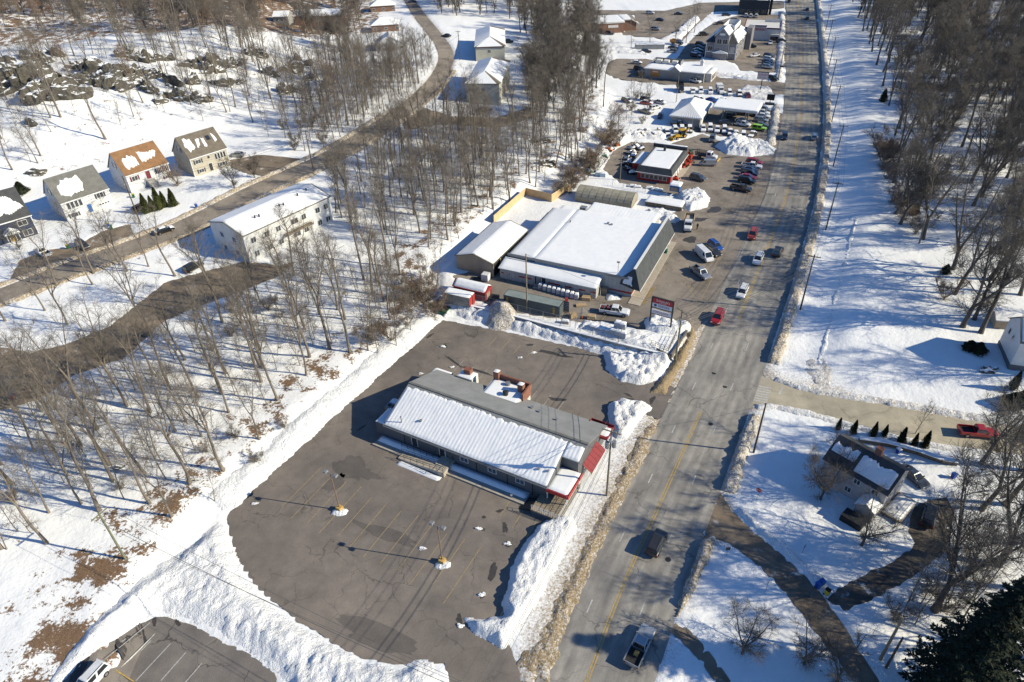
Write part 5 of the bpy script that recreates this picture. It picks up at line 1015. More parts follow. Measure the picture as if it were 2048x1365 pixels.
for u, z in ((4.6,3.2),(7.2,3.1),(3.8,1.0),(6.4,1.1)): ct.window('F', u, z, 1.0, 1.0, 1)
ct.window('R', 1.4, 2.6, .9, 1.2, 0); ct.window('R', 4.4, 2.6, .9, 1.2, 0); ct.put('deck', MB().box(9.25, 12.0, .4, 5.8, .5, .7), M_WOODG); ct.flat_snow(9.4, 11.8, .6, 5.6, .7, .2, 133, .3, name='deck_snow'); ct.railing('deck_railing', [(9.3,.45,.7),(11.95,.45,.7),(11.95,5.75,.7)], .95, M_WTRIM, .6); ct.gwalls(6.6, 9.1, -2.4, -.02, 2.3, 3.2, M_SID_DK, 'y', -.3, 'porch'); ct.groof(6.6, 9.1, -2.4, -.02, 2.3, 3.2, M_RSNOW, 'y', .2, .15, .15, 'porch_snow')
q = P(2015,740); eh = Bd('edge_house', 'tall white house with grey basement at the right edge of the picture', 'house', (q.x,q.y,q.z), -18)
eh.gwalls(0, 13, 0, 7.2, 6.0, 8.6, M_SID_W, 'x', 1.2); eh.box('basement', -.08, 13.08, -.08, 7.28, -1.5, 1.2, M_GREYWALL); r = eh.groof(0, 13, 0, 7.2, 6.0, 8.6, M_ROOF_G, 'x', .3, .14)
for i, side in enumerate('FB'):
    O, U, V, H = eh.roof_frame(0, 13, 0, 7.2, 6.0, 8.6, side, 'x', .14); eh.slope_snow(O, U, V, 13, H, .13, .6, .04, 135+i, .2, -.1, H, .15, parent=r)
eh.window('L', 1.6, 4.0, .8, 1.2, 0); eh.window('L', 3.6, 4.0, .8, 1.2, 0); eh.window('F', 2, 1.8, 1.6, 1.3, 1); eh.window('F', 6, 4.2, 1.6, 1.3, 1)
q = P(1986,658); sh = Bd('garden_shed', 'small tan garden shed with snow roof behind the white edge house', 'shed', (q.x,q.y,q.z), -14); sh.gwalls(0, 4.0, 0, 3.0, 2.0, 2.8, mk('shed_tan', (.42,.37,.27), .8, .15), 'x', -.3); sh.groof(0, 4.0, 0, 3.0, 2.0, 2.8, M_RSNOW, 'x', .2, .2)
for k in range(4): sh.fpart('board', 'F', .05+k*.98, .98+k*.98, .05, 1.9, .003, .04, M_TANWALL)

# ------------------------------------------------------------------ vehicles
M_TYRE = mk('tyre', (.02,.02,.021), .85, .2); M_RIM = mk('rim', (.35,.35,.36), .4, .1, metal=.6); M_HEAD = glossy('headlight', (.75,.76,.78), .15); M_TAIL = glossy('taillight', (.35,.015,.012), .2)
M_CGLASS = glossy('car_glass', (.018,.022,.028), .05, 0, 1); M_BED = mk('bed_liner', (.03,.03,.031), .8, .3)
PAINT = {n: glossy('paint_car_'+n, c, .3, m) for n, c, m in [('white',(.74,.75,.76),0),('silver',(.42,.44,.46),.5),('grey',(.135,.145,.155),.4),('charcoal',(.045,.046,.05),.3),('black',(.013,.014,.016),.1),('navy',(.02,.032,.07),.2),('blue',(.02,.10,.42),.2),('red',(.38,.022,.025),.1),('orange_red',(.40,.06,.025),.1),('maroon',(.13,.012,.02),.1),('lime',(.30,.62,.03),0),('tan',(.34,.29,.22),.1)]}
def ring(x, hw, z0, z1):
    return [(x,-hw*.86,z0),(x,hw*.86,z0),(x,hw*.98,z0+.14),(x,hw,z0+(z1-z0)*.55),(x,hw*.97,z1-.07),(x,hw*.86,z1),(x,-hw*.86,z1),(x,-hw*.97,z1-.07),(x,-hw,z0+(z1-z0)*.55),(x,-hw*.98,z0+.14)]
SPEC = {   # length, width, stations (x frac, top z, half width frac, low z), cabin (rear base, front base, rear top, front top, belt z, roof z), wheel radius
 'sedan': (4.75,1.82,[(-.5,.70,.80,.42),(-.485,.88,.93,.30),(-.38,.97,.98,.22),(-.15,.96,1,.20),(.15,.94,1,.20),(.24,.91,.99,.20),(.40,.80,.97,.22),(.475,.68,.90,.26),(.5,.52,.78,.36)],(-.40,.25,-.25,.07,.92,1.44),.32),
 'suv': (4.7,1.88,[(-.5,.85,.84,.46),(-.488,1.02,.95,.34),(-.38,1.06,.99,.28),(0,1.06,1,.26),(.2,1.04,1,.26),(.27,1.02,.99,.26),(.42,.93,.97,.28),(.482,.80,.92,.32),(.5,.60,.8,.42)],(-.485,.27,-.44,.10,1.02,1.70),.36),
 'van': (5.4,2.0,[(-.5,1.0,.90,.46),(-.49,1.15,.97,.34),(-.3,1.16,1,.28),(.2,1.16,1,.26),(.34,1.12,.99,.26),(.44,1.0,.96,.28),(.485,.86,.92,.32),(.5,.62,.82,.42)],(-.49,.40,-.475,.24,1.12,2.02),.36),
 'pickup': (5.75,1.98,[(-.5,.70,.90,.50),(-.49,.74,.97,.44),(-.3,.74,1,.36),(-.115,.74,1,.32),(-.11,1.10,1,.32),(.2,1.10,1,.32),(.26,1.08,.99,.32),(.42,1.02,.98,.34),(.488,.90,.94,.38),(.5,.66,.82,.48)],(-.11,.24,-.085,.12,1.08,1.82),.40),
 'jeep': (4.4,1.86,[(-.5,.95,.9,.5),(-.49,1.10,.98,.42),(-.2,1.10,1,.4),(.2,1.10,1,.4),(.26,1.08,.92,.42),(.44,1.02,.86,.44),(.5,.98,.84,.5)],(-.48,.22,-.47,.17,1.08,1.82),.42)}
PROTO = {}
def pane_quad(a, b, c, d, inset=.12, lift=.012):
    a, b, c, d = map(Vector, (a, b, c, d)); N = (b-a).cross(d-a).normalized(); m = (a+b+c+d)/4
    p = [q+(m-q)*inset+N*lift for q in (a, b, c, d)]; return MB().hexa([q-N*.02 for q in p], p)
def make_proto(kind):
    L, W, st, (rb, fb, rt, ft, zb, zr), wr = SPEC[kind]; hw = W/2; parts = []
    mb = MB(); mb.loft([ring(x*L, hw*f, z0, z1) for x, z1, f, z0 in st])
    bw, tw = hw*.86, hw*.70 if kind != 'van' else hw*.78
    if kind in ('jeep',): tw = hw*.80
    B = [(rb*L,-bw,zb-.05),(fb*L,-bw,zb-.05),(fb*L,bw,zb-.05),(rb*L,bw,zb-.05)]; T = [(rt*L,-tw,zr-.05),(ft*L,-tw,zr-.05),(ft*L,tw,zr-.05),(rt*L,tw,zr-.05)]
    mb.hexa(B, T); e = .06; mb.hexa([(x, y, z+.001) for x, y, z in T], [(rt*L+e,-tw+.09,zr),(ft*L-e,-tw+.09,zr),(ft*L-e,tw-.09,zr),(rt*L+e,tw-.09,zr)])
    for sy in (-1, 1): mb.box(fb*L-.34, fb*L-.16, sy*(bw+.06)-.11, sy*(bw+.06)+.11, zb+.05, zb+.2)
    if kind == 'pickup':
        for sy in (-1, 1): mb.box(-.495*L, -.11*L, sy*hw*.98-.05-.04*sy, sy*hw*.98+.05-.04*sy, .70, 1.12)
        mb.box(-.5*L, -.486*L, -hw*.95, hw*.95, .66, 1.12)
    parts.append(('body', mb.mesh('car_body', PAINT['white'], False), 'PAINT'))
    parts.append(('windshield', pane_quad(B[1], B[2], T[2], T[1], .10).mesh('windshield', M_CGLASS), None))
    if kind != 'van': parts.append(('rear_window', pane_quad(B[3], B[0], T[0], T[3], .13).mesh('rear_window', M_CGLASS), None))
    if kind == 'van':
        for (a, c) in ((0, 1),): 
            p = lambda s, x, z: (x*L, s*(bw+(tw-bw)*(z-zb+.05)/(zr-zb)), z)
            for s, o in ((-1, 1), (1, -1)):
                q = [p(s,.12,zb), p(s,.33,zb), p(s,.21,zr-.18), p(s,.12,zr-.18)]
                parts.append(('side_window', (pane_quad(*q) if o > 0 else pane_quad(q[1], q[0], q[3], q[2])).mesh('side_window', M_CGLASS), None))
    else:
        for s in (0, 1):
            lo = [B[0], B[1], T[1], T[0]] if s == 0 else [B[2], B[3], T[3], T[2]]
            a, b_, c, d = map(Vector, lo)
            for f0, f1 in ((.03, .5), (.53, .97)): parts.append(('side_window', pane_quad(a.lerp(b_, f0), a.lerp(b_, f1), d.lerp(c, f1), d.lerp(c, f0), .10).mesh('side_window', M_CGLASS), None))
    wm = MB(); wm.tube((0,-.12,0), (0,.12,0), wr, n=14); wm.mat(1); wm.tube((0,-.135,0), (0,.135,0), wr*.6, n=10); wme = wm.mesh('wheel', [M_TYRE, M_RIM])
    wb = .30 if kind != 'pickup' else .31
    for sx in (-wb, wb+.02):
        for sy in (-1, 1): parts.append(('wheel', wme, (sx*L, sy*(hw-.10), wr)))
    zh = st[-2][1]-.1; fx = .487*L
    for sy in (-1, 1):
        parts.append(('headlight', MB().box(fx-.12, fx+.04, sy*hw*.70-.17, sy*hw*.70+.17, zh-.10, zh+.07).mesh('headlight', M_HEAD), None))
        parts.append(('taillight', MB().box(-.5*L-.02, -.485*L+.06, sy*hw*.78-.12, sy*hw*.78+.12, .72, .95).mesh('taillight', M_TAIL), None))
    if kind == 'pickup': parts.append(('bed', MB().box(-.487*L, -.118*L, -hw*.86, hw*.86, .72, .78).mesh('bed', M_BED), None))
    if kind == 'suv': parts.append(('roof_rail', MB().box(rt*L+.2, ft*L-.3, -tw+.1, -tw+.15, zr-.02, zr+.05).box(rt*L+.2, ft*L-.3, tw-.15, tw-.1, zr-.02, zr+.05).mesh('roof_rail', M_DARK), None))
    # snow lying on bonnet and roof
    sm = MB(); e = .05
    def slab(p, t): 
        p = [Vector(q) for q in p]; m = sum(p, Vector())/4; sm.hexa([q-Vector((0,0,.03)) for q in p], [q.lerp(m, .14)+Vector((0,0,t)) for q in p])
    slab([(rt*L,-tw,zr),(ft*L,-tw,zr),(ft*L,tw,zr),(rt*L,tw,zr)], .13); zf = st[-3][1]
    slab([(fb*L+.02,-bw,zb+.02),(.47*L,-hw*.84,zf-.08),(.47*L,hw*.84,zf-.08),(fb*L+.02,bw,zb+.02)], .09)
    pass
    if kind == 'pickup': slab([(-.485*L,-hw*.84,.8),(-.12*L,-hw*.84,.8),(-.12*L,hw*.84,.8),(-.485*L,hw*.84,.8)], .4)
    elif kind == 'sedan': slab([(-.48*L,-bw,.9),(rb*L,-bw,.95),(rb*L,bw,.95),(-.48*L,bw,.9)], .14)
    PROTO[kind] = (parts, sm.mesh('car_snow', M_RSNOW))
def car(kind, rear, front, paint, label, snow=False, z=None, group=None, cat=None, scale=1.0):
    if kind not in PROTO: make_proto(kind)
    a = P(*rear, z); c = P(*front, z); m = (a+c)/2; rz = math.atan2(c.y-a.y, c.x-a.x)
    zz = level1(m.x, m.y)+.06 if z is None else z+.04
    nm = {'sedan': 'parked_car', 'suv': 'sport_utility_car', 'van': 'van', 'pickup': 'pickup_truck', 'jeep': 'off_road_car'}[kind]
    o = empty(nm, (m.x, m.y, zz), rz, label, cat or {'van': 'van', 'pickup': 'pickup truck'}.get(kind, 'car'), group); o.scale = (scale,)*3
    parts, sme = PROTO[kind]
    for name, me, x in parts:
        p = bpy.data.objects.new(name, me); COL.objects.link(p); p.parent = o
        if x == 'PAINT': p.material_slots[0].link = 'OBJECT'; p.material_slots[0].material = PAINT[paint]
        elif x is not None: p.location = x
    if snow: link_mesh('snow_cover', sme, o)
    return o
Z = 1.6
car('suv', (1301,1116), (1324,1068), 'charcoal', 'dark grey SUV driving away on the near stretch of the main road')
pk = car('pickup', (1262,1334), (1296,1264), 'silver', 'silver pickup with open bed at the bottom edge of the main road')
MB().box(-1.6, -1.0, -.3, .2, .8, 1.15).build('load', M_YEL, pk)
car('suv', (1443,622), (1425,660), 'red', 'dark red car on the road just past the shop sign pole')
car('suv', (1490,576), (1477,604), 'white', 'white SUV on the road between the dark red car and another white SUV')
car('suv', (1521,511), (1509,537), 'white', 'white SUV on the road level with the parked cargo van')
car('suv', (1549,519), (1560,498), 'charcoal', 'dark car driving away on the tree side of the road beside a white SUV')
car('suv', (1509,462), (1499,487), 'orange_red', 'orange-red SUV coming down the road, farthest of the near group')
car('suv', (1569,268), (1567,287), 'navy', 'dark blue SUV coming down the road beside the largest snow pile', z=Z)
car('suv', (1626,288), (1629,268), 'silver', 'silver SUV driving away along the wooded side of the road', z=Z)
car('sedan', (1613,44), (1615,34), 'charcoal', 'dark car far up the road, nearer of two', z=Z); car('sedan', (1613,26), (1615,16), 'navy', 'dark car far up the road, second from the picture top', z=Z); car('suv', (1578,0), (1577,10), 'black', 'black SUV at the very top of the road', z=Z)
# in front of the hardware store
car('van', (1391,501), (1424,531), 'white', 'white cargo van parked nose to the road outside the hardware store', z=Z, scale=1.05)
car('suv', (1411,497), (1440,519), 'charcoal', 'dark SUV parked between the white cargo van and the blue hatchback', z=Z); car('suv', (1417,487), (1443,506), 'blue', 'bright blue hatchback parked beside the dark SUV at the store', z=Z, scale=.92)
car('pickup', (1383,538), (1417,564), 'silver', 'silver crew-cab pickup parked nearest the no-parking strip', z=Z)
pk = car('pickup', (1201,624), (1257,632), 'white', 'white pickup loaded with tools inside the shop yard', z=Z, scale=1.05)
rr = random.Random(3)
for k in range(9):
    x = -2.6+.22*k; MB().tube((x,-.7+rr.random()*1.2,.8), (x+.3,-.6+rr.random()*1.2,1.3+rr.random()*.4), .09+.08*rr.random(), n=7).build('tool', [M_REDP, M_DARK, M_GREY][k % 3], pk)
# red shop lot
car('van', (1431,332), (1398,331), 'silver', 'silver passenger van beside the black stake-bed truck', z=Z, scale=.9)
car('suv', (1381,357), (1410,364), 'grey', 'grey SUV parked in front of the red shop', z=Z)
for a, c, k, p, l in [((1494,327),(1521,331),'suv','red','red car at the far end of the roadside row, behind the white pickup'),((1484,334),(1522,339),'pickup','white','white pickup second from the far end of the roadside row'),((1483,341),(1516,346),'sedan','charcoal','charcoal sedan next to the white pickup in the roadside row'),((1483,348),(1515,354),'suv','navy','navy car in the middle of the roadside row'),((1478,356),(1512,361),'sedan','red','red sedan between navy and black cars in the roadside row'),((1476,363),(1510,369),'suv','black','black car second from the near end of the roadside row'),((1459,377),(1504,386),'pickup','charcoal','dark pickup at the near end of the roadside row')]:
    car(k, a, c, p, l, z=Z, group='cars parked along the roadside by the red shop')
# dealer lot
for a, c, k, p, l, sn in [((1516,221),(1538,224),'suv','silver','silver car at the far end of the row beside the canopy',0),((1513,228),(1536,231),'suv','white','white car second from the far end of the row beside the canopy',0),((1514,234),(1537,237),'sedan','white','white sedan third in the row beside the canopy',0),((1508,242),(1535,246),'suv','silver','silver SUV fourth in the row beside the canopy',0),((1508,252),(1534,255),'sedan','grey','grey sedan next to the lime green car',0),((1503,259),(1532,263),'jeep','lime','lime green off-road car at the end of the dealer row',0),((1473,243),(1500,248),'sedan','black','black sedan behind the white hatchback at the dealer lot',0),((1472,250),(1501,255),'suv','white','white hatchback in the middle of the dealer lot',0),((1458,241),(1457,224),'pickup','grey','grey pickup parked under the canopy',0),((1479,234),(1478,221),'suv','charcoal','dark SUV parked under the canopy facing away',0),((1492,228),(1509,232),'suv','navy','navy SUV under the road end of the canopy',0),
    ((1404,252),(1407,270),'sedan','white','snow-capped car, leftmost of three facing the backhoe',1),((1419,252),(1420,270),'suv','silver','snow-capped car, middle of three facing the backhoe',1),((1434,254),(1433,272),'sedan','white','snow-capped car, rightmost of three facing the backhoe',1),((1347,258),(1353,272),'suv','silver','snow-buried car left of the yellow backhoe cab',1),((1362,257),(1364,271),'suv','white','snow-buried car directly behind the yellow backhoe',1),((1341,250),(1375,253),'pickup','black','black pickup under snow along the workshop wall',1),((1471,264),(1471,280),'sedan','white','snowy white car behind the largest snow pile, left one',1),((1485,268),(1486,284),'suv','silver','snowy car behind the largest snow pile, middle one',1),((1497,282),(1510,268),'pickup','black','black pickup with snow behind the largest snow pile',1),((1427,272),(1420,292),'suv','grey','grey truck facing the red shop lot beside its shadow',0),
    ((1384,180),(1386,192),'sedan','silver','silver car in the back row next to the black box truck',1),((1400,178),(1402,194),'suv','white','white car third in the back row, snow on its bonnet',1),((1418,179),(1422,195),'suv','white','white car left of the tipped white box van',1),((1456,183),(1461,198),'suv','silver','silver car right of the white box van in the back row',1),((1475,184),(1481,200),'suv','charcoal','dark grey car in the back row near the road',1),((1491,187),(1499,202),'sedan','maroon','maroon car at the road end of the back row',0),((1278,200),(1308,205),'suv','charcoal','dark car half buried in snow beyond the workshop yard',1),((1280,208),(1306,211),'sedan','red','red car under snow beyond the workshop yard',1),((1298,222),(1321,216),'suv','white','white car alone in the snow left of the workshop',0),((1278,224),(1304,230),'pickup','tan','snow-laden pickup beside the brush left of the workshop',1),((1323,228),(1317,244),'sedan','navy','navy car with a snow patch in the workshop shadow',0),((1416,202),(1432,206),'sedan','blue','blue car behind the workshop corner',0)]:
    car(k, a, c, p, l, bool(sn), Z, 'cars on the dealer lot', scale=1.0)
# restaurant, office and far lots
for a, c, k, p, l in [((1379,163),(1402,168),'suv','white','white SUV waiting along the drive-through wall'),((1533,158),(1558,164),'suv','black','black SUV leaving under the drive-through sign'),((1268,139),(1288,143),'suv','black','black car behind the drive-through corral'),((1280,107),(1304,106),'suv','black','black SUV near the long low shed'),((1355,107),(1332,105),'suv','silver','silver SUV at the foot of the office driveway'),((1335,97),(1358,99),'sedan','charcoal','dark sedan uphill from the silver SUV'),((1389,90),(1412,94),'suv','black','black car furthest in the row left of the gabled office'),((1386,96),(1410,99),'sedan','black','black sedan second in the row left of the gabled office'),((1396,72),(1418,71),'suv','charcoal','dark SUV with snow on top left of the office roof'),((1490,95),(1514,96),'suv','black','black SUV in front of the white restaurant'),((1518,113),(1500,115),'sedan','white','white car turning beside the gabled office'),((1540,83),(1540,94),'sedan','white','white car facing away by the restaurant entrance'),((1552,86),(1572,84),'suv','navy','dark blue SUV turning onto the road from the restaurant'),((1496,77),(1516,78),'suv','charcoal','dark car against the white restaurant wall'),((1527,114),(1548,117),'suv','charcoal','dark car first in the roadside row by the office'),((1526,120),(1548,123),'suv','white','white car second in the roadside row by the office'),((1524,125),(1546,128),'sedan','black','black car third in the roadside row by the office'),((1524,130),(1546,133),'sedan','charcoal','charcoal car last in the roadside row by the office'),((1490,38),(1493,30),'suv','white','white car, left of three below the dark office'),((1500,39),(1502,31),'suv','white','white car, middle of three below the dark office'),((1511,39),(1513,31),'suv','white','white car, right of three below the dark office'),((1444,33),(1460,32),'suv','navy','dark car beside the snowbank below the dark office'),((1310,41),(1330,43),'sedan','navy','dark blue car in the bank lot'),((1208,69),(1230,71),'suv','charcoal','dark car in front of the brick bank'),((1360,60),(1350,72),'sedan','grey','grey car by the snow mounds above the office driveway')]:
    car(k, a, c, p, l, z=Z)
for i, (a, c) in enumerate([((1383,103),(1408,104)),((1381,108),(1404,110))]): car('sedan', a, c, 'charcoal', ['snow-covered sedan in the office row, nearer to the black cars','snow-covered sedan at the near end of the office row'][i], True, Z)
# left side
car('sedan', (306,473), (354,457), 'black', 'black car with snow on its roof parked on the wooded street', True)
car('suv', (150,484), (184,508), 'charcoal', 'dark car in the driveway below the white raised house'); car('pickup', (108,523), (68,497), 'white', 'white pickup parked beside the navy house')
car('sedan', (495,314), (456,314), 'silver', 'silver sedan parked beside the beige house'); car('suv', (272,428), (296,414), 'charcoal', 'dark car hidden behind the five tall cypresses')
car('sedan', (28,797), (66,776), 'maroon', 'maroon car at the left edge of the wooded driveway'); car('suv', (372,548), (404,532), 'black', 'black car at the end of the apartment block')
car('sedan', (906,77), (880,72), 'charcoal', 'dark car turning at the bend of the wooded street'); car('suv', (1004,86), (1030,87), 'black', 'black SUV behind the far apartment building'); car('sedan', (812,8), (838,4), 'navy', 'dark car at the top of the wooded street'); car('sedan', (960,224), (984,222), 'grey', 'grey car in the yard below the cream apartment building')
car('suv', (208,1356), (164,1390), 'white', 'white SUV with black roof at the bottom left of the lower lot')
# right side
car('sedan', (1808,945), (1842,972), 'grey', 'grey sedan parked behind the lane cottage'); car('suv', (1848,1062), (1864,1014), 'black', 'black SUV on the dark driveway of the lane cottage'); car('pickup', (1922,868), (1984,873), 'red', 'red pickup on the cross street near the right edge')

# dump truck, stake truck, box trucks
def truck(label, rear, front, bedmat, L, bed, name, z=1.6, cab=None, stake=False, plow=False):
    a = P(*rear, z); c = P(*front, z); m = (a+c)/2; o = empty(name, (m.x, m.y, z+.04), math.atan2(c.y-a.y, c.x-a.x), label, 'truck'); cab = cab or PAINT['white']; x1 = L/2
    MB().loft([ring(x, w, z0, z1) for x, w, z0, z1 in ((x1-3.0,.98,.6,1.4),(x1-1.4,.98,.55,1.45),(x1-1.3,.95,.55,1.5),(x1-.2,.88,.55,1.35),(x1,.82,.6,1.2))]).hexa([(x1-3.0,-.95,1.35),(x1-1.2,-.95,1.35),(x1-1.2,.95,1.35),(x1-3.0,.95,1.35)], [(x1-2.95,-.85,2.35),(x1-1.7,-.85,2.35),(x1-1.7,.85,2.35),(x1-2.95,.85,2.35)]).build('cab', cab, o)
    pane_quad((x1-1.2,-.95,1.4),(x1-1.2,.95,1.4),(x1-1.7,.85,2.3),(x1-1.7,-.85,2.3),.12).build('windshield', M_CGLASS, o)
    for s in (-1, 1): MB().box(x1-2.7, x1-1.8, s*.905-.03, s*.905+.03, 1.5, 2.2).build('side_window', M_CGLASS, o)
    MB().box(-x1, x1-2.9, -.45, .45, .6, .95).build('chassis', M_DARK, o)
    wm = MB(); wm.tube((0,-.15,0), (0,.15,0), .48, n=14); wm.mat(1); wm.tube((0,-.165,0), (0,.165,0), .27, n=10); me = wm.mesh('wheel', [M_TYRE, M_RIM])
    for x in (-x1+1.3, x1-.9):
        for s in (-.85, .85): w = link_mesh('wheel', me, o); w.location = (x, s, .48)
    bx0, bx1 = -x1, x1-3.15
    if stake:
        MB().box(bx0, bx1, -1.1, 1.1, .95, 1.05).build('bed', M_DARK, o); mb = MB()
        for k in range(6):
            x = bx0+.05+k*(bx1-bx0-.1)/5
            for s in (-1.07, 1.07): mb.box(x-.04, x+.04, s-.03, s+.03, 1.05, 2.1)
        for zz in (1.3, 1.6, 1.9):
            for s in (-1.07, 1.07): mb.box(bx0, bx1, s-.02, s+.02, zz, zz+.14)
            mb.box(bx0, bx0+.04, -1.05, 1.05, zz, zz+.14); mb.box(bx1-.04, bx1, -1.05, 1.05, zz, zz+.14)
        mb.build('stake_sides', M_DARK, o)
    else:
        mb = MB(); mb.box(bx0, bx1, -1.15, 1.15, .98, 1.1)
        for s in (-1.15, 1.07): mb.box(bx0, bx1, s, s+.08, 1.1, bed)
        mb.box(bx0, bx0+.08, -1.07, 1.07, 1.1, bed-.1); mb.box(bx1-.08, bx1, -1.07, 1.07, 1.1, bed+.15); mb.build('dump_body', bedmat, o)
        if bed < 2.6: MB().hexa([(bx0+.1,-1.05,1.1),(bx1-.1,-1.05,1.1),(bx1-.1,1.05,1.1),(bx0+.1,1.05,1.1)], [(bx0+.3,-.7,1.55),(bx1-.3,-.7,1.7),(bx1-.3,.7,1.7),(bx0+.3,.7,1.55)]).build('load', M_CONCT, o)
    if plow: MB().prism([(x1+.3,.2),(x1+.75,.15),(x1+.6,.5),(x1+.8,1.0),(x1+.7,1.0),(x1+.5,.5)], -1.3, 1.3, 'y').build('plough_blade', M_YEL, o)
    for s in (-.65, .65): MB().box(x1-.1, x1+.03, s-.15, s+.15, .85, 1.05).build('headlight', M_HEAD, o)
    return o
truck('white dump truck with tan steel body parked behind the hardware store corner', (1381,430), (1371,480), mk('dump_tan', (.46,.36,.24), .8, .3), 7.0, 2.2, 'dump_truck')
truck('black stake-bed truck with white cab and yellow plough blade', (1391,314), (1433,322), M_DARK, 6.4, 2, 'stake_truck', stake=True, plow=True)
truck('black high-sided truck at the left end of the dealer back row', (1355,174), (1366,192), M_DARK, 6.0, 2.7, 'box_truck', cab=PAINT['charcoal'])
truck('brown timber-sided truck parked at the top of the office driveway', (1340,88), (1366,92), M_ORANGE, 6.0, 2.2, 'timber_truck', cab=PAINT['navy'])
o = truck('white box van with dark lettering in the dealer back row', (1432,176), (1447,196), M_WTRIM, 6.4, 2.7, 'delivery_truck'); MB().box(-3.2, .05, -1.06, 1.06, 2.55, 2.72).build('box_roof', M_WTRIM, o)
text_obj('lettering', 'NE', 1.3, M_DARK, o, (-1.5,-1.165,1.9), (R_(90),0,0), .01)
# backhoe loader
a = P(1340,282,Z); c = P(1378,272,Z); m = (a+c)/2; o = empty('backhoe_loader', (m.x, m.y, Z+.03), math.atan2(a.y-c.y, a.x-c.x), 'yellow backhoe loader parked behind the red shop', 'backhoe')
M_CAT = mk('machine_yellow', (.55,.33,.03), .5, .25)
MB().hexa([(-.6,-.5,.7),(2.2,-.45,.7),(2.2,.45,.7),(-.6,.5,.7)], [(-.6,-.5,1.5),(2.0,-.4,1.4),(2.0,.4,1.4),(-.6,.5,1.5)]).box(-1.8, .4, -.55, .55, .6, 1.2).build('body', M_CAT, o)
mb = MB()
for x in (-1.5, .1):
    for s in (-.7, .7): mb.box(x-.06, x+.06, s-.06, s+.06, 1.2, 2.6)
mb.build('cab_frame', M_DARK, o); MB().box(-1.42, .05, -.66, .66, 1.25, 2.55).build('cab_glass', M_CGLASS, o); MB().box(-1.75, .4, -.85, .85, 2.6, 2.75).build('cab_roof', M_CAT, o)
for x, r in ((-1.2, .72), (1.7, .48)):
    for s in (-.85, .85): wm = MB(); wm.tube((0,-.2,0), (0,.2,0), r, n=14); wm.mat(1); wm.tube((0,-.21,0), (0,.21,0), r*.5, n=10); w = wm.build('wheel', [M_TYRE, M_CAT], o); w.location = (x, s, r)
MB().prism([(3.4,.15),(4.3,.2),(4.2,.35),(3.6,.5),(3.7,1.1),(3.5,1.1)], -1.1, 1.1, 'y').build('loader_bucket', M_CAT, o)
for s in (-.6, .6): MB().tube((1.0,s,1.3), (3.5,s,.7), .1, n=6).build('loader_arm', M_CAT, o)
MB().tube((-1.9,0,.9), (-3.4,0,2.7), .18, n=6).tube((-3.4,0,2.7), (-4.2,0,1.2), .14, n=6).build('digger_boom', M_CAT, o); MB().prism([(-4.6,.6),(-3.9,.7),(-4.0,1.3),(-4.4,1.2)], -.35, .35, 'y').build('digger_bucket', M_DARK, o)

# red mowers and snow-covered machines round the red shop
def mower(px, py, rz, label, mat, snow=False, group=None, sc=1.0):
    q = P(px, py, Z); o = empty('mower', (q.x, q.y, Z+.03), rz, label, 'mower', group); o.scale = (sc,)*3
    MB().hexa([(-.9,-.55,.15),(.2,-.75,.15),(.2,.75,.15),(-.9,.55,.15)], [(-.8,-.45,.6),(.1,-.55,.45),(.1,.55,.45),(-.8,.45,.6)]).box(-.95, -.3, -.45, .45, .6, .95).build('deck', mat, o)
    MB().box(-.35, .1, -.28, .28, .6, .72).box(-.4, -.3, -.28, .28, .7, 1.15).build('seat', M_BLACK, o); MB().tube((-.5,-.5,.6), (-.5,-.5,1.7), .035, n=5).tube((-.5,.5,.6), (-.5,.5,1.7), .035, n=5).tube((-.5,-.5,1.7), (-.5,.5,1.7), .035, n=5).build('roll_bar', mat, o)
    for x, r in ((-.65, .3), (.75, .18)):
        for s in (-.55, .55): w = MB().tube((x,s-.1,r), (x,s+.1,r), r, n=10).build('wheel', M_TYRE, o)
    MB().box(.1, .8, -.05, .05, .3, .4).build('frame', mat, o)
    if snow: MB().hexa([(-.9,-.6,.6),(.5,-.6,.4),(.5,.6,.4),(-.9,.6,.6)], [(-.6,-.4,1.1),(.2,-.35,.7),(.2,.35,.7),(-.6,.4,1.1)]).build('snow_cover', M_RSNOW, o)
    return o
M_MOW = mk('mower_red', (.50,.06,.03), .5, .2); M_MOWG = mk('mower_green', (.03,.14,.09), .5, .2); M_MOWO = mk('mower_orange', (.55,.14,.02), .5, .2)
rr = random.Random(9)
for i, (x, y) in enumerate([(1371,316),(1378,317),(1367,322),(1375,324),(1381,325),(1363,329),(1370,330),(1377,331),(1366,335)]): mower(x, y, rr.uniform(0, 6), 'red ride-on mower in the tight cluster outside the red shop', M_MOW, False, 'red mowers outside the shop', 1.15)
mower(1352,360, 1.0, 'single red mower by the front corner of the red shop', M_MOW, sc=1.15); mower(1378,309, 2.0, 'small green machine with roll bar behind the red mowers', M_MOWG, sc=1.2)
mower(1220,302, 1.0, 'orange machine in the snow at the woods edge', M_MOWO, True, sc=1.5); mower(1232,292, 2.0, 'orange machine further up the woods edge, half under snow', M_MOWO, True, sc=1.3)
for i, (x, y) in enumerate([(1262,300),(1268,306),(1258,308),(1266,314),(1252,320),(1258,326),(1264,332),(1250,330),(1256,340),(1262,348),(1274,296),(1280,300)]): mower(x, y, rr.uniform(0, 6), 'snow-dusted dark machine stored in rows beside the red shop', M_DARK, True, 'machines stored beside the red shop', 1.25)
for i, (x, y) in enumerate([(1196,322),(1188,330),(1198,312),(1180,346),(1206,316)]): mower(x, y, rr.uniform(0, 6), 'green-white machine under snow along the left yard edge', M_MOWG, True, 'machines along the left yard edge', 1.5)
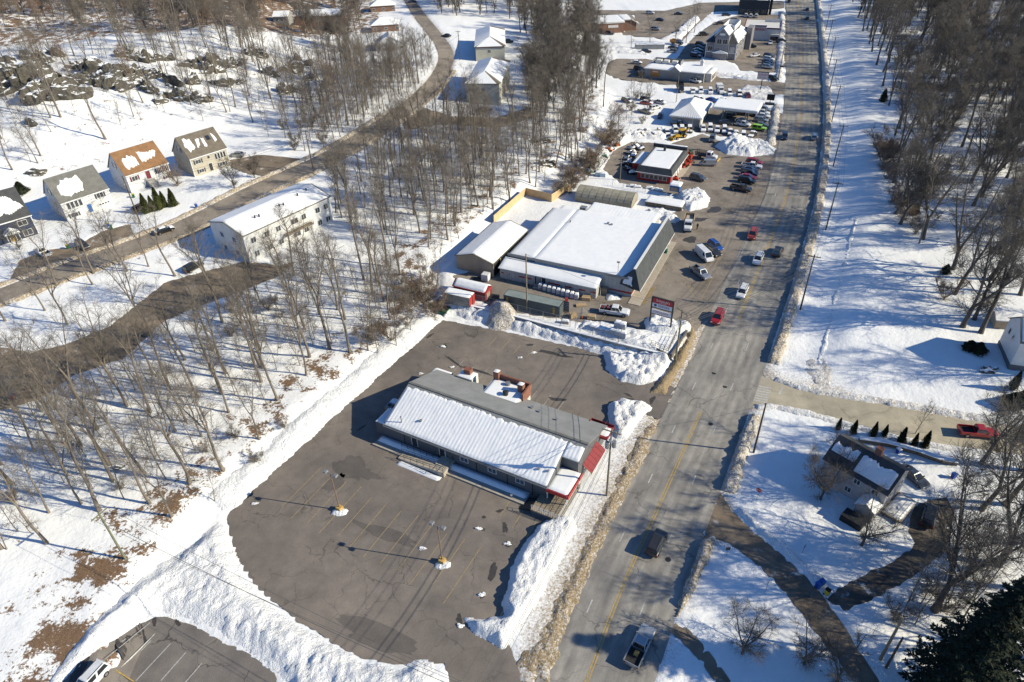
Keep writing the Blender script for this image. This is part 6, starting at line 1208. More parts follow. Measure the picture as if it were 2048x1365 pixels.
def lump(px, py, sx, sy, sz, label, mat, cat, name, group=None, rz=-.45, snow=True, z=Z):
    """wrapped pallet or crate with a crown of snow"""
    q = P(px, py, z); o = empty(name, (q.x, q.y, q.z if z is None else z), rz, label, cat, group)
    MB().hexa([(-sx,-sy,.12),(sx,-sy,.12),(sx,sy,.12),(-sx,sy,.12)], [(-sx*.95,-sy*.95,sz),(sx*.95,-sy*.95,sz),(sx*.95,sy*.95,sz),(-sx*.95,sy*.95,sz)]).build('load', mat, o); mb = MB()
    for k in (-.8, 0, .8): mb.box(-sx, sx, k*sy-.07, k*sy+.07, .0, .12)
    mb.build('pallet', M_WOODG, o)
    if snow: MB().hexa([(-sx*.97,-sy*.97,sz-.02),(sx*.97,-sy*.97,sz-.02),(sx*.97,sy*.97,sz-.02),(-sx*.97,sy*.97,sz-.02)], [(-sx*.6,-sy*.6,sz+.22),(sx*.7,-sy*.6,sz+.18),(sx*.6,sy*.7,sz+.22),(-sx*.7,sy*.6,sz+.2)]).build('snow_cap', M_RSNOW, o)
    return o
M_WRAP = mk('white_wrap', (.66,.66,.68), .5, .15, 1.5); M_WRAPG = mk('grey_wrap', (.42,.44,.48), .5, .2, 1.5); M_CRATE = mk('crate_wood', (.46,.33,.19), .8, .3, 2)
ORD = ['first','second','third','fourth','fifth','sixth','seventh','eighth','ninth','tenth','eleventh','twelfth']
for i in range(9): f = i/8; lump(1081+f*72, 578+f*20, .42, .5, 1.2, ORD[i]+' white bulk bag from the left in the line below the store wall', M_WRAP, 'bulk bag', 'bulk_bag', 'bulk bags along the store wall', -.3)
for i, (x, y) in enumerate([(1186,660),(1196,663),(1206,666),(1216,669),(1226,672),(1236,675),(1246,678)]): lump(x, y, .6, .55, 1.1+.5*(i > 3), ORD[i]+' snow-topped wrapped pallet from the gate in the row inside the yard fence', M_WRAPG, 'pallet', 'wrapped_pallet', 'stacked pallets inside the yard fence')
for i, (x, y) in enumerate([(1232,668),(1242,671)]):
    o = lump(x, y, .6, .55, 1.1, ['left','right'][i]+' one of two wrapped pallets stacked on top of the yard row', M_WRAPG, 'pallet', 'wrapped_pallet', 'upper stacked pallets'); o.location.z += 1.75; o.location.x += .2
lump(1172,600, .9, .6, .8, 'open wooden crates stacked by the gas-cylinder cage', M_CRATE, 'crate', 'wooden_crate', None, -.2, False); lump(1162,612, 1.1, .5, .35, 'low wooden crate lying on the yard asphalt', M_CRATE, 'crate', 'wooden_crate', None, .1, False); lump(1183,638, .8, .6, .9, 'brown cartons on a pallet behind the yard gate', M_CRATE, 'carton', 'carton_pallet', None, -.3, False); lump(1146,635, .7, .5, 1.0, 'tilted brown board pallet beside the container end', M_CRATE, 'pallet', 'board_pallet', None, .4, False); lump(1130,648, .8, .4, .8, 'grey concrete block on the snow beside the yard fence', M_CONC, 'block', 'concrete_block', None, -.3); lump(1209,586, .7, .7, 1.4, 'brown caged pallet against the store side wall', M_WOODG, 'cage', 'pallet_cage', None, -.45, False)
rr = random.Random(17)
for i in range(34):
    x = 1232+rr.random()*98; y = 262+rr.random()*14+(abs(x-1290) > 40)*4; q = rr.random()
    lump(x, y, .7, .6, .5+q, 'snow-capped stone pallet in the storage yard behind the red shop', M_CRATE if q > .55 else M_WRAPG, 'pallet', 'stone_pallet', 'stone pallets in the storage yard', rr.uniform(0, 3))
for i, (x, y) in enumerate([(1196,352),(1206,354)]): lump(x, y, .8, .7, 1.2, 'pale blue wrapped bundle by the corner of the garden shop fence', mk('wrap_blue', (.45,.58,.66), .5, .1), 'bundle', 'wrapped_bundle', 'pale blue bundles', -.3)
for i, (x, y) in enumerate([(1265,374),(1274,376),(1298,378),(1310,381),(1318,383)]): lump(x, y, 1.1, .5, .5, 'snow-covered object on the terrace behind the stone display wall', M_WRAPG, 'display item', 'display_item', 'display items on the terrace', -.2)
for i, (x, y, m) in enumerate([(1331,494,M_BLUEP),(1334,488,M_STUCCO),(1328,500,M_WRAP),(1338,480,M_REDP),(1330,506,M_MOWG)]): lump(x, y, .5, .5, .9, ['blue goods stack on the storefront walk','pale goods stack on the storefront walk behind the blue one','white goods stack on the storefront walk before the blue one','red goods stack at the far end of the storefront walk','green goods stack at the near end of the storefront display'][i], m, 'goods', 'goods_stack', None, -.45, False)
lump(1286,570, .35, .35, 1.0, 'red machine at the near corner of the storefront', M_REDP, 'machine', 'vending_machine', None, -.4, False); lump(1133,604, .3, .3, .9, 'red gas cylinder beside the last bulk bag', M_REDP, 'cylinder', 'gas_cylinder', None, 0, False)
lump(968,588, 1.2, .6, .9, 'jumble of timber and drums outside the red shed door', M_WOODG, 'timber', 'timber_stack', None, -.4, False); lump(985,598, 1.4, .9, .7, 'dark flat trailer beside the shipping container', M_DARK, 'trailer', 'flat_trailer', None, -.3, False); lump(972,560, .8, .8, 1.6, 'white wire-caged drum stack at the open shed bay', M_WRAP, 'drum stack', 'drum_stack', None, -.4, False)

# ------------------------------------------------------------------ street furniture and small things
def lamp(px, py, label):
    q = P(px, py); o = empty('parking_lamp', (q.x, q.y, 0.02), R_(-29), label, 'lamp')
    MB().hexa([(-.45,-.45,0),(.45,-.45,0),(.45,.45,0),(-.45,.45,0)], [(-.38,-.38,.8),(.38,-.38,.8),(.38,.38,.8),(-.38,.38,.8)]).build('base', mk('base_yellow', (.55,.36,.12), .8, .4, 3), o)
    MB().tube((0,0,.8), (0,0,7.8), .09, .07, 8).build('pole', mk('lamp_pole', (.22,.15,.11), .6, .2), o); MB().tube((-.7,0,7.75), (.7,0,7.75), .04, n=6).build('arm', M_GREY, o)
    for s in (-1, 1): MB().hexa([(s*.9-.28,-.25,7.65),(s*.9+.28,-.25,7.65),(s*.9+.28,.35,7.65),(s*.9-.28,.35,7.65)], [(s*.9-.22,-.2,7.95),(s*.9+.22,-.2,7.95),(s*.9+.22,.3,7.95),(s*.9-.22,.3,7.95)]).build('lamp_head', M_GREY, o)
    snow_bank('snow_patch', 'melting snow ring at the foot of the '+label, [(q.x+1.15*math.cos(k*.52)*(1+.2*(k % 2)), q.y-.4+.75*math.sin(k*.52)) for k in range(12)], .25, .6, .16, .2, .1, 50+px, .3)
lamp(885,1126, 'twin-headed parking lamp nearer to the road'); lamp(680,1021, 'twin-headed parking lamp nearer to the woods')
q = P(890,626); o = empty('dumpster', (q.x, q.y, .05), R_(-25), 'green dumpster with black lid in the corner of the retaining wall', 'dumpster')
MB().prism([(-.75,.1),(.75,.1),(.95,1.2),(-.95,1.35)], -.9, .9, 'y').build('bin', mk('dumpster_green', (.01,.22,.08), .6, .2), o); MB().hexa([(-.98,-.92,1.37),(.98,-.92,1.2),(.98,.92,1.2),(-.98,.92,1.37)], [(-.98,-.92,1.42),(.98,-.92,1.26),(.98,.92,1.26),(-.98,.92,1.42)]).build('lid', M_BLACK, o); MB().box(-1.0, 1.0, -1.0, -.92, .75, .9).build('lift_pocket', M_DARK, o)
# shop sign by the road
q1 = P(1299,651,1.6); q2 = P(1340,663,1.6); d = q2-q1; o = empty('shop_sign', q1, math.atan2(d.y, d.x), 'tall shop sign with red header and white panels on black posts', 'sign'); w = d.length
for x in (0, w): MB().box(x-.13, x+.13, -.13, .13, -.5, 6.6).build('post', M_DARK, o)
MB().box(-.05, w+.05, -.14, .14, 6.6, 6.8).box(0, w, -.1, .1, 4.35, 4.55).box(0, w, -.1, .1, 2.95, 3.1).build('frame', M_DARK, o)
p_ = MB().box(.13, w-.13, -.09, .09, 5.5, 6.6).build('red_panel', mk('sign_panel_red', (.45,.03,.035), .4, .08), o); text_obj('lettering', "Schmidt's", .72, M_WTRIM, p_, (w*.52,-.11,6.15), (R_(90),0,0), .01); text_obj('lettering', "& SERAFINE'S", .25, M_WTRIM, p_, (w*.52,-.11,5.72), (R_(90),0,0), .01)
M_SP = mk('sign_panel_white', (.62,.65,.72), .4, .08); p_ = MB().box(.13, w-.13, -.09, .09, 4.55, 5.49).build('white_panel', M_SP, o); M_NAVYT = mk('sign_text_navy', (.04,.06,.14), .5, .1)
MB().tube((.75,-.1,5.02), (.75,-.115,5.02), .3, n=14).build('emblem', M_NAVYT, p_)
for zz in (5.1, 4.85):
    for k in range(6): MB().box(1.35+k*.38, 1.66+k*.38, -.11, -.09, zz, zz+.12).build('faded_lettering', M_NAVYT, p_)
p_ = MB().box(.13, w-.13, -.09, .09, 3.1, 3.95).build('white_panel', M_SP, o)
for zz in (3.65, 3.38):
    for k in range(8): MB().box(.5+k*.38, .8+k*.38, -.11, -.09, zz, zz+.12).build('faded_lettering', mk('sign_text_red', (.45,.12,.12), .5, .1), p_)
# retaining walls
def wall_run(name, label, pts, h0, h1, t, mat, base=0.0, cap=True):
    o = empty(name, (pts[0][0], pts[0][1], base), 0, label, 'wall')
    for a, c in zip(pts[:-1], pts[1:]):
        a = Vector((a[0], a[1], 0)); c = Vector((c[0], c[1], 0)); L = (c-a).length; n = max(1, round(L/2.5)); d = (c-a)/n; rz = math.atan2(d.y, d.x)
        for k in range(n):
            f0 = (a+d*k-Vector((pts[0][0], pts[0][1], 0))); s = MB().box(.012, d.length-.012, -t/2, t/2, -.5, h1+.012*(k % 2)).build('wall_section', mat, o); s.location = f0; s.rotation_euler.z = rz
        if cap: s = MB().box(0, L, -t*.7, t*.7, h1+.03, h1+.15).build('snow_cap', M_RSNOW, o); s.location = a-Vector((pts[0][0], pts[0][1], 0)); s.rotation_euler.z = rz
    return o
W1 = [atz(853,622,.3), atz(877,598,1.9), atz(1000,626,1.9), atz(1130,660,1.9), atz(1230,686,1.9), atz(1332,713,1.6)]
wall_run('retaining_wall', 'long concrete retaining wall between the empty lot and the shop yard', W1, 0, 2.0, .35, M_CONC)
wall_run('entry_wall', 'dark concrete corner wall of the fenced landing beside the shop sign', [atz(1290,692,1.2), atz(1340,718,1.2), atz(1374,664,1.6)], 0, 2.0, .3, mk('concrete_dark', (.16,.15,.135), .9, .25, 1.2, .02), cap=False)
o = empty('landing_fence', atz(1302,690,2.0), 0, 'metal railing on the landing beside the shop sign', 'railing'); p0 = Vector(atz(1302,690,2.0)); p1 = Vector(atz(1336,705,2.0)); p2 = Vector(atz(1352,672,2.0)); mb = MB()
for a, c in ((p0, p1), (p1, p2)):
    for zz in (.3, .7, 1.1): mb.tube(a-p0+Vector((0,0,zz)), c-p0+Vector((0,0,zz)), .035, n=5)
    for k in range(5): q = a.lerp(c, k/4)-p0; mb.tube(q, q+Vector((0,0,1.1)), .04, n=5)
mb.build('rail', M_DARK, o)
# chain link fence of the yard
M_LINK = mk('galvanised', (.33,.34,.35), .5, .2, metal=.5)
def chain(label, pts, h=2.1, gap=2.6, mesh=True):
    p0 = Vector(pts[0]); o = empty('chain_link_fence', p0, 0, label, 'fence')
    for a, c in zip(pts[:-1], pts[1:]):
        a = Vector(a); c = Vector(c); L = (c-a).length; n = max(1, int(L/gap))
        for k in range(n+1): q = a.lerp(c, k/n)-p0; MB().tube(q, q+Vector((0,0,h)), .045, n=6).build('post', M_LINK, o)
        MB().tube(a-p0+Vector((0,0,h)), c-p0+Vector((0,0,h)), .03, n=5).build('top_rail', M_LINK, o); mb = MB(); d = (c-a)/L; s = -h
        while s < L:
            for sg in (1, -1):
                u0, u1 = max(s, 0), min(s+h, L); z0 = u0-s; z1 = u1-s
                if sg < 0: z0, z1 = h-z0, h-z1
                mb.tube(a-p0+d*u0+Vector((0,0,z0)), a-p0+d*u1+Vector((0,0,z1)), .006, n=3, cap=False)
            s += .32
        mb.build('wire_mesh', M_LINK, o)
chain('chain-link fence in front of the dark shipping container', [atz(893,594,1.65), atz(965,610,1.65), atz(1060,634,1.65), atz(1140,655,1.65)]); chain('chain-link fence beside the stacked pallets above the retaining wall', [atz(1160,666,1.7), atz(1236,690,1.7), atz(1246,668,1.7)])
chain('galvanised yard gate standing open by the cartons', [atz(1150,660,1.65), atz(1164,628,1.65), atz(1178,640,1.65)], 1.9); chain('small chain-link cage by the store side door', [atz(1183,600,1.65), atz(1183,592,1.65), atz(1200,588,1.65), atz(1200,602,1.65)], 1.8); chain('chain-link fence between the red shop yard and the greenhouse', [atz(1225,372,1.65), atz(1290,385,1.65), atz(1332,394,1.65)], 1.8)
# traffic cone
q = P(1164,638,Z); o = empty('traffic_cone', q, 0, 'orange traffic cone by the open yard gate', 'cone'); MB().tube((0,0,.04), (0,0,.75), .2, .04, 10).build('cone', mk('cone_orange', (.75,.14,.02), .5, .1), o); MB().box(-.25, .25, -.25, .25, 0, .05).build('base', M_BLACK, o)
# wheelie bins
def bin_(px, py, body, lid, label, rz=.4, fallen=False):
    q = P(px, py); o = empty('wheelie_bin', q, rz, label, 'bin'); s = .9
    MB().hexa([(-.24*s,-.24*s,.08),(.24*s,-.24*s,.08),(.24*s,.24*s,.08),(-.24*s,.24*s,.08)], [(-.32*s,-.32*s,1.05),(.32*s,-.32*s,1.05),(.32*s,.34*s,1.05),(-.32*s,.34*s,1.05)]).build('body', body, o); MB().hexa([(-.35*s,-.36*s,1.06),(.35*s,-.36*s,1.06),(.35*s,.4*s,1.06),(-.35*s,.4*s,1.06)], [(-.3*s,-.3*s,1.16),(.3*s,-.3*s,1.16),(.33*s,.38*s,1.14),(-.33*s,.38*s,1.14)]).build('lid', lid, o)
    for sx in (-.26, .26): MB().tube((sx*s-.03,.27,.12), (sx*s+.03,.27,.12), .12, n=8).build('wheel', M_BLACK, o)
    return o
M_BBLUE = mk('bin_blue', (.01,.07,.36), .5, .15); M_BGRN = mk('bin_green', (.02,.13,.04), .5, .15); M_BYEL = mk('bin_yellow', (.60,.48,.03), .5, .15)
bin_(394,417, M_BBLUE, M_BBLUE, 'blue wheelie bin at the kerb of the wooded street', .8); bin_(218,455, M_BBLUE, M_BYEL, 'blue wheelie bin with yellow lid on the driveway of the white raised house', .5); bin_(224,459, M_BGRN, M_BGRN, 'green wheelie bin beside the yellow-lidded one', .5); bin_(137,498, M_BGRN, M_BYEL, 'green bin with yellow lid near the dark parked car', .2); bin_(268,396, M_BGRN, M_BYEL, 'yellow-lidded bin behind the cypresses', .2)
bin_(1634,1177, M_BBLUE, M_BBLUE, 'blue wheelie bin at the lane, left of a pair', .3); bin_(1642,1172, M_BBLUE, M_BBLUE, 'blue wheelie bin at the lane, right of a pair', .4); bin_(1653,1190, M_BYEL, M_BLACK, 'yellow bin with black lid at the cottage driveway mouth', .6); bin_(1905,958, M_BBLUE, M_BBLUE, 'blue barrel bin standing in the snow behind the cottage', .2); bin_(1795,908, M_BBLUE, M_RSNOW, 'blue bin with snow on its lid between cottage and garden wall', .3)
# signs on posts
def post_sign(px, py, h, label, shape, mat, w=.35, rz=0.0, txt=None):
    q = P(px, py); o = empty('road_sign', q, rz, label, 'sign'); MB().tube((0,0,0), (0,0,h), .035, n=6).build('post', M_GREY, o)
    if shape == 'oct': pl = MB().prism([(w*math.cos(R_(22.5+45*k)), h-.1+w*math.sin(R_(22.5+45*k))) for k in range(8)], -.06, -.03, 'y').build('plate', mat, o)
    else: pl = MB().box(-w, w, -.06, -.03, h-.5, h+.1).build('plate', mat, o)
    if txt: text_obj('lettering', txt, w*.62, M_WTRIM, pl, (0,-.065,h-.1), (R_(90),0,0), .004)
post_sign(1513,1000, 2.2, 'red octagonal stop sign at the narrow lane', 'oct', M_REDP, .42, R_(-40), 'STOP'); post_sign(1452,1114, 2.0, 'small dark sign on a thin post on the triangular lawn', 'sq', M_DARK, .3, 0); post_sign(1530,1185, 2.2, 'thin leaning signpost at the lane edge of the triangular lawn', 'sq', M_GREY, .25, 1.0); post_sign(1604,1108, 1.8, 'thin signpost with small plate on the cottage lawn by the lane', 'sq', M_DARK, .2, .8); post_sign(1561,146, 2.6, 'dark sign panel on a post beside the road near the drive-through', 'sq', M_DARK, .8)
q = P(1539,210,Z); o = empty('road_board', (q.x,q.y,Z), R_(-25), 'black trailer message board by the road', 'sign'); MB().box(-1.3, 1.3, -.1, .1, 1.6, 3.6).build('board', M_BLACK, o); MB().tube((0,0,.6), (0,0,1.6), .12, n=6).build('mast', M_DARK, o); MB().box(-1.6, 1.6, -.8, .8, .35, .65).build('trailer', M_DARK, o)
for s in (-.85, .85): MB().tube((0,s-.1,.35), (0,s+.1,.35), .35, n=10).build('wheel', M_TYRE, o)
# mailboxes, garden wall, fences of the right-hand side
gw = [P(1716,884), P(1770,892), P(1830,908), P(1880,926), P(1912,932)]
wall_run('garden_wall', 'dark dry-stone garden wall behind the row of small cypresses', gw, 0, .9, .6, M_STONE, 0.0, True)
chain('low wire fence along the far end of the cross street', [P(1980,832), P(2060,846)], 1.0, 1.6)
o = empty('slatted_cover', P(1704,1046), R_(-50), 'dark slatted box in the shade of the cottage', 'log store')  # dark ribbed object of unknown use, built as a slatted box
for k in range(7): MB().box(-1.5, 1.5, -.9+k*.27, -.68+k*.27, 1.2, 1.26).build('slat', M_DARK, o)
MB().box(-1.5, 1.5, -.9, .95, 0, 1.18).build('box', M_BLACK, o)
for i, (x, y) in enumerate([(1782,1030),(1796,1026)]):
    o = empty('garden_chair', P(x, y), R_(30+40*i), ['wooden garden chair near the cottage deck','wooden garden chair nearer to the black SUV'][i], 'chair'); MB().box(-.3, .3, -.3, .3, .4, .46).build('seat', M_WOODG, o); MB().box(-.3, .3, .26, .32, .46, 1.0).build('backrest', M_WOODG, o)
    for sx in (-.27, .27):
        for sy in (-.27, .27): MB().box(sx-.03, sx+.03, sy-.03, sy+.03, 0, .4).build('leg', M_WOODG, o)
# boulders and rock outcrops
def rock(px, py, r, label, cat='rock', sz=.6, seed=1, group=None, z=None, mat=None, name='boulder', stretch=1.6, rz=0):
    q = P(px, py, z); bm = bmesh.new(); bmesh.ops.create_icosphere(bm, subdivisions=4 if r > 2 else 3, radius=1); rr = random.Random(seed); o1 = rr.uniform(0, 99)
    P3 = np.array([v.co[:] for v in bm.verts]); n = fbm(P3[:,0]*1.6+o1, P3[:,1]*1.6+P3[:,2]*1.3, seed, 4)*1.5+np.abs(fbm(P3[:,0]*3+P3[:,2]*2.2, P3[:,1]*3+o1, seed+3, 3))*.7
    st = np.round((P3[:,2]*2.0+n*1.8))/2.0*.3+P3[:,2]*.7
    for v, k, s in zip(bm.verts, n, st): f = 1+k*1.0; v.co = (v.co.x*r*stretch*f, v.co.y*r*f*.8, s*r*sz*f)
    me = bpy.data.meshes.new(name); bm.to_mesh(me); bm.free(); me.materials.append(mat or M_ROCK); o = link_mesh(name, me); o.location = (q.x, q.y, q.z-(.28*r if r > 1.8 else 0)); o.rotation_euler.z = rz; return tag(o, label, cat, group)
def rockmat():
    s = NT('rock_snowy'); n = s.noise(1.4, 4, .7); c = s.mix(s.ramp(n, .3, .7), (.050,.047,.040), (.155,.140,.112)); g = s.n('ShaderNodeNewGeometry'); sp = s.n('ShaderNodeSeparateXYZ'); s.l(g.outputs['Normal'], sp.inputs[0])
    mk_ = s.ramp(s.math('ADD', sp.outputs['Z'], s.math('MULTIPLY', s.math('SUBTRACT', s.noise(.9, 3), .5), .9)), .62, .76); c = s.mix(mk_, c, (.84,.86,.89)); s.bump(n, .9, .25); return s.done(c, .9)
M_ROCK = rockmat()
rock(68,348, 1.6, 'rounded boulder in the snowy yard behind the white raised house', sz=.7, seed=2); rock(2020,736, .9, 'grey boulder in the snow before the white edge house', sz=.8, seed=3) if False else None
rock(1976,742, .9, 'grey boulder in the shaded snow before the white edge house', sz=.8, seed=3); rock(240,938, .7, 'small round rock at the foot of the leaning trees', sz=.7, seed=4)
for i, (x, y) in enumerate([(886,694),(904,735),(842,748),(1040,716),(920,1252),(964,1190),(958,1058),(844,1098),(510,1008),(1016,1088),(1068,706)]): rock(x, y, .32, 'lump of plough ice left on the empty lot', 'ice lump', .6, 30+i, 'ice lumps on the empty lot', mat=M_BANK, name='ice_lump')
for i, (x, y, r, s_) in enumerate([(30,150,6,1.8),(62,168,6.5,1.7),(100,178,6,2.2),(20,176,5.5,1.6),(128,188,5,1.6),(85,125,3.5,1.6),(112,110,3,1.8),(160,140,4,2.0),(205,150,5.5,1.6),(225,165,6,1.8),(250,170,5,1.7),(258,112,4,1.5),(282,122,4,1.4),(300,180,3.6,2.2),(340,168,3.4,2),(355,196,3.8,1.6),(395,130,4.5,1.6),(420,142,5.2,1.7),(448,132,4.6,1.6),(400,200,3.4,1.5),(500,108,3.4,2),(520,112,3,1.6),(585,142,5,1.4),(600,130,4,1.6),(575,185,4,1.6),(480,165,2.6,1.6),(320,205,2.4,1.4),(1090,330,2.4,1.6),(1080,284,2.6,1.5),(60,250,2.0,1.5),(140,165,4.5,1.8),(180,158,4,1.8),(270,150,4,1.8),(310,150,3.5,1.7),(380,165,3,1.6),(440,170,3.4,1.8),(540,150,3.4,1.6),(8,130,4.5,1.7),(50,120,3.5,1.8),(330,120,3,1.8),(475,128,3,1.7),(620,160,3,1.5)]):
    rock(x, y, r*.78, 'dark snow-streaked rock outcrop on the wooded hillside', 'rock outcrop', .95, 60+i, 'rock outcrops on the wooded hillside', name='rock_outcrop', stretch=.8+.35*s_, rz=.3+.9*math.sin(i*7.1))

# ------------------------------------------------------------------ a person beside the dump truck
def person(px, py, label, coat, z=1.6, rz=0.0):
    q = P(px, py, z); me = bpy.data.meshes.new('body'); J = [(0,0,.95),(0,0,1.2),(0,0,1.42),(0,.01,1.52),(0,.02,1.66),(.19,0,1.40),(.27,.03,1.12),(.25,.12,.88),(-.19,0,1.40),(-.27,.03,1.12),(-.24,.12,.88),(.1,0,.92),(.11,.03,.5),(.12,0,.09),(.12,.14,.04),(-.1,0,.92),(-.11,-.02,.5),(-.13,-.08,.09),(-.13,.06,.04)]
    E = [(0,1),(1,2),(2,3),(3,4),(2,5),(5,6),(6,7),(2,8),(8,9),(9,10),(0,11),(11,12),(12,13),(13,14),(0,15),(15,16),(16,17),(17,18)]; Rr = [.15,.16,.13,.07,.11,.075,.06,.05,.075,.06,.05,.11,.08,.06,.05,.11,.08,.06,.05]
    me.from_pydata(J, E, []); o = link_mesh('person', me); o.modifiers.new('skin', 'SKIN'); 
    for v, r in zip(me.skin_vertices[0].data, Rr): v.radius = (r, r)
    me.skin_vertices[0].data[0].use_root = True; o.modifiers.new('sub', 'SUBSURF').levels = 1; dg = bpy.context.evaluated_depsgraph_get(); m2 = bpy.data.meshes.new_from_object(o.evaluated_get(dg)); bpy.data.objects.remove(o); m2.materials.clear(); m2.materials.append(coat)
    o = link_mesh('person', m2); o.location = (q.x, q.y, z+.03); o.rotation_euler.z = rz; tag(o, label, 'person')
    MB().tube((0,.04,1.6), (0,.04,1.74), .095, .07, 8).build('hat', M_BLACK, o); return o
person(1394,460, 'person in dark clothes walking beside the white dump truck', mk('cloth_dark', (.03,.032,.04), .9, .2))

XC = [((1246,203),(1262,208),'suv','charcoal',1,'dark snowed-in car at the woods edge left of the red one'),((1310,206),(1330,210),'sedan','silver',1,'silver snowed-in car behind the workshop'),((1390,201),(1406,206),'suv','grey',1,'grey car squeezed behind the workshop and back row'),((1438,203),(1455,206),'sedan','white',1,'white car with snow between the back row and the canopy'),((1330,262),(1337,276),'sedan','grey',1,'grey car buried in snow at the left end of the snowed-in row'),((1378,256),(1379,272),'suv','charcoal',1,'charcoal car under snow between the backhoe and the three snow-capped cars'),((1447,256),(1449,273),'suv','silver',1,'silver car under snow right of the three snow-capped cars'),((1459,260),(1460,277),'sedan','grey',1,'grey car under snow left of the largest snow pile'),((1440,247),(1464,251),'sedan','grey',0,'grey sedan between the canopy columns and the snowed-in row'),((1466,222),(1467,236),'suv','black',0,'black car under the middle of the canopy'),((1500,236),(1499,222),'suv','grey',0,'grey SUV under the canopy beside the navy one'),((1380,113),(1402,116),'suv','navy',1,'navy car under snow closest to the drive-through in the office row'),((1524,136),(1546,139),'suv','silver',0,'silver SUV below the office roadside row'),((1432,50),(1448,48),'sedan','black',0,'black car at the upper edge of the office lot'),((1462,44),(1478,43),'suv','grey',0,'grey SUV left of the three white cars'),((1530,60),(1550,60),'suv','charcoal',0,'charcoal SUV behind the white restaurant'),((1290,28),(1310,29),'suv','white',0,'white SUV at the far side of the bank lot'),((1348,30),(1366,30),'sedan','charcoal',0,'charcoal sedan at the far side of the bank lot'),((1300,60),(1322,62),'suv','silver',0,'silver SUV in the near row of the bank lot'),((1262,128),(1284,129),'sedan','silver',1,'silver car with snow in the drive-through loop')]
for a, c, k, p, sn, l in XC: car(k, a, c, p, l, bool(sn), Z)

# ------------------------------------------------------------------ utility poles and cables
TOPS = {}
def pole(key, px, py, h, label, arm=0.0, armz=.5, arms=1, tr=0, mat=None, r=.17, toward=None, z=None, ang=None):
    q = P(px, py, z); rz = R_(ang) if ang is not None else 0
    if toward: t = P(*toward); rz = math.atan2(t.y-q.y, t.x-q.x)+math.pi/2
    o = empty('utility_pole', q, rz, label, 'utility pole'); mat = mat or M_POLE
    MB().tube((0,0,-.4), (0,0,h), r, r*.68, 10).build('pole', mat, o); offs = [0.0]
    for a in range(arms if arm else 0):
        zz = h-armz-a*1.1; MB().box(-arm, arm, -.06, .06, zz-.07, zz+.07).build('crossarm', mat, o)
        for s in (-.92, -.45, .45, .92): MB().tube((s*arm,0,zz+.07), (s*arm,0,zz+.3), .05, .035, 6).build('insulator', M_WRAPG, o)
    for k in range(tr):
        a = math.pi*k+.6; MB().tube((.5*math.cos(a),.5*math.sin(a),h-3.4), (.5*math.cos(a),.5*math.sin(a),h-2.3), .3, n=10).build('transformer', M_GREY, o)
    if arm: MB().tube((0,.2,h-2.2), (.1,.2,h-1.7), .14, n=6).build('fuse_box', M_GREY, o)
    TOPS[key] = (q, rz, h, arm, armz); return o
def wire(label, a, b, offs, sag=.9, r=.022, lows=()):
    qa, ra, ha, aa, za = TOPS[a]; qb, rb, hb, ab, zb = TOPS[b]; o = empty('power_line', qa, 0, label, 'cable')
    def tip(q, rz, h, s, arm, armz, dz): return q+Vector((math.cos(rz)*s*arm, math.sin(rz)*s*arm, h-(armz-.3 if arm else .1)-dz))
    for s, dz in [(s, 0) for s in offs]+[(0, d) for d in lows]:
        p0 = tip(qa, ra, ha, s, aa, za, dz)-qa; p1 = tip(qb, rb, hb, s, ab, zb, dz)-qa; mb = MB(); prev = p0; n = 14
        for k in range(1, n+1):
            f = k/n; p = p0.lerp(p1, f)-Vector((0,0,4*sag*f*(1-f))); mb.tube(prev, p, r*(1.6 if dz else 1), n=4, cap=False); prev = p
        mb.build('wire', M_WIRE, o)
pole('A', 1213, 993, 13.6, 'weathered pole with transformers beside the grey building', 1.4, .4, 1, 2, toward=(1350,725))
pole('B', 1350, 726, 11.8, 'pole with crossarm beside the shop sign', 1.5, .4, 1, 0, toward=(1600,621), r=.2)
pole('C', 1054, 622, 13.2, 'tall bare pole standing behind the shipping container', 0, mat=M_POLE)
pole('D', 962, 1492, 12.6, 'double-crossarm pole rising into the bottom edge of the picture', 1.5, .5, 2, 0, toward=(1213,993))
pole('E', 252, 1120, 9.8, 'leaning greenish pole on the snowy slope at the lower left', 1.2, .4, 1, 0, toward=(960,1480), mat=mk('pole_green', (.19,.19,.12), .9, .3, 1.5))
pole('G', 1507, 906, 10.4, 'dark pole at the cross street corner beside the cottage lawn', 0, mat=M_POLED)
FP = [(1600,621,12.6),(1651,461,12.3),(1666,334,12.1),(1663,245,11.8),(1658,185,11.7),(1657,137,11.9),(1653,97,11.5),(1651,62,11.5)]
for i, (x, y, h_) in enumerate(FP):
    pole('F%d' % i, x, y, h_, 'dark roadside pole by the snowy embankment, '+['nearest to the cross street','second from the cross street','third from the cross street','fourth from the cross street','fifth from the cross street','third from the far end','second from the far end','last at the far end'][i], 1.2, .4, 1, 0, M_POLED, toward=(FP[i+1][:2] if i < 7 else (1640,10)))
pole('X', 1640, 800, 12.0, 'unused', 0) if False else None
pole('H1', 1760, 1320, 8.7, 'short stout pole at the lane corner, left of two', 0, mat=M_POLE, r=.2); pole('H2', 1772, 1336, 6.4, 'short leaning pole at the lane corner, right of two', 0, mat=M_POLED)
pole('I', 282, 450, 12.6, 'brown pole at the kerb before the five cypresses', 1.0, .4, 1, 0, M_POLED, toward=(650,330)); pole('I2', 628, 346, 12.0, 'pole along the wooded street beyond the beige house', 1.0, .4, 1, 0, M_POLED, toward=(880,150)); pole('J', 920, 122, 11.7, 'pole at the bend of the wooded street', 1.0, .4, 1, 0, M_POLED, toward=(650,330)); pole('I0', -60, 596, 12, 'pole at the far left of the wooded street', 1.0, .4, 1, 0, M_POLED, toward=(282,450))
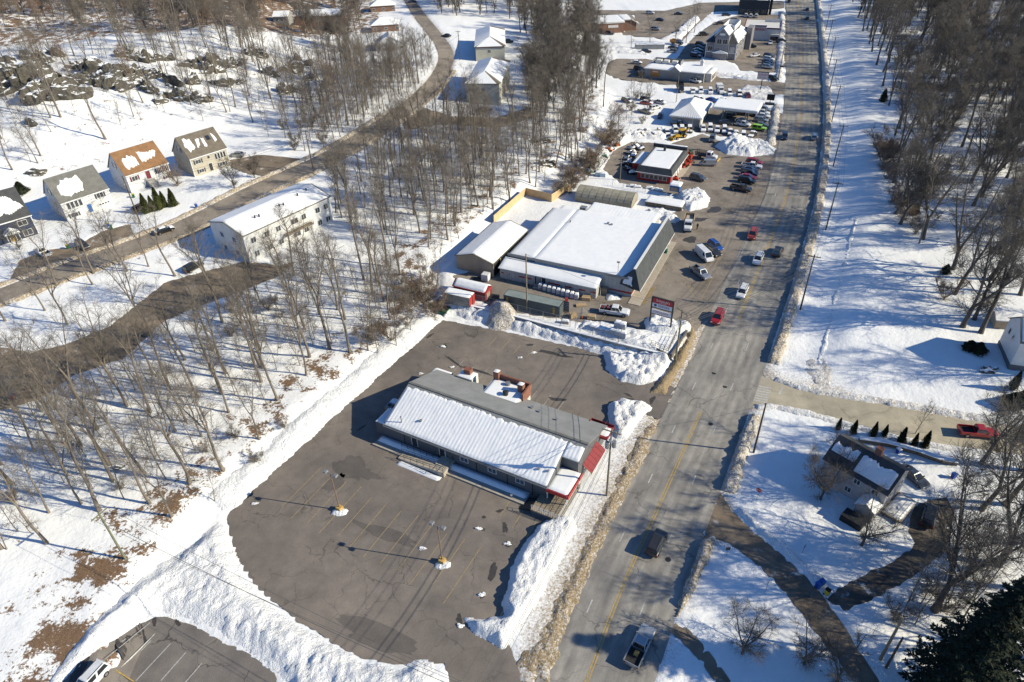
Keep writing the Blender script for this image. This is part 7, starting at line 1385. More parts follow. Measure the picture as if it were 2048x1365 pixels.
pole('K', 1240, 361, 9.4, 'slim yellowish pole in the red shop yard', 0, mat=M_POLE, r=.13, z=Z); pole('K2', 1352, 206, 9.6, 'slim lamp pole beside the hip-roofed workshop', 0, mat=M_POLE, r=.13, z=Z); pole('L', 1556, 160, 12, 'dark pole by the road near the drive-through sign', .9, .4, 1, 0, M_POLED, z=Z, ang=0)
for a, b, offs, lows, l in [('D','A',(-.92,.0,.92),(2.4,3.0),'bundle of cables from the bottom pole to the transformer pole'),('A','B',(-.92,.0,.92),(2.6,3.2),'cables from the transformer pole to the shop sign pole'),('B','F0',(-.92,-.45,.45,.92),(2.2,2.8,3.2),'cables crossing the main road from the shop sign pole'),('E','D',(-.9,.9),(1.5,),'cables over the lower left snow ridge to the bottom pole'),('A','G',(0,),(),'single cable across the road to the cross street pole'),('C','B',(0,),(),'service cable from the yard pole to the shop sign pole'),('I0','I',(-.9,.9),(1.6,2.2),'street cables left of the brown kerb pole'),('I','I2',(-.9,.9),(1.6,2.2),'street cables right of the brown kerb pole'),('I2','J',(-.9,.9),(1.6,),'street cables running to the bend pole')]: wire(l, a, b, offs, 1.0, .02, lows)
for i in range(7): wire('cables between roadside poles on the embankment, span %s from the cross street' % ['one','two','three','four','five','six','seven'][i], 'F%d' % i, 'F%d' % (i+1), (-.92, .0, .92), .8, .02, (2.4,))

# ------------------------------------------------------------------ trees
class TB:
    def __init__(s): s.v = []; s.f = []; s.n = 0
    def chain(s, pts, rad, n):
        base = s.n; m = len(pts); pts = np.asarray(pts); d = np.gradient(pts, axis=0); d /= np.linalg.norm(d, axis=1)[:,None]+1e-9
        a = np.cross(d, [0.31,.95,.05]); a /= np.linalg.norm(a, axis=1)[:,None]+1e-9; b = np.cross(d, a); th = 2*np.pi*np.arange(n)/n
        ring_ = pts[:,None,:]+np.asarray(rad)[:,None,None]*(np.cos(th)[None,:,None]*a[:,None,:]+np.sin(th)[None,:,None]*b[:,None,:]); s.v.append(ring_.reshape(-1, 3))
        i = np.arange(m-1)[:,None]*n; k = np.arange(n)[None,:]; k2 = (k+1) % n
        s.f.append((np.stack([i+k, i+k2, i+n+k2, i+n+k], -1).reshape(-1, 4)+base)); s.n += m*n
    def tri_cards(s, c, u, v):
        """leaf-sized quads: centres, half axes"""
        base = s.n; q = np.stack([c-u, c-v*.6, c+u, c+v*.6], 1).reshape(-1, 3); s.v.append(q); k = len(c); s.f.append(np.arange(4*k).reshape(k, 4)+base); s.n += 4*k
    def mesh(s, name, mat, smooth=True): return grid_mesh(name, np.concatenate(s.v), np.concatenate(s.f), mat, smooth)
def unit(v): return v/(np.linalg.norm(v)+1e-9)
def curve(p, d, L, n, rng, wob, up):
    pts = [np.array(p)]; d = unit(np.array(d))
    for k in range(n): d = unit(d+rng.normal(0, wob, 3)+np.array([0, 0, up])); pts.append(pts[-1]+d*L/n)
    return np.array(pts)
def gen_tree(seed, H, r0, fork=.42, nlead=2, spread=.22, nlimb=9, nsub=5, ntw=5, llen=.26, elev=.75, tw=1.5, twr=.016, wob=.12, leafy=0, droop=.06):
    rng = np.random.default_rng(seed); T = TB(); C = TB(); lv = []
    tr = curve((0,0,-.3), (rng.normal(0,.03), rng.normal(0,.03), 1), H*fork+.3, 6, rng, .035, .04)
    rad = np.linspace(r0*1.0, r0*.78, 7); rad[0] = r0*1.5; rad[1] = r0*1.12; T.chain(tr, rad, 8); leads = []
    for k in range(nlead):
        az = 2*np.pi*k/nlead+rng.uniform(0, 1.5); d = np.array([np.cos(az)*spread, np.sin(az)*spread, 1])*np.array([1,1,1]) if nlead > 1 else np.array([rng.normal(0,.05), rng.normal(0,.05), 1])
        L = H*(1-fork)*rng.uniform(.85, 1.03); pts = curve(tr[-1]-np.array([0,0,.1]), d, L, 7, rng, .06, .05); rr = np.linspace(r0*(.78 if nlead == 1 else .6), .03, 8); T.chain(pts, rr, 6); leads.append((pts, rr, L))
    # a few dead or low branches on the trunk
    limbs = []
    for k in range(4):
        f = rng.uniform(.45, .95); p = tr[0]+(tr[-1]-tr[0])*f; az = rng.uniform(0, 6.28); limbs.append((p, np.array([np.cos(az), np.sin(az), rng.uniform(.1, .6)]), H*.1*rng.uniform(.5, 1.3), .035))
    for pts, rr, L in leads:
        for k in range(nlimb):
            f = .08+.92*(k+rng.uniform(0, .8))/nlimb; f = min(f, .98); i = f*7; j = min(int(i), 6); p = pts[j]+(pts[j+1]-pts[j])*(i-j); az = k*2.4+rng.uniform(-.5, .5); e = elev*rng.uniform(.7, 1.3)
            limbs.append((p, np.array([np.cos(az), np.sin(az), e]), H*llen*(1.08-.75*f)*rng.uniform(.7, 1.2), max(.02, rr[j]*.55)))
    for p, d, L, r in limbs:
        pts = curve(p, d, L, 5, rng, wob, .07); C.chain(pts, np.linspace(r, .014, 6), 4)
        for k in range(nsub):
            f = .2+.8*(k+rng.uniform(0, .9))/nsub; i = min(f, .99)*5; j = int(i); q = pts[j]+(pts[min(j+1, 5)]-pts[j])*(i-j); dd = unit(pts[min(j+1, 5)]-pts[j])+rng.normal(0, .62, 3); dd[2] += .18; l2 = L*.5*(1.1-.5*f)*rng.uniform(.6, 1.2)
            sp = curve(q, dd, l2, 3, rng, wob*1.2, .05); C.chain(sp, [max(.012, r*.4), .018, .014, .01], 3)
            for m in range(ntw):
                g = rng.uniform(.15, 1); ii = min(g, .99)*3; jj = int(ii); w = sp[jj]+(sp[min(jj+1, 3)]-sp[jj])*(ii-jj); d3 = unit(sp[min(jj+1, 3)]-sp[jj])+rng.normal(0, .6, 3); d3[2] += .12; l3 = tw*rng.uniform(.45, 1.15)
                e_ = w+unit(d3)*l3; e2 = e_+unit(d3+rng.normal(0, .45, 3)+np.array([0,0,-droop]))*l3*.6; C.chain(np.array([w, e_, e2]), [twr, twr*.75, twr*.4], 3); lv.append(e_); lv.append(e2)
                for _ in range(2): 
                    s_ = w+(e_-w)*rng.uniform(.3, 1); t_ = s_+unit(d3+rng.normal(0, .8, 3))*l3*.55; C.chain(np.array([s_, t_]), [twr*.7, twr*.35], 3)
    if leafy:
        lv = np.array(lv); c = np.repeat(lv, leafy, 0)+rng.normal(0, .28, (len(lv)*leafy, 3)); u = rng.normal(0, 1, c.shape); u /= np.linalg.norm(u, axis=1)[:,None]; v = np.cross(u, rng.normal(0, 1, c.shape)); v /= np.linalg.norm(v, axis=1)[:,None]+1e-9
        LF = TB(); LF.tri_cards(c, u*.09, v*.09); return T, C, LF
    return T, C, None
TREES = {}
def tree_kind(key, bark, twig, leafmat=None, **kw):
    T, C, LF = gen_tree(**kw); TREES[key] = (T.mesh('trunk', bark), C.mesh('crown', twig), LF.mesh('leaves', leafmat, False) if LF else None, kw['H'])
M_LEAFR = mk('leaf_russet', (.24,.105,.05), .8, .3, 3)
for i in range(6): tree_kind('f%d' % i, M_BARK, M_TWIG, seed=100+i, H=19+i*.8, r0=.19+.018*i, fork=[.5,.38,.55,.42,.6,.46][i], nlead=[1,2,2,3,1,2][i], spread=.2, nlimb=[16,9,9,7,14,9][i], nsub=5, ntw=4, llen=.21, elev=.95, tw=1.35, twr=.014)
for i in range(3): tree_kind('s%d' % i, M_BARK, M_TWIG, seed=140+i, H=9+i*1.5, r0=.075+.012*i, fork=.3, nlead=1+i % 2, spread=.14, nlimb=9, nsub=4, ntw=3, llen=.2, elev=1.2, tw=.9, twr=.0095)
for i in range(5): tree_kind('d%d' % i, M_BARKD, M_TWIGD, seed=160+i, H=17+i*1.1, r0=.3+.03*i, fork=[.26,.32,.22,.3,.2][i], nlead=[3,2,4,3,3][i], spread=.36, nlimb=9, nsub=6, ntw=6, llen=.27, elev=.75, tw=1.5, twr=.02)
for i in range(3): tree_kind('y%d' % i, M_BARKD, M_TWIGD, seed=180+i, H=8.5+i, r0=.19+.02*i, fork=.2, nlead=3+i % 2, spread=.75, nlimb=8, nsub=6, ntw=5, llen=.36, elev=.6, tw=1.0, twr=.014)
for i in range(2): tree_kind('o%d' % i, M_BARK, M_TWIGR, M_LEAFR, seed=190+i, H=14+2*i, r0=.2, fork=.35, nlead=2, spread=.25, nlimb=9, nsub=5, ntw=4, llen=.26, elev=.7, tw=1.2, twr=.016, leafy=2)
for i in range(3): tree_kind('b%d' % i, M_BARK, M_TWIGR if i else M_TWIG, seed=200+i, H=3.2+i*.6, r0=.05, fork=.08, nlead=6, spread=.9, nlimb=5, nsub=4, ntw=4, llen=.34, elev=.9, tw=.6, twr=.012)
for i in range(3): tree_kind('g%d' % i, M_BARKD, M_TWIGD, seed=220+i, H=21+i, r0=.27+.03*i, fork=[.48,.55,.42][i], nlead=[2,1,3][i], spread=.22, nlimb=[10,16,8][i], nsub=5, ntw=5, llen=.22, elev=.85, tw=1.5, twr=.017)
def place_tree(key, x, y, rz, sc, label, group, z=None, name='bare_tree', cat='tree', lean=(0,0)):
    z = level1(x, y) if z is None else z; o = empty(name, (x, y, z), rz, label, cat, group); o.scale = (sc, sc, sc); o.rotation_euler = (lean[0], lean[1], rz); t, c, lf, H = TREES[key]
    link_mesh('trunk', t, o); link_mesh('crown', c, o)
    if lf: link_mesh('leaves', lf, o)
    return o
rng = random.Random(77); spots = []
excl = [pxpoly(p) for p in ([(360,500),(470,600),(700,470),(560,350)],[(60,470),(160,520),(240,460),(190,330),(80,350)],[(190,420),(290,460),(365,400),(300,290)],[(320,380),(400,420),(480,350),(430,260)],[(-40,520),(80,520),(80,400),(-40,400)],[(900,220),(1040,220),(1040,100),(900,100)],[(900,130),(1020,130),(1010,30),(900,40)],[(730,120),(830,120),(830,20),(730,20)],[(540,60),(660,60),(660,20),(540,20)],[(120,340),(480,250),(520,320),(300,360),(0,480),(0,380)])]
_bx, _by = np.meshgrid(np.arange(_GX0, _GX0+_GN)+.5, np.arange(_GY0, _GY0+_GM)+.5); BLOCK = np.zeros(_bx.shape, bool)
for poly in PAVE_ARR+[[(p[0], p[1]) for p in e] for e in excl]:
    a_ = np.array(poly); k_ = (_bx > a_[:,0].min()-2) & (_bx < a_[:,0].max()+2) & (_by > a_[:,1].min()-2) & (_by < a_[:,1].max()+2); BLOCK[k_] |= sdpoly(_bx[k_], _by[k_], poly) > -1.2
def blocked(x, y):
    i = int(x-_GX0); j = int(y-_GY0); return 0 <= i < _GN and 0 <= j < _GM and bool(BLOCK[j, i])
def free(x, y, dmin, road=1.2):
    return not blocked(x, y) and all((a-x)**2+(b-y)**2 >= dmin*dmin for a, b in spots)
def scatter(poly_px, n, dmin, keys, label, group, sc=(.8, 1.15), name='bare_tree', cat='tree', lean=.05, road=1.2):
    poly = [(p[0], p[1]) for p in pxpoly(poly_px)]; a = np.array(poly); x0, y0 = a.min(0); x1, y1 = a.max(0); k = 0; tries = 0
    while k < n and tries < n*60:
        tries += 1; x = rng.uniform(x0, x1); y = rng.uniform(y0, y1)
        if not inpoly(np.array([x]), np.array([y]), poly)[0] or not free(x, y, dmin, road): continue
        spots.append((x, y)); place_tree(rng.choice(keys), x, y, rng.uniform(0, 6.28), rng.uniform(*sc), label, group, name=name, cat=cat, lean=(rng.gauss(0, lean), rng.gauss(0, lean))); k += 1
    return k
# trunks read off the photograph in the front wood
G1 = ('tall bare tree on the snowy slope between the wooded driveway and the empty lot', 'bare trees on the slope above the empty lot')
FIX = [(255,813),(252,808),(195,860),(352,864),(373,845),(403,874),(453,748),(527,737),(520,733),(556,802),(444,789),(397,797),(619,715),(660,700),(588,638),(458,826),(301,826),(304,676),(31,826),(162,895),(99,1027),(219,931),(289,949),(301,1008),(344,1034),(135,952),(380,969),(448,943),(226,962),(20,966),(700,706),(690,640),(745,590),(780,640),(640,630),(610,660),(340,780),(5,1100),(70,905),(110,850)]
for x, y in FIX:
    q = P(x, y); spots.append((q.x, q.y)); place_tree(rng.choice(['f0','f1','f2','f3','f4','f5']), q.x, q.y, rng.uniform(0, 6.28), rng.uniform(.72, 1.0), G1[0], G1[1], lean=(rng.gauss(0, .05), rng.gauss(0, .06)))
scatter([(0,850),(250,730),(340,660),(560,560),(690,480),(850,545),(856,600),(620,838),(440,1000),(240,1000),(60,1120),(0,1120)], 30, 3.0, ['f0','f1','f2','f3','f4','f5'], *G1, sc=(.6, 1.0))
G2 = ('bare tree in the wood between the wooded street and the hardware store', 'bare trees between street and store')
n2 = scatter([(600,520),(720,345),(850,232),(960,260),(1120,250),(1220,200),(1210,260),(1130,345),(1050,385),(990,440),(880,520),(760,470)], 58, 3.2, ['f0','f1','f2','f3','f4','f5'], *G2, sc=(.62, .98))
scatter([(1050,190),(1110,100),(1190,60),(1200,140),(1235,190),(1150,240)], 16, 3.5, ['d0','d1','d3','f1','f3'], 'dense bare tree in the grove left of the drive-through restaurant', 'bare trees left of the drive-through', sc=(.7, 1.0))
G3 = ('bare tree on the rocky hillside behind the raised houses', 'bare trees on the rocky hillside')
scatter([(-40,120),(250,70),(520,70),(760,130),(860,170),(700,290),(560,300),(470,240),(330,240),(120,330),(-40,380)], 52, 4.2, ['f0','f1','f2','f3','f4','f5','f1','o0'], *G3, sc=(.65, 1.0))
scatter([(0,610),(280,510),(420,505),(380,540),(200,640),(0,680)], 10, 4, ['f1','f3','f5'], 'bare tree on the snow strip between the wooded street and driveway', 'bare trees on the street verge', sc=(.6, .8))
scatter([(460,350),(600,360),(560,400),(480,420)], 3, 5, ['y0','y1'], 'bare spreading tree between the beige house and the street', 'trees by the beige house', sc=(.8, 1.1))
G4 = ('large dark bare tree in the wood right of the snowy embankment', 'bare trees right of the embankment')
FIX4 = [(1812,198),(1840,205),(1790,430),(1845,480),(1800,450),(1908,590),(1948,640),(1925,655),(1960,668),(1905,540),(2040,592),(1980,560),(1860,320),(1835,250),(1965,1010)]
for x, y in FIX4[:-1]:
    q = P(x, y); spots.append((q.x, q.y)); place_tree(rng.choice(['d0','d1','d2','d3','d4']), q.x, q.y, rng.uniform(0, 6.28), rng.uniform(1.0, 1.25), *G4, lean=(rng.gauss(0, .04), rng.gauss(0, .05)))
scatter([(1735,60),(1790,120),(1800,250),(1830,380),(1860,470),(1900,520),(2080,560),(2300,520),(2300,60),(1900,10),(1720,10)], 18, 5.0, ['d0','d1','d2','d3','d4','g0'], *G4, sc=(.95, 1.25))
scatter([(1700,-10),(1740,110),(1770,240),(1790,400),(1830,470),(1860,430),(1810,200),(1760,20)], 42, 3.0, ['g0','g1','g2','g0','g1','g2','d2'], *G4, sc=(.85, 1.15))
# saplings and brush
scatter([(620,330),(760,150),(880,120),(860,200),(760,270),(660,330)], 50, 1.6, ['s0','s1','s2'], 'thin grey sapling crowding the slope above the street bend', 'saplings above the street bend', sc=(.8, 1.3), name='sapling')
scatter([(0,860),(300,720),(560,560),(850,560),(870,610),(440,1010),(240,1010),(0,1120)], 50, 1.8, ['s0','s1','s2','b0'], 'thin sapling among the taller trees above the empty lot', 'saplings above the empty lot', sc=(.6, 1.1), name='sapling', lean=.1)
scatter([(640,480),(880,240),(1120,250),(1200,280),(1060,390),(880,530),(740,500)], 45, 1.8, ['s0','s1','s2'], 'thin sapling in the wood beside the hardware store', 'saplings beside the store', sc=(.7, 1.2), name='sapling', lean=.08)
scatter([(0,100),(700,120),(640,300),(330,240),(0,360)], 50, 2.5, ['s0','s1','s2'], 'thin sapling among the hillside rocks', 'saplings among the hillside rocks', sc=(.7, 1.2), name='sapling')
scatter([(770,600),(860,560),(890,520),(890,610),(800,700),(720,740)], 26, 1.4, ['b1','b2','s1'], 'reddish brush at the lot corner below the tan shed', 'brush below the tan shed', sc=(.8, 1.5), name='shrub', cat='shrub')
scatter([(1100,400),(1150,330),(1225,260),(1240,300),(1190,350),(1140,390)], 30, 1.3, ['b0','b1','b2','s0'], 'tangled brush along the gully behind the greenhouse', 'brush along the gully', sc=(.9, 1.6), name='shrub', cat='shrub')
scatter([(1240,200),(1300,190),(1290,250),(1230,260)], 10, 2.0, ['s0','s1','b0'], 'bare bushy sapling beside the snowed-in cars', 'saplings beside the snowed-in cars', sc=(.8, 1.3), name='sapling')
scatter([(1740,260),(1790,440),(1870,560),(1900,640),(1850,480),(1800,330)], 22, 2.2, ['b0','b1','b2','s2'], 'shaggy bush at the edge of the right-hand wood', 'bushes at the right-hand wood edge', sc=(1.0, 1.9), name='shrub', cat='shrub')
scatter([(560,250),(640,200),(660,300),(600,330)], 12, 2, ['b0','b1','s1'], 'low bush beside the wooded street', 'bushes beside the street', sc=(.9, 1.4), name='shrub', cat='shrub')
scatter([(1700,1150),(1960,1090),(1960,1240),(1800,1260)], 16, 1.6, ['b0','b2','s0','s1'], 'thin bush beside the cottage driveway', 'bushes beside the cottage driveway', sc=(.8, 1.4), name='shrub', cat='shrub')
for i, (x, y, k, s_, l) in enumerate([(1236,276,'o0',.75,'russet-leaved small oak at the woods edge by the storage yard'),(1224,262,'o1',.6,'russet-leaved oak sapling beside the storage yard oak'),(1640,1000,'y1',.95,'bare spreading yard tree shading the cottage front'),(1672,930,'y0',.75,'small bare ornamental tree at the cottage corner'),(1722,1092,'y2',.9,'bare spreading tree alone on the cottage lawn'),(1484,1308,'y1',.85,'bare forked tree on the triangular lawn'),(1868,1222,'d2',1.2,'thick-trunked bare oak beside the cottage driveway'),(1962,1020,'d0',1.15,'multi-stemmed bare tree at the right edge behind the cottage'),(1995,1130,'d4',1.1,'dense bare tree between the oak and the spruce'),(1960,930,'d3',.75,'dense twiggy tree overhanging the red pickup'),(1608,1330,'y0',.9,'low bare bushy tree at the bottom of the lane'),(1672,1370,'y2',.8,'bare bushy tree cut by the bottom edge near the lane'),(1830,868,'s1',.7,'single slender sapling beside the cross street'),(1350,100,'f3',.6,'bare tree clump left of the gabled office'),(1372,86,'f1',.75,'bare leaning tree beside the office driveway'),(1388,66,'f3',.7,'bare tree behind the office driveway'),(1300,88,'f5',.6,'slim pale tree in front of the bank lot'),(1262,100,'s2',1.2,'young tree by the long low shed'),(2010,1010,'d1',1.15,'bare tree at the right picture edge'),(1880,1110,'s2',.9,'sapling between driveway and oak'),(40,500,'y0',.7,'bare small tree before the navy house'),(355,372,'b2',1.6,'bare bush in front of the beige house')]):
    q = P(x, y); place_tree(k, q.x, q.y, 1.3*i, s_, l, None, name='bare_tree')
# trees just outside the right edge whose crowns and shadows reach into view
for i, (x, y, k, s_) in enumerate([(2120,1190,'d2',1.3),(2160,1330,'d0',1.3),(2120,950,'d3',1.2),(2180,760,'d0',1.2),(2130,640,'d2',1.2)]):
    q = P(x, y); place_tree(k, q.x, q.y, i, s_, 'dark bare tree standing just beyond the right picture edge', 'trees beyond the right edge')

# evergreens
M_CYP = mk('cypress_green', (.075,.085,.022), .85, .35, 2.5); M_CYPD = mk('cypress_dark', (.032,.045,.018), .85, .35, 2.5); M_SPR = mk('spruce_green', (.022,.032,.018), .85, .35, 2.5); M_SHRB = mk('evergreen_shrub', (.04,.05,.025), .8, .35, 2.5)
def foliage(seed, prof, n, size, up=.6):
    """leaf cards spread through a body of revolution; prof(z 0..1) -> radius"""
    r = np.random.default_rng(seed); z = r.uniform(0, 1, n)**.85; th = r.uniform(0, 6.283, n); lob = 1+.22*np.sin(th*3+z*7+seed)+.12*np.sin(th*7-z*13); rad = np.array([prof(a) for a in z])*lob*np.sqrt(r.uniform(.35, 1, n))
    c = np.stack([rad*np.cos(th), rad*np.sin(th), z], 1); out = np.stack([np.cos(th), np.sin(th), np.full(n, up)], 1)+r.normal(0, .35, (n, 3)); out /= np.linalg.norm(out, axis=1)[:,None]; v = np.cross(out, r.normal(0, 1, (n, 3))); v /= np.linalg.norm(v, axis=1)[:,None]; return c, out*size, v*size*.5
def conifer_mesh(seed, H, R, n, size, tip=.95, up=.9):
    c, u, v = foliage(seed, lambda z: R*min(1, z*7+.45)*(1-z**1.25)**.9+.02, n, size, up); c[:,2] = .15+c[:,2]*H*tip; T = TB(); T.tri_cards(c, u, v); return T
cy = []
for i, (H, R) in enumerate([(4.6,.95),(4.0,.85),(5.2,1.05)]):
    T = conifer_mesh(300+i, H, R, 2600, .16); tr = TB(); tr.chain(np.array([[0,0,-.3],[0,0,H*.5],[0,0,H*.93]]), [.12,.09,.02], 6); core = TB(); core.chain(np.array([[0,0,.15],[0,0,H*.25],[0,0,H*.6],[0,0,H*.93]]), [R*.5,R*.62,R*.38,.03], 9); cy.append((T, tr, core))
def conifer(i, x, y, sc, label, mat, group, z=None, name='cypress'):
    T, tr, core = cy[i]; o = empty(name, (x, y, level1(x, y) if z is None else z), x*3 % 6.28, label, 'evergreen', group); o.scale = (sc[0], sc[0], sc[1]); key = (i, mat.name)
    if key not in CM: CM[key] = (T.mesh('foliage', mat, False), tr.mesh('trunk', M_BARK), core.mesh('inner_foliage', mat))
    a, b_, c = CM[key]; link_mesh('crown', a, o); link_mesh('trunk', b_, o); link_mesh('inner_foliage', c, o)
CM = {}
for i, (x, y, s_) in enumerate([(295,428,1.15),(308,424,1.05),(321,420,1.15),(331,416,.95),(349,414,1.2)]):
    q = P(x, y); conifer(i % 3, q.x, q.y, (1.15*s_, 1.05*s_), ['leftmost of the five olive-green cypresses before the brown-roofed house','second of the five olive-green cypresses from the left','middle one of the five olive-green cypresses','fourth of the five olive-green cypresses, partly hidden','rightmost of the five olive-green cypresses, standing apart'][i], M_CYP, 'five cypresses')
for i, (x, y, s_) in enumerate([(1675,860,.62),(1705,868,.8),(1744,875,.7),(1767,874,.62),(1800,888,.95),(1826,893,.6),(1847,896,.85)]):
    q = P(x, y); conifer(i % 3, q.x, q.y, (.85*s_, .95*s_), 'dark small cypress along the cross street, '+['first from the road','second from the road, broad','third from the road','fourth from the road, slim','fifth from the road, tallest','sixth from the road, lowest','last in the row'][i], M_CYPD, 'small cypresses along the cross street')
for i, (x, y, s_, h_, l) in enumerate([(45,388,2.2,.75,'round dark evergreen bush behind the white raised house'),(1938,700,1.7,.5,'spreading dark evergreen under the trees before the edge house'),(1955,706,1.5,.45,'lower dark evergreen clump next to the spreading one'),(2022,812,2.0,.62,'bushy evergreen at the cross street corner'),(2040,806,1.6,.7,'second bushy evergreen at the right edge corner'),(2024,780,.8,.8,'small upright evergreen above the bushy corner evergreens'),(1890,548,1.2,.5,'small dark bush in the snow right of the embankment'),(1828,430,1.4,.8,'dark evergreen at the edge of the right-hand wood'),(1765,205,1.4,.9,'dark evergreen beside the embankment trees'),(1170,110,2.2,2.2,'tall green pine behind the bare grove by the brick bank')]):
    q = P(x, y); conifer(i % 3, q.x, q.y, (s_, h_), l, M_SHRB, None, name='evergreen_bush')
for i, (x, y) in enumerate([(1408,114),(1427,117),(1447,119),(1465,120),(1478,108)]):
    q = P(x, y, Z); conifer(i % 3, q.x, q.y, (.85, .28), 'clipped round bush at the foot of the gabled office, '+['leftmost','second from left','third from left','fourth from left','at the right corner'][i], M_CYP, 'clipped bushes at the office', Z, 'clipped_bush')
def spruce(x, y, H, R, label, seed):
    r = np.random.default_rng(seed); o = empty('spruce', (x, y, level1(x, y)), 0, label, 'spruce'); tr = TB(); tr.chain(np.array([[0,0,-.4],[0,0,H*.5],[0,0,H]]), [.45,.28,.03], 8); link_mesh('trunk', tr.mesh('trunk', M_BARKD), o); T = TB(); B = TB(); nw = 34
    for k in range(nw):
        f = .08+.9*k/nw; z = H*f; L = R*(1-f)**.8+.25
        for j in range(8):
            az = j*.785+k*.5+r.normal(0, .12); l = L*r.uniform(.75, 1.12); d = np.array([np.cos(az), np.sin(az), -.18]); pts = np.array([[0,0,z]])+np.outer(np.linspace(0, 1, 5), d*l); pts[:,2] += .14*l*np.linspace(0, 1, 5)**2*1.5; B.chain(pts, np.linspace(.05, .01, 5), 3)
            n = int(14+l*13); t = r.uniform(.12, 1, n); side = r.choice([-1, 1], n); pr = np.array([-np.sin(az), np.cos(az), 0]); base = pts[0]+np.outer(t, pts[-1]-pts[0]); off = (1-t)*.32*l+.14; c = base+np.outer(side*off*r.uniform(.1, 1, n), pr)+np.stack([np.zeros(n), np.zeros(n), r.normal(-.08, .1, n)], 1)
            u = np.outer(np.ones(n), d)*.6+np.outer(side, pr)*.7+r.normal(0, .2, (n, 3)); u /= np.linalg.norm(u, axis=1)[:,None]; v = np.cross(u, np.array([0,0,1.0])+r.normal(0, .35, (n, 3))); v /= np.linalg.norm(v, axis=1)[:,None]; T.tri_cards(c, u*.30, v*.16)
    link_mesh('crown', T.mesh('crown', M_SPR, False), o); link_mesh('branches', B.mesh('branches', M_BARKD), o)
q = P(1890, 1410); spruce(q.x, q.y, 24, 6.2, 'tall dark spruce filling the lower right corner', 5)
q = P(2080, 1440); spruce(q.x, q.y, 27, 6.0, 'dark spruce beyond the lower right corner casting shade on the road', 6)
q = P(1735, 1640); spruce(q.x, q.y, 17, 4.6, 'dark spruce below the picture edge shading the bottom of the road', 7)

# ------------------------------------------------------------------ far woodland that reads as one mass
SRC = {}
for o in list(COL.objects):
    if o.parent is None and o.name.startswith('bare_tree') or o.name.startswith('sapling'):
        for c in o.children:
            if c.data and c.name.startswith(('crown', 'trunk', 'leaves')): SRC.setdefault(c.data.name, c)
def wood_nodes(name, keys):
    """instances of the tree meshes on the points of the object, each with its own turn and size"""
    ng = bpy.data.node_groups.new(name, 'GeometryNodeTree'); ng.interface.new_socket('Geometry', in_out='INPUT', socket_type='NodeSocketGeometry'); ng.interface.new_socket('Geometry', in_out='OUTPUT', socket_type='NodeSocketGeometry')
    N = ng.nodes; L = ng.links; gi = N.new('NodeGroupInput'); go = N.new('NodeGroupOutput'); jn = N.new('GeometryNodeJoinGeometry')
    for k in keys[::-1]:
        t, c, lf, H = TREES[k]; j2 = N.new('GeometryNodeJoinGeometry')
        for me in (t, c) + ((lf,) if lf else ()):
            oi = N.new('GeometryNodeObjectInfo'); oi.inputs['Object'].default_value = SRC[me.name]; L.new(oi.outputs['Geometry'], j2.inputs[0])
        g2 = N.new('GeometryNodeGeometryToInstance'); L.new(j2.outputs[0], g2.inputs[0]); L.new(g2.outputs[0], jn.inputs[0])
    ip = N.new('GeometryNodeInstanceOnPoints'); L.new(gi.outputs[0], ip.inputs['Points']); L.new(jn.outputs[0], ip.inputs['Instance']); ip.inputs['Pick Instance'].default_value = True
    def attr(nm, typ): a = N.new('GeometryNodeInputNamedAttribute'); a.data_type = typ; a.inputs['Name'].default_value = nm; return a.outputs['Attribute']
    L.new(attr('pick', 'INT'), ip.inputs['Instance Index']); L.new(attr('turn', 'FLOAT_VECTOR'), ip.inputs['Rotation']); L.new(attr('size', 'FLOAT_VECTOR'), ip.inputs['Scale']); L.new(ip.outputs[0], go.inputs[0]); return ng
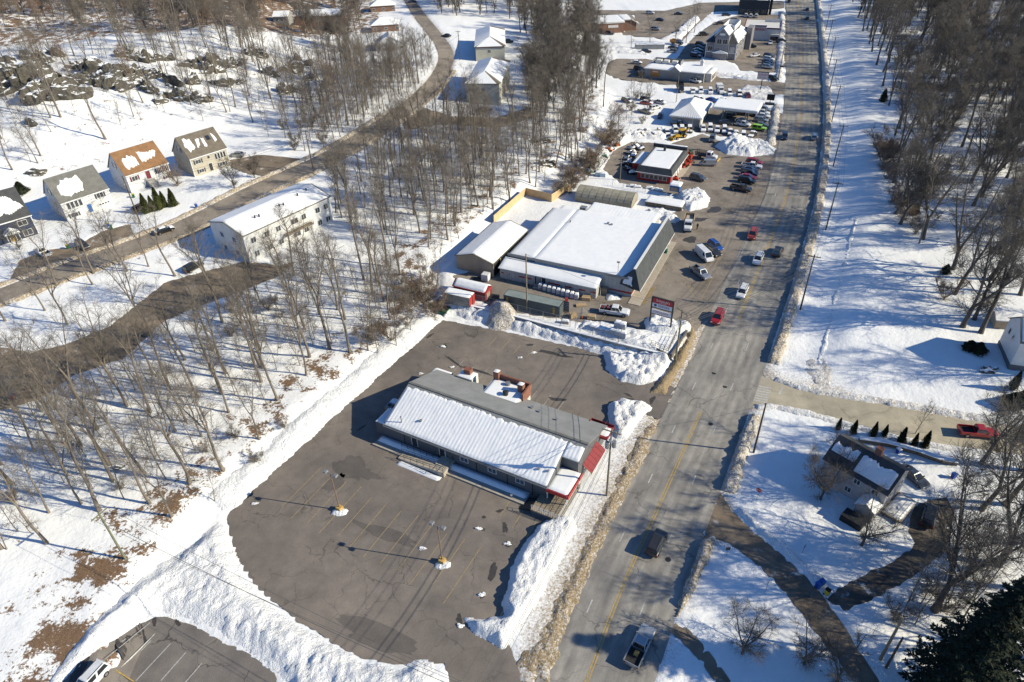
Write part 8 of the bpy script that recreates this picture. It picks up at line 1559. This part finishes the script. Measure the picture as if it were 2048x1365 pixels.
def far_wood(name, label, poly_px, n, keys, seed, sc=(.6, .9), dmin=2.0):
    rg = np.random.default_rng(seed); poly = [(p[0], p[1]) for p in pxpoly(poly_px)]; a = np.array(poly); x0, y0 = a.min(0); x1, y1 = a.max(0); pts = []; t = 0
    while len(pts) < n and t < 40:
        t += 1; X = rg.uniform(x0, x1, n); Y = rg.uniform(y0, y1, n); ok = inpoly(X, Y, poly)
        for x, y in zip(X[ok], Y[ok]):
            if len(pts) < n and not blocked(x, y) and all((p[0]-x)**2+(p[1]-y)**2 > dmin*dmin for p in pts): pts.append((x, y, level1(x, y)))
    me = bpy.data.meshes.new(name); me.from_pydata(pts, [], []); m = len(pts)
    q = me.attributes.new('pick', 'INT', 'POINT'); q.data.foreach_set('value', rg.integers(0, len(keys), m).astype(np.int32))
    q = me.attributes.new('turn', 'FLOAT_VECTOR', 'POINT'); q.data.foreach_set('vector', np.stack([rg.normal(0, .05, m), rg.normal(0, .05, m), rg.uniform(0, 6.28, m)], 1).astype(np.float32).ravel())
    s_ = rg.uniform(*sc, m); q = me.attributes.new('size', 'FLOAT_VECTOR', 'POINT'); q.data.foreach_set('vector', np.stack([s_, s_, s_*rg.uniform(.85, 1.15, m)], 1).astype(np.float32).ravel())
    o = link_mesh(name, me); md = o.modifiers.new('trees', 'NODES'); md.node_group = wood_nodes(name+'_nodes', keys); return tag(o, label, 'woodland', kind='stuff')
DK = ['d0','d1','d2','d3','d4','g0','g1']
far_wood('far_woodland', 'dense bare woodland along the top left skyline of the hill', [(-200,-60),(-200,110),(0,72),(200,62),(420,68),(600,84),(730,110),(770,-20),(700,-60)], 850, ['f1','f3','o0','o1','d0','d2'], 1, (.6, .95), 2.4)
far_wood('far_woodland', 'bare woodland behind the apartment buildings at the top centre', [(880,30),(940,48),(1030,60),(1060,110),(1120,110),(1190,50),(1190,-50),(820,-50)], 270, ['f1','f3','d0','d2','d4'], 2, (.6, .95), 2.4)
far_wood('far_woodland', 'dense grey grove between the apartment buildings and the drive-through', [(1040,205),(1060,150),(1110,90),(1190,60),(1205,140),(1225,185),(1150,250),(1080,250)], 60, ['d0','d2','d4','f1'], 8, (.65, .95), 2.2)
far_wood('far_woodland', 'deep bare woodland right of the embankment trees', [(1800,60),(1850,220),(1900,400),(1960,500),(2300,520),(2300,-40),(1690,-50),(1740,20)], 330, DK, 3, (.85, 1.25), 3.2)
far_wood('far_woodland', 'young bare woodland on the slope above the wooded street', [(590,170),(700,110),(860,120),(880,160),(800,235),(680,315),(600,310)], 170, ['f0','f1','f2','s0','s1','s2'], 4, (.55, .85), 1.4)
far_wood('far_woodland', 'thicket of bare saplings in the wood beside the store', [(620,500),(720,350),(850,240),(960,270),(1120,260),(1210,220),(1200,270),(1130,345),(1050,385),(990,440),(880,520),(760,480)], 190, ['s0','s1','s2','f0','f2','f1'], 5, (.55, .95), 1.4)
far_wood('far_woodland', 'thicket of bare saplings on the slope above the empty lot', [(0,860),(250,740),(340,670),(560,570),(690,490),(850,560),(850,610),(620,830),(440,990),(240,990),(60,1110),(0,1110)], 80, ['s0','s1','s2'], 6, (.6, 1.1), 1.2)
far_wood('far_woodland', 'bare woodland among the hillside rocks', [(-40,130),(250,80),(520,80),(760,140),(850,170),(700,280),(560,290),(470,230),(330,230),(120,320),(-40,370)], 170, ['f0','f2','f4','s0','s1','s2','f1'], 7, (.55, .9), 1.8)
